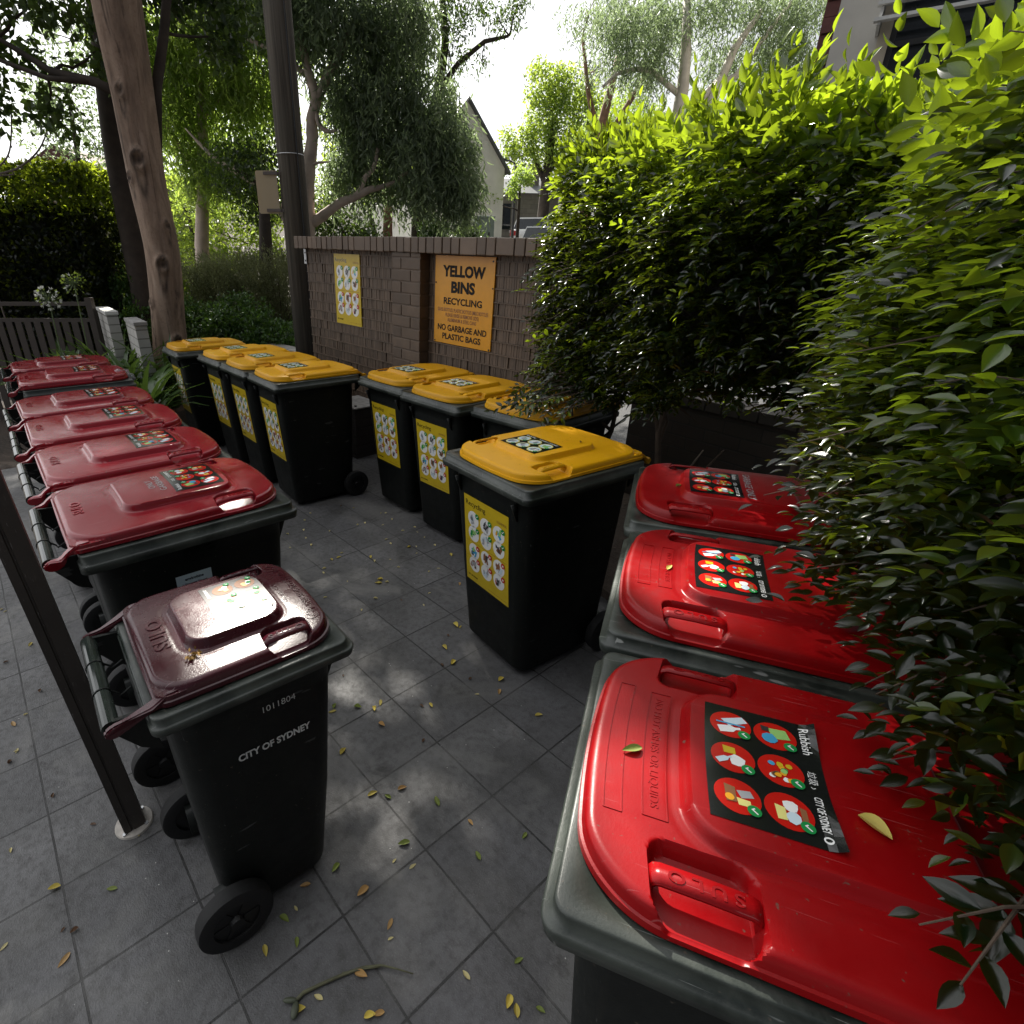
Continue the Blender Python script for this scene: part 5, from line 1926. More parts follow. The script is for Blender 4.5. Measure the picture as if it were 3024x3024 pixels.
for pth in TR:
    pts, rad = [], []
    P_ = [Vector(p) for p, r in pth]; r_ = [r for p, r in pth]
    for i in range(len(P_) - 1):
        p0, p1, p2, p3 = P_[max(i - 1, 0)], P_[i], P_[i + 1], P_[min(i + 2, len(P_) - 1)]
        for k in range(5):
            t = k / 5
            q = 0.5 * ((2 * p1) + (-p0 + p2) * t + (2 * p0 - 5 * p1 + 4 * p2 - p3) * t * t + (-p0 + 3 * p1 - 3 * p2 + p3) * t ** 3)
            pts.append(q - G0); rad.append((r_[i] * (1 - t) + r_[i + 1] * t) * (1 + .06 * random.uniform(-1, 1)))
    pts.append(P_[-1] - G0); rad.append(r_[-1])
    mb.tube(pts, rad, 12)
mb.build('trunk', [M_PALE], gum, smooth=True)
GB = [((-1.7, 12, 5.6), (.9, .8, .6)), ((-.7, 12.1, 5.5), (.9, .8, .7)), ((-2.5, 12.2, 5.9), (.8, .7, .6)), ((-.9, 12.1, 4.5), (.8, .7, .5)), ((.02, 12.0, 4.35), (.5, .6, .45)), ((.42, 12, 3.75), (.45, .6, .4)), ((.62, 12, 3.1), (.36, .5, .3)),
      ((-.3, 12, 3.75), (.7, .7, .4)), ((-1.2, 12.3, 3.9), (.6, .6, .45)), ((-1.7, 12.4, 3.35), (.5, .5, .4)), ((.0, 12, 3.1), (.6, .6, .25)), ((-.8, 12.5, 3.3), (.6, .5, .3)), ((-1.6, 12.3, 4.6), (.6, .6, .5)), ((.55, 12, 2.85), (.4, .5, .15))]
weeping(gum, gb_, GB, 3000, L_GUM)

gb2 = bz(-4.9, 12.6)
g2 = thing('weeping_gum', 'yellowish weeping gum with sparse crown between the leaning tree and the pole', 'tree', gb2)
mb = MB()
o_ = Vector(gb2)
for pth in ([((-4.9, 12.6, .5), .16), ((-4.8, 12.6, 2), .14), ((-4.5, 12.6, 3.5), .11), ((-4.3, 12.6, 5.0), .07), ((-4.0, 12.6, 6.2), .04)], [((-4.6, 12.6, 3.2), .06), ((-5.2, 12.6, 4.2), .05), ((-5.6, 12.6, 5.2), .03)], [((-4.4, 12.6, 4.2), .06), ((-3.7, 12.6, 4.8), .05), ((-3.2, 12.6, 5.6), .03)]):
    mb.tube([Vector(p) - o_ for p, r in pth], [r for p, r in pth], 9)
mb.build('trunk', [M_PALE], g2, smooth=True)
weeping(g2, gb2, [((-4.2, 12.6, 5.4), (.9, .8, .7)), ((-3.4, 12.5, 4.7), (.7, .7, .5)), ((-4.9, 12.7, 4.5), (.8, .8, .6)), ((-3.7, 12.6, 3.7), (.6, .6, .4)), ((-4.4, 12.6, 3.5), (.7, .7, .4)), ((-3.2, 12.6, 5.9), (.8, .7, .5)), ((-5.3, 12.6, 5.6), (.8, .7, .5)), ((-3.3, 12.6, 3.1), (.35, .4, .3))], 2300, L_GUMY)

b_ = bz(-1.1, 15)
tree('small_gum', 'small reddish trunked tree in front of the white garden wall', b_, [((-1.12, 15, b_[2] - .2), .13), ((-1.1, 15, 2.4), .12), ((-1.07, 15, 2.9), .11)], [[((-1.07, 15, 2.9), .07), ((-1.25, 15, 3.25), .05), ((-1.5, 15, 3.7), .03)], [((-1.07, 15, 2.9), .07), ((-.92, 15, 3.3), .05), ((-.7, 15, 3.8), .03)]],
     [((-1.5, 15, 4.0), (.6, .6, .4)), ((-.7, 15, 4.1), (.6, .6, .4))], 120, 16, .10, L_GUM, plain('reddish_bark', (0.17, 0.085, 0.055), .8, var=.25), (.10, .03), .8)
b_ = bz(-.4, 15.8)
tree('dark_tree', 'dark thick trunked tree standing between the small reddish tree and the round bush', b_, [((-.42, 15.8, b_[2] - .2), .22), ((-.35, 15.8, 2.6), .2), ((-.3, 15.8, 3.4), .17), ((-.1, 15.8, 4.5), .14), ((.15, 15.9, 5.4), .12), ((.3, 16, 6.3), .09), ((.2, 16, 7.4), .06)],
     [[((.1, 15.9, 5.3), .08), ((.6, 15.9, 5.9), .06), ((1.2, 15.9, 6.3), .05), ((1.75, 15.9, 6.4), .03)], [((-.1, 15.8, 4.5), .08), ((-.6, 15.9, 5.3), .06), ((-.9, 15.9, 6.3), .04)]],
     [((-.2, 15.9, 7.0), (.9, .9, .7)), ((.6, 15.9, 7.0), (.7, .7, .7)), ((.4, 15.9, 6.1), (.55, .5, .45)), ((1.55, 15.9, 6.65), (.42, .4, .28)), ((1.9, 15.9, 6.95), (.38, .4, .4)), ((1.15, 15.9, 5.95), (.18, .2, .22)), ((-.7, 15.9, 6.0), (.7, .7, .6)), ((-1.2, 15.9, 6.9), (.9, .8, .6)), ((.2, 15.9, 5.2), (.4, .4, .35)), ((-.2, 15.9, 4.6), (.6, .6, .4)), ((.35, 15.9, 4.9), (.3, .3, .25))],
     420, 17, .10, L_DARK, M_DARKB, (.11, .035), .9)
b_ = bz(-3.1, 11.0)
tree('dark_tree', 'dark straight trunk hidden by the cream board on the pole', b_, [((-3.12, 11, .5), .14), ((-3.05, 11, 1.7), .13), ((-2.99, 11, 2.4), .10), ((-3.0, 11.1, 2.9), .05)], [],
     [((-3.0, 11.3, 3.3), (.5, .5, .4)), ((-3.5, 11.3, 3.2), (.5, .5, .4)), ((-3.2, 11.4, 2.6), (.4, .4, .3))], 150, 15, .10, L_DARK, M_DARKB, (.09, .04), .4)

# thicket filling the garden behind
for (lab, x, y, blobs, lm_, n_) in (
        ('sunlit bushy tree with yellow green leaves behind the leaning tree', -7.4, 15.5, [((-7.4, 15.5, 2.4), (1.1, .9, .9)), ((-6.2, 15.2, 2.2), (.9, .8, .8)), ((-8.3, 15.6, 1.6), (.9, .8, .7)), ((-6.8, 15.5, 3.2), (.8, .7, .6))], L_MID, 330),
        ('dense green tree rising between the two trunks and the pole', -5.6, 14.2, [((-5.6, 14.2, 2.7), (.9, .8, .7)), ((-4.7, 14.2, 2.2), (.8, .7, .7)), ((-5.2, 14.2, 1.6), (.9, .8, .5)), ((-4.0, 14.2, 2.7), (.7, .7, .6)), ((-3.7, 14.2, 1.8), (.6, .6, .5))], L_MID, 330),
        ('tall leafy tree filling the background left of the pole', -6.6, 17.5, [((-6.6, 17.5, 5.2), (1.3, 1.1, 1.0)), ((-5.2, 17.5, 5.9), (1.2, 1, 1)), ((-7.6, 17.5, 4.3), (1.0, .9, .8)), ((-5.6, 17.5, 4.2), (1.1, 1, .8)), ((-4.3, 17.5, 4.8), (1.0, .9, .8)), ((-4.2, 17.5, 6.4), (1.2, 1.0, .8))], L_GUMY, 420),
        ('tall grey green tree hanging over the cream house', -8.9, 15.8, [((-8.6, 15.8, 5.3), (1.0, .9, .8)), ((-9.2, 15.8, 4.6), (.9, .8, .7)), ((-8.2, 15.8, 4.2), (.7, .7, .7)), ((-8.2, 15.8, 6.3), (1, .9, .7)), ((-7.3, 15.8, 6.0), (1, .9, .7))], L_GUM, 300),
        ('dark shrubby tree low behind the gum trunk', -1.9, 13.6, [((-2.0, 13.6, 2.3), (.55, .5, .5)), ((-1.5, 13.6, 2.1), (.5, .5, .4)), ((-2.5, 13.6, 2.6), (.5, .5, .5))], L_DARK, 150),
        ('bright leafy tree seen between the gum branches', -1.6, 16.6, [((-1.8, 16.6, 3.6), (.8, .7, .6)), ((-.9, 16.6, 4.2), (.8, .7, .7)), ((-2.3, 16.6, 4.6), (.9, .8, .8)), ((-3.2, 16.6, 3.4), (.8, .7, .7)), ((-1.9, 16.6, 5.8), (.9, .8, .7))], L_MID, 300),
        ('round trimmed bush at the foot of the white garden wall', .0, 15.0, [((.0, 15.0, 2.35), (.36, .36, .36)), ((.2, 15.0, 2.15), (.3, .3, .25))], L_BUSH, 90),
        ('low dark bush beside the green utility cabinet', 1.0, 17.5, [((.9, 17.5, 2.45), (.32, .3, .28)), ((1.2, 17.5, 2.35), (.25, .25, .22))], L_DARK, 60)):
    b_ = bz(x, y)
    tree('leafy_tree' if 'tree' in lab else 'bush', lab, b_, [((x, y, b_[2] - .2), .10), ((x + .05, y, (b_[2] + blobs[0][0][2]) / 2), .08), (blobs[0][0], .04)], [], blobs, n_, 17, .11 if 'tree' in lab else .06, lm_, M_DARKB, (.10, .055), .1, cat='tree' if 'tree' in lab else 'bush', trunk_name='trunk' if 'tree' in lab else 'stem', crown_name='crown' if 'tree' in lab else 'foliage')

# right background
b_ = bz(5.3, 30)
tree('round_tree', 'tall round crowned tree against the sky right of the white gable', b_, [((5.3, 30, b_[2] - .3), .3), ((5.4, 30, 5.0), .26), ((5.5, 30, 7.5), .16)], [[((5.4, 30, 5.0), .14), ((4.6, 30, 6.4), .08)], [((5.4, 30, 5.4), .14), ((6.4, 30, 7.0), .08)]],
     [((5.2, 30, 8.9), (1.1, 1, 1.0)), ((6.2, 30, 8.6), (1.2, 1.1, 1.0)), ((5.0, 30, 7.6), (1.0, 1, .9)), ((6.0, 30, 7.3), (1.2, 1.1, .9)), ((4.2, 30, 6.6), (.8, .8, .7)), ((3.6, 30, 6.0), (.6, .6, .6)), ((5.2, 30, 6.2), (1.0, .9, .7)), ((6.8, 30, 6.3), (1, .9, .8)), ((7.4, 30, 8.0), (1, .9, .9)), ((3.5, 30, 7.1), (.3, .3, .4))], 620, 18, .17, L_MID, M_DARKB, (.17, .085), .2)
b_ = bz(6.2, 21.5)
tree('leafy_tree', 'yellow green tree in front of the round crowned tree, right of the street', b_, [((6.2, 21.5, b_[2] - .3), .2), ((6.1, 21.5, 3.8), .16), ((6.0, 21.5, 5.4), .1)], [], [((5.4, 21.5, 5.5), (.7, .7, .55)), ((6.2, 21.5, 6.2), (.8, .7, .6)), ((6.9, 21.5, 5.8), (.8, .7, .6)), ((4.9, 21.5, 4.9), (.5, .5, .45)), ((6.0, 21.5, 5.0), (.9, .8, .5)), ((7.0, 21.5, 4.9), (.8, .8, .5))], 330, 17, .12, L_GUMY, M_DARKB, (.11, .06), .2)
b_ = bz(3.2, 23)
tree('leafy_tree', 'small bright yellow green street tree by the parked cars', b_, [((3.2, 23, b_[2] - .2), .08), ((3.2, 23, 3.4), .06), ((3.2, 23, 4.2), .04)], [], [((3.3, 23, 4.5), (.4, .4, .3)), ((2.9, 23, 4.1), (.25, .3, .2)), ((2.15, 23, 3.75), (.24, .3, .16))], 90, 15, .09, L_GUMY, M_DARKB, (.11, .06), .3)
rb_ = bz(5.1, 14)
rg = thing('white_gum', 'gum with bare white twisting limbs and hanging leaves above the hedge', 'tree', rb_)
mb = MB(); o_ = Vector(rb_)
RG = [[((5.0, 14, .2), .20), ((5.15, 14, 2.5), .17), ((5.21, 14, 4.4), .14), ((5.22, 14, 5.0), .12), ((5.17, 14, 5.6), .10), ((5.03, 14, 6.4), .07)],
      [((5.2, 14, 4.3), .10), ((5.6, 13.9, 4.75), .10), ((5.95, 13.9, 5.1), .09), ((6.1, 13.9, 5.6), .08), ((6.5, 13.9, 6.2), .05)],
      [((5.75, 13.9, 4.9), .07), ((6.2, 13.8, 5.15), .06), ((6.5, 13.8, 5.6), .05), ((7.0, 13.8, 6.3), .03)],
      [((5.2, 14, 4.85), .06), ((4.8, 14, 5.1), .055), ((4.5, 14, 5.28), .05), ((4.15, 14, 5.3), .045), ((3.8, 14, 5.22), .04), ((3.55, 14, 5.0), .03)],
      [((5.4, 13.8, 3.9), .10), ((5.75, 13.8, 4.6), .10), ((5.9, 13.8, 5.1), .09)]]
for pth in RG:
    mb.tube([Vector(p) - o_ for p, r in pth], [r for p, r in pth], 10)
mb.build('trunk', [M_WHITEB], rg, smooth=True)
weeping(rg, rb_, [((3.6, 14, 6.2), (.5, .5, .4)), ((4.3, 14, 6.2), (.6, .6, .5)), ((5.2, 14, 6.4), (.7, .6, .4)), ((6.2, 14, 6.5), (.7, .6, .4)), ((7.0, 14, 6.1), (.6, .6, .5)), ((4.6, 14, 5.5), (.5, .5, .35)), ((6.7, 14, 5.5), (.6, .5, .4)), ((7.4, 14, 5.6), (.4, .5, .4)), ((6.0, 14.3, 5.7), (.5, .4, .3)), ((3.9, 14, 5.6), (.35, .4, .3)), ((7.5, 14, 6.6), (.7, .6, .4))], 1500, L_GUM, (.14, .024), (.3, .8))
b_ = bz(4.3, 18)
tree('red_gum', 'reddish branched gum behind the white limbed gum', b_, [((4.3, 18, b_[2] - .3), .18), ((4.5, 18, 4.2), .15), ((4.7, 18, 5.4), .12), ((4.9, 18, 6.6), .08)], [[((4.5, 18, 4.2), .1), ((5.2, 18, 5.4), .08), ((5.9, 18, 6.6), .05)], [((4.6, 18, 4.8), .1), ((4.2, 18, 5.8), .06), ((3.9, 18, 7.0), .04)]],
     [((4.0, 18, 7.4), (.8, .7, .6)), ((5.0, 18, 7.5), (.9, .8, .6)), ((6.2, 18, 7.2), (.9, .8, .6)), ((5.6, 18, 6.2), (.6, .6, .4)), ((4.3, 18, 6.3), (.5, .5, .4))], 230, 16, .12, L_GUM, plain('orange_bark', (0.22, 0.12, 0.075), .8, var=.3), (.13, .03), .9)

# shrubs on the bank left of the pole
SHG = 'feathery shrubs on the bank'
for lab, x, y, s in (('feathery grey green shrub next to the leaning tree, leftmost on the bank', -4.25, 10.4, .95), ('feathery grey green shrub in the middle of the bank', -3.45, 10.6, 1.0), ('taller feathery shrub close to the dark pole', -2.75, 10.5, 1.1)):
    b_ = bz(x, y)
    root = thing('feathery_shrub', lab, 'shrub', b_, 0, SHG)
    n = 11000
    # soft upright plumes
    pl_ = 60
    c0 = np.stack([rng.normal(size=pl_) * .30, rng.normal(size=pl_) * .25, np.zeros(pl_)], 1)
    dr = np.stack([c0[:, 0] * 1.1 + rng.normal(size=pl_) * .22, c0[:, 1] + rng.normal(size=pl_) * .2, rng.uniform(.7, 1.05, pl_)], 1) * s
    i = rng.integers(0, pl_, n)
    t = rng.random(n) ** .7
    P = c0[i] + dr[i] * t[:, None] + rng.normal(size=(n, 3)) * .045
    D = unit(dr[i]) + rdir(n) * .8
    leaves('foliage', P, D, rdir(n), rng.uniform(.05, .09, n), .014, T_DIA, L_FEATHER, root)
    mb = MB()
    for k in range(0, pl_, 3):
        mb.tube([Vector(c0[k]) * .4 + Vector((0, 0, -.1)), Vector(c0[k] + dr[k] * .5), Vector(c0[k] + dr[k])], [.008, .005, .002], 5)
    mb.build('stem', [M_BARK], root)


def leafy_bush(name, lab, x, y, z, blobs, n, leaf, mat, group=None, zb=None):
    root = thing(name, lab, 'bush', (x, y, z), 0, group)
    P = clumps([b[0] for b in blobs], [b[1] for b in blobs], n, 9, .035, .45)
    m_ = len(P)
    D = rdir(m_) + np.array([0, 0, .25])
    leaves('foliage', P - np.array([x, y, z]), D, rdir(m_) + np.array([0, 0, 1.2]), rng.uniform(.7, 1.3, m_) * leaf[0], leaf[1], T_NEAR, mat, root)
    mb = MB()
    for c, r in blobs:
        for k in range(5):
            e = Vector(c) - Vector((x, y, z)) + Vector(rdir(1)[0]) * min(r) * .8
            mb.tube(wiggle((e.x * .5, e.y * .5, 0), e, 4, .06), [.010, .008, .006, .004, .002], 5)
    mb.build('stem', [M_BARK], root)
    return root


leafy_bush('leafy_bush', 'low dark green bush with small shiny leaves between the tree and the pole', -2.75, 7.85, .25, [((-3.2, 7.9, .85), (.45, .40, .32)), ((-2.65, 7.8, .82), (.5, .42, .34)), ((-2.15, 7.7, .72), (.42, .38, .24)), ((-2.75, 8.2, 1.0), (.5, .35, .28)), ((-1.75, 7.55, .62), (.22, .2, .14)), ((-3.45, 8.1, 1.0), (.3, .3, .22))], 1150, (.060, .026), L_BUSH)
leafy_bush('leafy_bush', 'dark bush in the gap left of the leaning tree, above the white brick wall', -3.95, 7.7, .1, [((-3.95, 7.75, .95), (.28, .25, .25)), ((-3.75, 7.65, .75), (.22, .2, .22)), ((-4.1, 8.1, 1.35), (.3, .3, .3))], 260, (.06, .026), L_BUSH)
leafy_bush('leafy_bush', 'sunlit bush at the right end of the clipped hedge', -4.7, 9.6, gz(-4.7, 9.6), [((-4.6, 9.5, 1.8), (.4, .4, .5)), ((-4.9, 9.6, 1.2), (.45, .4, .5)), ((-4.3, 9.6, 1.3), (.3, .3, .4))], 420, (.07, .035), L_MID)

# strap leaved plants at the foot of the tree
SG_ = 'strap leaved clumps along the garden edge'
for lab, x, y, n in (('strap leaved clump right in front of the slat fence, beyond the farthest red bins', -3.30, 5.75, 70), ('strap leaved clump in the middle of the planting between fence and tree', -2.98, 5.55, 64), ('strap leaved clump against the base of the leaning tree', -2.95, 6.15, 56), ('strap leaved clump beside the paving near the gap in the red row', -2.72, 5.0, 40), ('tall strap leaved clump below the white brick wall', -3.55, 6.25, 60), ('strap leaved clump at the back, under the white flower heads', -3.95, 6.0, 54)):
    root = thing('strap_plant', lab, 'plant', (x, y, 0.16), rng.uniform(0, 6), SG_)
    n = int(n * 1.7)
    a = rng.uniform(0, 2 * math.pi, n)
    L_ = rng.uniform(.55, 1.0, n)
    P, D, W_, LL, NN = [], [], [], [], []
    segs = 5
    up0 = rng.uniform(1.05, 1.5, n)
    bend = rng.uniform(.8, 2.1, n)
    p = np.stack([.05 * np.cos(a), .05 * np.sin(a), np.full(n, .02)], 1)
    th = up0.copy()
    vs, fs, rv = [], [], []
    ring_prev = None
    for s_ in range(segs + 1):
        t = s_ / segs
        w = .017 * (1 - .15 * t) * (1 if s_ < segs else .05) * (0.55 + 1.4 * math.sin(math.pi * min(.95, .25 + .7 * t)))
        sd = np.stack([-np.sin(a), np.cos(a), np.zeros(n)], 1)
        l_, r_ = p - sd * w, p + sd * w
        base_i = len(vs)
        for q in range(n):
            vs.append(l_[q]); vs.append(p[q] - np.array([0, 0, .006])); vs.append(r_[q])
        if ring_prev is not None:
            for q in range(n):
                A_, B_ = ring_prev + 3 * q, base_i + 3 * q
                fs.append((A_, A_ + 1, B_ + 1, B_)); fs.append((A_ + 1, A_ + 2, B_ + 2, B_ + 1))
        ring_prev = base_i
        d = np.stack([np.cos(a) * np.cos(th), np.sin(a) * np.cos(th), np.sin(th)], 1)
        p = p + d * (L_ / segs)[:, None]
        th = th - bend / segs
    me = mesh_from('leaves', vs, fs, L_STRAP, smooth=True)
    at = me.attributes.new('rnd', 'FLOAT', 'POINT')
    rr_ = rng.random(n)
    at.data.foreach_set('value', np.tile(np.repeat(rr_, 3), segs + 1).astype(np.float32))
    link('leaves', me, root)

M_PETAL = leaf_mat('white_petal', (0.62, 0.62, 0.58), (0.75, 0.75, 0.72), (0.7, 0.72, 0.66), .4, .5)
M_STALK = plain('green_stalk', (0.10, 0.15, 0.05), .6)
for lab, x, y, h, n, wht in (('white flower head on a thin stalk in front of the slat fence', -4.08, 6.2, 1.34, 60, .5), ('taller seeding flower head with few white petals above the slat fence', -3.77, 6.2, 1.48, 60, .12)):
    root = thing('agapanthus', lab, 'flower', (x, y, 0.0))
    mb = MB()
    mb.tube([(-.04, 0, 0), (-.03, 0, h * .5), (0, 0, h)], [.007, .006, .005], 7)
    st_d = rdir(n); st_d[:, 2] = st_d[:, 2] * .8 + (.1 if wht > .3 else .25); st_d = unit(st_d)
    for d in st_d:
        mb.tube([(0, 0, h), tuple(np.array([0, 0, h]) + d * .06), tuple(np.array([0, 0, h]) + d * .10 + np.array([0, 0, -.01]))], [.0016, .0014, .0012], 4)
    mb.build('stalk', [M_STALK], root)
    tip = np.array([0, 0, h]) + st_d * .10
    k = rng.random(n) < wht
    Pw = np.repeat(tip[k], 5, 0)
    leaves('petal', Pw, np.repeat(st_d[k], 5, 0) + rdir(len(Pw)) * .8, rdir(len(Pw)), .035, .014, T_DIA, M_PETAL, root)
    Pg = np.repeat(tip[~k], 3, 0)
    leaves('bud', Pg, np.repeat(st_d[~k], 3, 0) + rdir(len(Pg)) * .4, rdir(len(Pg)), .030, .010, T_DIA, L_MID, root)

# ================================================================ pole, post, fence, walls
M_POLE = None


def pole_mat():
    m, nt, b = new_mat('weathered_timber')
    v = coords(nt, rnd=False)
    mp = N(nt, 'ShaderNodeMapping')
    mp.inputs['Scale'].default_value = (34, 34, .8)
    nt.links.new(v, mp.inputs['Vector'])
    n1 = noise(nt, mp.outputs['Vector'], 1.0, 6, .65)
    n2 = noise(nt, v, 2.0, 3)
    c = ramp(nt, n1, [(.3, (.036, .030, .024)), (.55, (.100, .086, .068)), (.75, (.165, .146, .118))])
    c = mixc(nt, ramp(nt, n2, [(.45, 0), (.7, .4)]), c, (.060, .066, .052))
    nt.links.new(c, b.inputs['Base Color'])
    b.inputs['Roughness'].default_value = .9
    bump(nt, b, n1, .7, .006)
    return m


pb = (-1.47, 6.62, gz(-1.47, 6.62))
pole = thing('timber_pole', 'tall weathered round timber pole behind the left end of the brick wall', 'pole', pb)
mb = MB()
mb.cyl((0, 0, -.3), (.02, .02, 7.6), .142, .125, n=32)
mb.build('shaft', [pole_mat()], pole, smooth=True)
mb = MB()
mb.tube([(.143 * math.cos(2 * math.pi * k / 24), .143 * math.sin(2 * math.pi * k / 24), 2.715) for k in range(25)], [.004] * 25, 6)
mb.build('wire_band', [M_GALV], pole)
mb = MB(); mb.tube([(.10, -.105, .2), (.102, -.100, 3.0), (.095, -.098, 7.4)], [.008] * 3, 6)
mb.build('cable', [M_BLACKP], pole)
M_BOARD = leaf_mat('cream_corflute', (.62, .53, .38), (.62, .53, .38), (.75, .62, .42), .5, .5)
brd = thing('board', 'cream metal board strapped to the dark timber pole, seen from behind', 'sign', (-1.70, 6.52, 2.15))
mb = MB()
mb.prism([(-.105, .0), (-.118, .012), (-.118, .375), (-.105, .388), (.10, .388), (.10, .0)], 'y', -.004, .004)
mb.build('panel', [M_BOARD], brd)
for z_ in (.365, .03):
    mb = MB(); mb.box(-.03, .14, .006, .022, z_ - .014, z_ + .014)
    mb.box(-.035, .11, -.016, -.005, z_ - .014, z_ + .014)
    mb.build('strap', [plain('strap_steel', (.12, .10, .09), .6)], brd)

M_POST = bin_plastic('brown_painted_steel', (.034, .027, .022), (.060, .050, .042), .5, .42, dirt=(.09, .06, .04), streaks=.3, run=.25)
po = thing('post', 'square brown metal post on round cream foot beside the burgundy bin', 'post', (-.985, 1.205, 0), R(38))
po.rotation_euler = (R(.6), R(-2.6), R(38))
mb = MB()
w_ = .032
prof = []
for sx, sy in ((1, -1), (1, 1), (-1, 1), (-1, -1)):
    pass
pts_ = [(-w_, -w_), (-.012, -w_), (-.010, -w_ + .004), (-.006, -w_ + .004), (-.004, -w_), (w_, -w_), (w_, -.012), (w_ - .004, -.010), (w_ - .004, -.006), (w_, -.004), (w_, w_), (.012, w_), (.010, w_ - .004), (.006, w_ - .004), (.004, w_), (-w_, w_), (-w_, .012), (-w_ + .004, .010), (-w_ + .004, .006), (-w_, .004)]
mb.prism(pts_, 'z', .006, 3.1)
mb.build('shaft', [M_POST], po)
mb = MB(); mb.cyl((0, 0, 0.001), (0, 0, .009), .058, .056, n=36)
bp_ = mb.build('base_plate', [plain('cream_plate', (.40, .37, .33), .6, var=.3, scale=24)], po)
mb = MB()
for k in range(4):
    mb.cyl((.047 * math.cos(k * 1.571 + .78), .047 * math.sin(k * 1.571 + .78), .009), (.047 * math.cos(k * 1.571 + .78), .047 * math.sin(k * 1.571 + .78), .015), .006, n=6)
mb.build('bolt', [M_GALV], bp_)

M_SLAT = plain('brown_fence_slat', (.052, .040, .033), .6, var=.15)
fz0 = -.30
fe = thing('fence', 'brown metal fence of upright slats in front of the clipped hedge', 'fence', (-4.9, 6.62, fz0))
mb = MB()
fx0, fx1 = -2.6, 1.0
mb.box(fx0, fx1, -.025, .025, 1.535, 1.575)
mb.box(fx0, fx1, -.02, .02, 1.36, 1.40)
mb.box(fx0, fx1, -.02, .02, .12, .16)
mb.build('rail', [M_SLAT], fe)
mb = MB()
x = fx0
while x < fx1:
    mb.box(x, x + .075, -.032, -.020, .05, 1.36)
    x += .108
mb.build('slat_panel', [M_SLAT], fe)
for x in (-2.55, -.92, 1.0):
    mb = MB(); mb.box(x - .035, x + .035, -.035, .035, 0, 1.62)
    mb.build('post', [M_SLAT], fe)


def brick_mat(name, c1, c2, mortar, bw=.24, rh=.086, rough=.8):
    m, nt, b = new_mat(name)
    tc = nt.nodes.new('ShaderNodeTexCoord')
    mp = N(nt, 'ShaderNodeMapping')
    mp.inputs['Rotation'].default_value = (R(90), 0, 0)
    nt.links.new(tc.outputs['Object'], mp.inputs['Vector'])
    br = nt.nodes.new('ShaderNodeTexBrick')
    br.inputs['Scale'].default_value = 1.0
    br.inputs['Brick Width'].default_value = bw
    br.inputs['Row Height'].default_value = rh
    br.inputs['Mortar Size'].default_value = .006
    br.inputs['Color1'].default_value = (*c1, 1); br.inputs['Color2'].default_value = (*c2, 1); br.inputs['Mortar'].default_value = (*mortar, 1)
    nt.links.new(mp.outputs['Vector'], br.inputs['Vector'])
    n1 = noise(nt, tc.outputs['Object'], 6, 5)
    c = mixc(nt, ramp(nt, n1, [(.4, 0), (.7, .35)]), br.outputs['Color'], tuple(x * .6 for x in c1))
    nt.links.new(c, b.inputs['Base Color'])
    b.inputs['Roughness'].default_value = rough
    iv = N(nt, 'ShaderNodeMath', operation='SUBTRACT'); iv.inputs[0].default_value = 1.0
    nt.links.new(br.outputs['Fac'], iv.inputs[1])
    bump(nt, b, iv.outputs[0], .6, .004)
    return m


M_WBRICK = brick_mat('white_painted_brick', (.42, .41, .38), (.48, .46, .43), (.20, .19, .17))
ww = thing('white_brick_wall', 'low white painted brick wall with sunlit capping between fence and tree', 'wall', (-3.98, 6.98, -.4), R(-55))
mb = MB(); mb.box(0, .86, -.055, .055, 0, 1.56)
mb.build('brickwork', [M_WBRICK], ww)
mb = MB(); mb.box(-.01, .87, -.065, .065, 1.563, 1.60, bev=.006)
mb.build('capping', [plain('white_capping', (.62, .61, .58), .7)], ww)
ww2 = thing('white_brick_wall', 'shaded grey white brick wall half hidden behind the leaning tree', 'wall', (-3.98, 6.98, -.4), R(-55))
mb = MB(); mb.box(.98, 1.6, .10, .21, 0, 1.50)
mb.build('brickwork', [M_WBRICK], ww2)
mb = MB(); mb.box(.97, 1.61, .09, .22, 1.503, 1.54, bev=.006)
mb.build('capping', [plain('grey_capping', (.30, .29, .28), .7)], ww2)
lw = thing('low_garden_wall', 'low dark brick garden wall behind the hedge stems beside the road', 'wall', (1.47, 3.98, 0), R(-57.5))
mb = MB()
mb.box(0, 4.6, .0, .20, -.1, .80)
mb.build('brickwork', [brick_mat('dark_brick', (.040, .032, .027), (.052, .040, .034), (.03, .028, .025))], lw)
mb = MB()
x = 0
while x < 4.6:
    mb.box(x, x + .105, -.01, .21, .803, .872, bev=.005)
    x += .115
mb.build('capping', [plain('dark_capping', (.050, .042, .036), .8, var=.2)], lw)
M_CONC = plain('pale_concrete', (.30, .29, .27), .85, var=.2, bmp=.4)
ed = thing('garden_edge', 'pale concrete garden edging beside the pole, under the bush', 'edging', (-1.85, 7.2, 0), R(-50))
mb = MB(); mb.box(-.45, .45, -.10, .10, -.1, .70, bev=.02)
mb.build('block', [M_CONC], ed)

# ================================================================ buildings
M_RENDER = plain('white_render', (.78, .76, .70), .85, var=.06, scale=4, bmp=.2)
M_CREAM = plain('cream_render', (.42, .37, .29), .85, var=.10, scale=4, bmp=.2)
M_TILER = plain('dark_red_roof', (.11, .040, .035), .8, var=.2, scale=12)
M_SLATE = plain('grey_slate', (.11, .115, .12), .6, var=.2, scale=10)
M_GLASS = plain('dark_window_glass', (.014, .018, .022), .06, var=.3)
M_FRAMEW = plain('white_frame', (.5, .5, .48), .5)
M_FRAMED = plain('dark_frame', (.03, .03, .032), .4)
M_STONE = brick_mat('grey_stone', (.16, .145, .13), (.20, .18, .155), (.10, .095, .085), .45, .22)

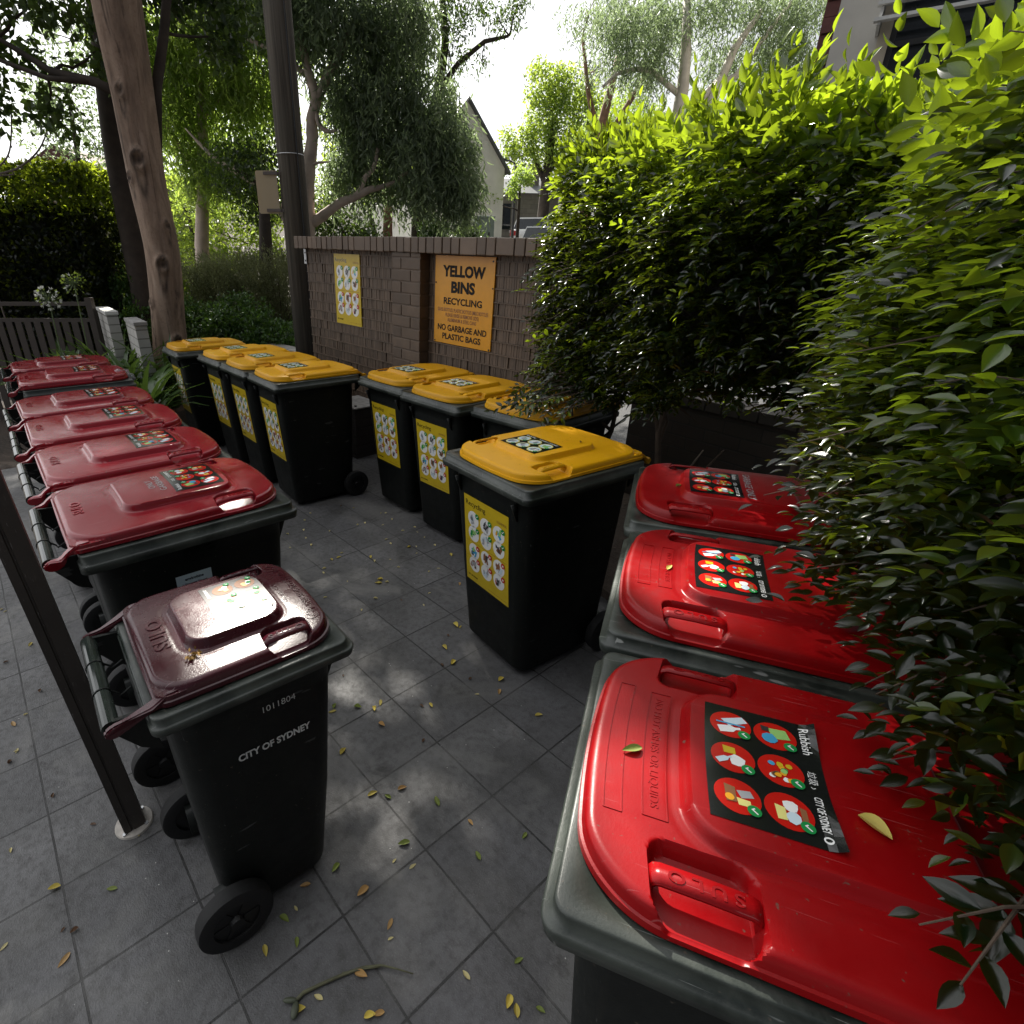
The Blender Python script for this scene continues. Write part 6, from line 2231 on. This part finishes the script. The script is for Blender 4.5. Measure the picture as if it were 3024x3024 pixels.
gh = thing('gable_house', 'white rendered house with a steep gable behind the weeping gum', 'house', (1.15, 22.0, gz(.9, 22)), R(34))
g0 = gz(.9, 22)
mb = MB()
za, ze = 6.55 - g0, 4.75 - g0
mb.prism([(-1.75, -.5), (1.75, -.5), (1.75, ze), (0, za), (-1.75, ze)], 'y', 0, .25)
mb.prism([(-1.75, -.5), (1.75, -.5), (1.75, ze - .02), (0, za - .05), (-1.75, ze - .02)], 'y', .25, 7.0)
mb.build('wall', [M_RENDER], gh)
for s in (-1, 1):
    mb = MB()
    mb.prism([(0, za + .10), (s * 1.95, ze - .10), (s * 1.95, ze - .20), (0, za + .01)], 'y', -.12, .0)
    mb.build('barge_board', [M_FRAMEW if s < 0 else M_SLATE], gh)
    mb = MB()
    mb.prism([(0, za + .06), (s * 1.92, ze - .12), (s * 1.92, ze - .18), (0, za + .002)], 'y', .002, 7.1)
    mb.build('roof', [M_SLATE], gh)
mb = MB(); mb.box(.3, 1.0, -.02, .02, .6, 1.8)
wv = mb.build('window', [M_GLASS], gh)
mb = MB(); mb.box(.24, 1.06, -.04, -.021, .52, .6); mb.box(.24, 1.06, -.04, -.021, 1.8, 1.88)
mb.build('frame', [M_FRAMEW], wv)
fw = thing('white_garden_wall', 'long plain white garden wall lit behind the gum trunks', 'wall', (-2.4, 18.2, gz(-2, 18.2)), 0)
mb = MB(); mb.box(0, 3.75, 0, .2, -.5, 1.55)
mb.build('panel', [M_RENDER], fw)
mb = MB(); mb.box(-.03, 3.78, -.04, .24, 1.553, 1.62, bev=.01)
mb.build('capping', [M_FRAMEW], fw)

sh_ = thing('stone_house', 'grey stone house with low slate roof at the end of the street', 'house', (3.3, 33, gz(3.3, 33)), R(12))
s0 = gz(3.3, 33)
mb = MB(); mb.box(-.8, 3.6, 0, 4, -.5, 5.0 - s0)
mb.build('wall', [M_STONE], sh_)
mb = MB(); mb.prism([(-.25, 5.0 - s0), (2.0, 5.9 - s0), (4.3, 5.0 - s0)], 'x', -1.0, 3.8)
mb.build('roof', [M_SLATE], sh_)
mb = MB(); mb.box(2.2, 2.8, 1.0, 1.6, 5.2 - s0, 6.5 - s0)
mb.build('chimney', [M_STONE], sh_)
mb = MB(); mb.box(.2, .9, -.03, .0, 1.0, 2.2)
mb.build('window', [M_GLASS], sh_)

ch = thing('cream_house', 'cream rendered house partly hidden behind the leaning tree', 'house', (-9.6, 16.2, gz(-9.6, 16.2)), R(8))
c0 = gz(-9.6, 16.2)
mb = MB(); mb.box(-.2, 3.2, 0, 4, -.5, 3.62 - c0)
mb.build('wall', [M_CREAM], ch)
mb = MB(); mb.box(-.3, 3.3, -.12, 4.1, 3.625 - c0, 3.70 - c0)
mb.build('gutter', [M_SLATE], ch)
mb = MB(); mb.box(1.5, 1.62, -.02, 0, 3.35 - c0, 3.47 - c0)
mb.build('vent', [M_FRAMED], ch)
rh = thing('red_roofed_house', 'house with dark red tiled gable roof above the left hedge', 'house', (-11.9, 20.5, gz(-11.9, 20.5)), R(-10))
r0 = gz(-11.9, 20.5)
mb = MB(); mb.box(-1.6, 1.6, 0, 4, -.5, 4.2 - r0)
mb.build('wall', [plain('red_brown_wall', (.13, .055, .045), .85)], rh)
mb = MB(); mb.prism([(-1.9, 4.2 - r0), (0, 5.05 - r0), (1.9, 4.2 - r0)], 'y', -.2, 4.2)
mb.build('roof', [M_TILER], rh)
mb = MB(); mb.prism([(0, 5.10 - r0), (1.95, 4.23 - r0), (1.95, 4.18 - r0), (0, 5.05 - r0)], 'y', -.28, -.21)
mb.build('barge_board', [M_FRAMEW], rh)
mb = MB(); mb.box(-.4, .4, -.03, .0, 3.0 - r0, 3.9 - r0)
mb.build('window', [M_GLASS], rh)

# modern building at the top right
mbld = thing('modern_building', 'pale rendered building with dark window and white sun louvres above the hedge', 'building', (5.20, 9.0, gz(5.2, 9)), R(-34))
mb = MB()
mb.box(0, .60, 0, 6, -.3, 7.5)
mb.box(.60, 6.0, .10, 6, -.3, 3.35)
mb.box(.60, 6.0, .10, 6, 5.3, 7.5)
mb.box(3.4, 6.0, .10, 6, 3.35, 5.3)
mb.build('wall', [plain('grey_render', (.47, .45, .41), .85, var=.08, scale=3, bmp=.2)], mbld)
mb = MB(); mb.box(.66, 3.36, .22, .25, 3.40, 5.25)
wd = mb.build('window', [M_GLASS], mbld)
mb = MB()
mb.box(.605, .68, .14, .26, 3.352, 5.298); mb.box(3.32, 3.395, .14, .26, 3.352, 5.298)
mb.box(.685, 3.315, .14, .26, 3.352, 3.42); mb.box(1.55, 1.63, .17, .26, 3.425, 5.295); mb.box(.685, 1.545, .18, .26, 4.2, 4.26); mb.box(1.635, 3.315, .18, .26, 4.2, 4.26)
mb.build('frame', [M_FRAMED], wd)
mb = MB(); mb.box(.50, .62, -.03, .14, 3.352, 5.6)
mb.build('reveal', [M_CREAM], mbld)
for k in range(6):
    mb = MB(); mb.box(.42, 3.6, -.50, -.40, 4.33 + k * .15, 4.365 + k * .15)
    mb.build('louvre', [M_FRAMEW], mbld)
for x in (.46, 2.0, 3.5):
    mb = MB(); mb.box(x, x + .03, -.45, .0, 4.30, 5.3)
    mb.build('louvre_bracket', [M_FRAMEW], mbld)
mb = MB()
for k in range(22):
    mb.box(-.16, -.005, .02 + (k % 2) * .03, .3, 2.4 + k * .17, 2.4 + k * .17 + .155, M=None)
mb.build('roof_edge', [M_TILER], mbld)

# ================================================================ street furniture and cars
ub = thing('utility_cabinet', 'grey green metal utility cabinet above the wall, left of the parked cars', 'cabinet', (1.55, 18.5, gz(1.55, 18.5)), R(10))
u0_ = gz(1.55, 18.5)
mb = MB(); mb.box(-.27, .27, -.2, .2, -.1, 2.88 - u0_, bev=.015)
mb.build('body', [plain('grey_green_paint', (.20, .25, .23), .5)], ub)
mb = MB(); mb.box(-.29, .29, -.22, .22, 2.883 - u0_, 2.93 - u0_, bev=.01)
mb.build('lid', [plain('grey_green_paint_light', (.26, .31, .29), .5)], ub)
mb = MB(); mb.box(.10, .13, -.235, -.2, 2.4 - u0_, 2.5 - u0_)
mb.build('handle', [M_FRAMED], ub)
sl = thing('street_lamp', 'dark street lamp with flat angled head over the parked cars', 'lamp', (3.4, 26, gz(3.4, 26)))
l0 = gz(3.4, 26)
mb = MB(); mb.cyl((0, 0, -.2), (0, 0, 5.35 - l0), .07, .05, n=12)
mb.build('pole', [M_FRAMED], sl)
mb = MB(); mb.tube([(0, 0, 5.3 - l0), (-.25, 0, 5.42 - l0), (-.5, 0, 5.45 - l0)], [.03, .03, .025], 8)
mb.build('arm', [M_FRAMED], sl)
mb = MB(); mb.box(-.72, -.40, -.10, .10, 5.42 - l0, 5.50 - l0, bev=.02)
mb.build('lamp_head', [M_FRAMED], sl)

M_TAIL = plain('tail_light', (.35, .01, .012), .15)
M_HEAD = plain('head_light', (.55, .56, .56), .1)


def car(label, loc, rotz, paint, tall=0.0, group='parked cars in the street'):
    root = thing('parked_car', label, 'car', loc, rotz, group)
    # local: front along +y, width along x
    prof = [(-2.05, .35), (-2.12, .60), (-2.08, .92), (-1.95, 1.00 + tall * .3), (1.05, .98), (1.75, .88), (2.05, .72), (2.10, .45), (2.0, .30), (-1.95, .28)]
    bm = bmesh.new()
    rows = []
    for x, k in ((-.88, .93), (-.80, 1.0), (.80, 1.0), (.88, .93)):
        rows.append([bm.verts.new((x, y * (.985 if abs(x) > .85 else 1), .62 + (z - .62) * k)) for y, z in prof])
    n = len(prof)
    for a_, b_ in zip(rows, rows[1:]):
        for i in range(n):
            bm.faces.new((a_[i], b_[i], b_[(i + 1) % n], a_[(i + 1) % n]))
    bm.faces.new(list(reversed(rows[0]))); bm.faces.new(rows[-1])
    bmesh.ops.recalc_face_normals(bm, faces=bm.faces)
    bmesh.ops.bevel(bm, geom=bm.edges[:], offset=.03, segments=2, affect='EDGES')
    me = bpy.data.meshes.new('body'); bm.to_mesh(me); bm.free()
    me.materials.append(paint)
    me.polygons.foreach_set('use_smooth', np.ones(len(me.polygons), dtype=bool))
    me.set_sharp_from_angle(angle=R(40))
    link('body', me, root)
    h = 1.46 + tall

    def cabin(sc, z0, z1, name, mat, top_in):
        mbx = MB()
        b4 = [(-.78, -1.98), (.78, -1.98), (.78, .95), (-.78, .95)]
        t4 = [(-.60, -1.62 - tall * .6), (.60, -1.62 - tall * .6), (.60, .25), (-.60, .25)]
        f0, f1 = z0, z1
        ring0 = [(x + (tx - x) * f0, y + (ty - y) * f0, .97 + (h - .97) * f0) for (x, y), (tx, ty) in zip(b4, t4)]
        ring1 = [(x + (tx - x) * f1, y + (ty - y) * f1, .97 + (h - .97) * f1) for (x, y), (tx, ty) in zip(b4, t4)]
        cx = sum(p[0] for p in ring0) / 4; cy = sum(p[1] for p in ring0) / 4
        ring0 = [((p[0] - cx) * sc + cx, (p[1] - cy) * sc + cy, p[2]) for p in ring0]
        ring1 = [((p[0] - cx) * sc + cx, (p[1] - cy) * sc + cy, p[2]) for p in ring1]
        mbx.add(ring0 + ring1, [(0, 1, 5, 4), (1, 2, 6, 5), (2, 3, 7, 6), (3, 0, 4, 7), (4, 5, 6, 7), (3, 2, 1, 0)])
        return mbx.build(name, [mat], root)
    cabin(.985, -.02, .90, 'window', M_GLASS, 0)
    cabin(1.0, .88, 1.0, 'roof', paint, 0)
    for sx in (-1, 1):
        for y0, y1 in ((-1.90, -1.58), (.88, .24), (-.5, -.45)):
            mbx = MB()
            mbx.tube([(sx * .775, y0, .97), (sx * .605, y1 - (tall * .6 if y0 < -1 else 0), h - .02)], [.03, .03], 6)
            mbx.build('pillar', [paint], root)
        mbx = MB(); mbx.box(sx * .88 - .03, sx * .88 - .03 + .055 * 1, -2.11, -1.93, .70, .95, bev=.01) if sx < 0 else mbx.box(.855, .91 - .0, -2.11, -1.93, .70, .95, bev=.01)
        mbx.box(sx * .74 - .11, sx * .74 + .11, -2.135, -2.09, .72, .92, bev=.01)
        mbx.build('tail_light', [M_TAIL], root)
        mbx = MB(); mbx.box(sx * .66 - .17, sx * .66 + .17, 1.93, 2.09, .62, .76, bev=.02)
        mbx.build('headlight', [M_HEAD], root)
        mbx = MB(); mbx.box(sx * .98 - .09, sx * .98 + .09, .55, .68, .95, 1.08, bev=.02)
        mbx.build('mirror', [paint], root)
        for y in (-1.28, 1.30):
            mbx = MB(); mbx.cyl((sx * .72, y, .31), (sx * .90, y, .31), .31, n=20)
            wl_ = mbx.build('wheel', [M_TYRE], root)
            mbx = MB(); mbx.cyl((sx * .895, y, .31), (sx * .912, y, .31), .20, n=16)
            mbx.build('rim', [M_GALV], wl_)
    mbx = MB(); mbx.box(-.25, .25, -2.145, -2.12, .55, .66)
    mbx.build('number_plate', [M_FRAMEW], root)
    return root


def paintm(name, c):
    m = plain(name, c, .22, var=.03)
    m.node_tree.nodes['Principled BSDF'].inputs['Coat Weight'].default_value = .6
    return m


for lab, x, y, a, col, tl in (('white four wheel drive, farthest of the cars parked up the street', 5.0, 39.5, -8, (.62, .62, .62), .25),
                              ('dark car squeezed in behind the white four wheel drive', 5.02, 35.5, -8, (.05, .05, .055), .05),
                              ('white hatchback with red tail lights in the row of parked cars', 4.98, 31.2, -10, (.6, .6, .6), .05),
                              ('silver car with big rear window in the row of parked cars', 4.88, 27.0, -12, (.38, .39, .40), .0),
                              ('dark blue grey car nearest in the street, half hidden by hedge tips', 4.85, 23.0, -14, (.10, .13, .17), .05)):
    car(lab, (x, y, gz(x, y) + .05), R(a), paintm('car_paint', col), tl)
car('white car glaring in the sun beyond the white brick wall on the left', (-6.3, 11.6, gz(-6.3, 11.6) - .05), R(150), paintm('white_car_paint', (.7, .7, .7)), 0.0, None)

# ================================================================ litter: leaves on the ground and lids
M_FALL = [leaf_mat('fallen_leaf_' + n, c, tuple(min(1, x * 1.25) for x in c), c, .1, .6) for n, c in (('yellow', (.42, .34, .07)), ('tan', (.36, .22, .08)), ('green', (.16, .20, .04)), ('brown', (.10, .055, .03)), ('pale', (.48, .42, .20)))]


def leaf_blade(L, W, curl, seed):
    rr = random.Random(seed)
    n, m = 10, 3
    vs, fs = [], []
    for i in range(n + 1):
        t = i / n
        w = W * (math.sin(math.pi * min(1, t ** .8)) ** .8) * (1 if t < .98 else .1)
        if t < .10:
            w = W * .06
        for j in range(-m, m + 1):
            s = j / m
            z = .004 + curl * L * (abs(s) ** 1.5 * .5 * w / W + .55 * (t - .45) ** 2) + .0012 * rr.uniform(-1, 1)
            vs.append((L * (t - .45), s * w * .5 + .03 * L * math.sin(3 * t), z))
    q = 2 * m + 1
    for i in range(n):
        for j in range(q - 1):
            a = i * q + j
            fs.append((a, a + 1, a + q + 1, a + q))
    return vs, fs


_lv = {}


def leaf_obj(x, y, z, L, kind, label, group=None, rot=None, tilt=(0, 0)):
    sd = random.randrange(5)
    key = (kind, sd)
    if key not in _lv:
        vs, fs = leaf_blade(1.0, .38 + .04 * sd, .18 + .14 * sd, sd)
        me = mesh_from('fallen_leaf', vs, fs, M_FALL[kind], smooth=True)
        at = me.attributes.new('rnd', 'FLOAT', 'POINT')
        at.data.foreach_set('value', np.full(len(me.vertices), .25 * sd, dtype=np.float32))
        _lv[key] = me
    o = link('fallen_leaf', _lv[key], None, (x, y, z), (tilt[0], tilt[1], random.uniform(0, 6.28) if rot is None else rot))
    o.scale = (L, L, L)
    return tag(o, label, 'leaf', group)


LAB = {0: 'small yellow fallen leaf lying on the dark grey paving', 1: 'small tan fallen leaf lying on the dark grey paving', 2: 'small green fallen leaf lying on the dark grey paving', 3: 'small dark brown fallen leaf lying on the dark grey paving', 4: 'small pale cream fallen leaf lying on the dark grey paving'}
for (x, y, k, L) in FLOOR_LEAVES:
    leaf_obj(x, y, .0015, L * .74, k, LAB[k], ['yellow', 'tan', 'green', 'brown', 'pale'][k] + ' leaves fallen on the paving')


def lid_leaf(bin_xy, fa, u, v, L, kind, label, rot, up=.002):
    p = SH240.F(u, v, up)
    a = R(fa + 90)
    x = bin_xy[0] + math.cos(a) * p[0] - math.sin(a) * p[1]
    y = bin_xy[1] + math.sin(a) * p[0] + math.cos(a) * p[1]
    return leaf_obj(float(x), float(y), float(p[2]), L, kind, label, None, rot)


lid_leaf(RD[0][0], RD[0][1], .02, .060, .034, 2, 'green leaf lying on the nearest red lid beside the embossed words', 3.3)
lid_leaf(RD[0][0], RD[0][1], .055, .345, .040, 0, 'speckled yellow leaf lying behind the sticker of the nearest red lid', 5.2)
lid_leaf(RD[0][0], RD[0][1], -.150, .315, .024, 1, 'curled brown leaf fragment near the far edge of the nearest red lid', 6.0)
lid_leaf(RD[1][0], RD[1][1], .01, .098, .030, 0, 'curled yellow leaf in front of the sticker on the middle red lid', 0.8)
lid_leaf(RD[2][0], RD[2][1], .03, .120, .026, 2, 'green leaf on the raised panel corner of the shaded red lid', 0.4)
lid_leaf((0.183, 2.002), -148.0, .10, .40, .018, 3, 'dark leaf scrap on the lid of the front yellow bin', 1.0)
dl = thing('dead_leaf', 'large tan dead leaf caught in the leaf spray over the nearest red lid', 'leaf', (.615, .300, 1.155))
dvs, dfs = leaf_blade(.075, .026, .35, 3)
Mx = Matrix.Rotation(R(-62), 4, 'Z') @ Matrix.Rotation(R(25), 4, 'X')
dme = mesh_from('blade', [Mx @ Vector(v) for v in dvs], dfs, M_FALL[1], smooth=True)
at = dme.attributes.new('rnd', 'FLOAT', 'POINT'); at.data.foreach_set('value', np.full(len(dme.vertices), .8, dtype=np.float32))
link('blade', dme, dl)

twg = thing('twig', 'long green brown twig with buds lying on the paving near the camera', 'twig', (TWIG[0][0], TWIG[0][1], 0))
mb = MB()
o_ = Vector((TWIG[0][0], TWIG[0][1], 0))
mb.tube([Vector((p[0], p[1], .007)) - o_ for p in TWIG], [.0055, .0048, .0045, .0042, .0038, .003, .0022, .0015][:len(TWIG)], 8)
mb.tube([Vector((p[0], p[1], .008)) - o_ for p in TWIG2], [.0025, .002, .0015, .001][:len(TWIG2)], 6)
mb.build('stem', [plain('green_twig', (.085, .085, .045), .7, var=.3, scale=40)], twg, smooth=True)
mb = MB()
e0 = Vector((TWIG[0][0], TWIG[0][1], .012)) - o_
mb.ell((e0.x - .012, e0.y + .002, .010), (.020, .007, .006), 8, 6)
mb.ell((e0.x + .004, e0.y - .018, .010), (.010, .020, .006), 8, 6)
mb.build('bud', [plain('bud_green', (.05, .058, .035), .6)], twg, smooth=True)

clump = thing('leaf_litter', 'small clump of dried litter on the burgundy lid below its panel', 'litter', (0, 0, 0))
p = SH120.F(-.135, .285, .004); a = R(36.5 + 90)
clump.location = (-.345 + math.cos(a) * p[0] - math.sin(a) * p[1], 1.255 + math.sin(a) * p[0] + math.cos(a) * p[1], float(p[2]))
cp_ = rng.normal(size=(40, 3)) * np.array([.007, .007, .003])
leaves('scraps', cp_, rdir(40), rdir(40), .012, .006, T_DIA, leaf_mat('dry_scrap', (.12, .07, .02), (.35, .20, .05), (.3, .2, .05), .1, .8), clump)

# clear plastic bag poking out of a bin
M_BAG, nt_, bb_ = new_mat('clear_plastic_film')
bb_.inputs['Base Color'].default_value = (.75, .78, .80, 1)
bb_.inputs['Roughness'].default_value = .12
bb_.inputs['Transmission Weight'].default_value = .75
bb_.inputs['IOR'].default_value = 1.15
vs, fs = [], []
n_, m_ = 22, 14
for j in range(m_ + 1):
    for i in range(n_):
        th, ph = math.pi * j / m_, 2 * math.pi * i / n_
        d = Vector((math.sin(th) * math.cos(ph), math.sin(th) * math.sin(ph), math.cos(th)))
        k = 1 + .35 * mnoise.noise(d * 2.4) + .18 * mnoise.noise(d * 6.0)
        vs.append((d.x * .075 * k, d.y * .060 * k, d.z * .055 * k))
for j in range(m_):
    for i in range(n_):
        a_, b_ = j * n_ + i, j * n_ + (i + 1) % n_
        fs.append((a_, a_ + n_, b_ + n_, b_))
bg = link('plastic_bag', mesh_from('plastic_bag', vs, fs, M_BAG, smooth=True), None, (-2.215, 3.93, .935), (0, 0, .6))
tag(bg, 'crumpled clear plastic bag bulging from under a red lid in the left row', 'bag')
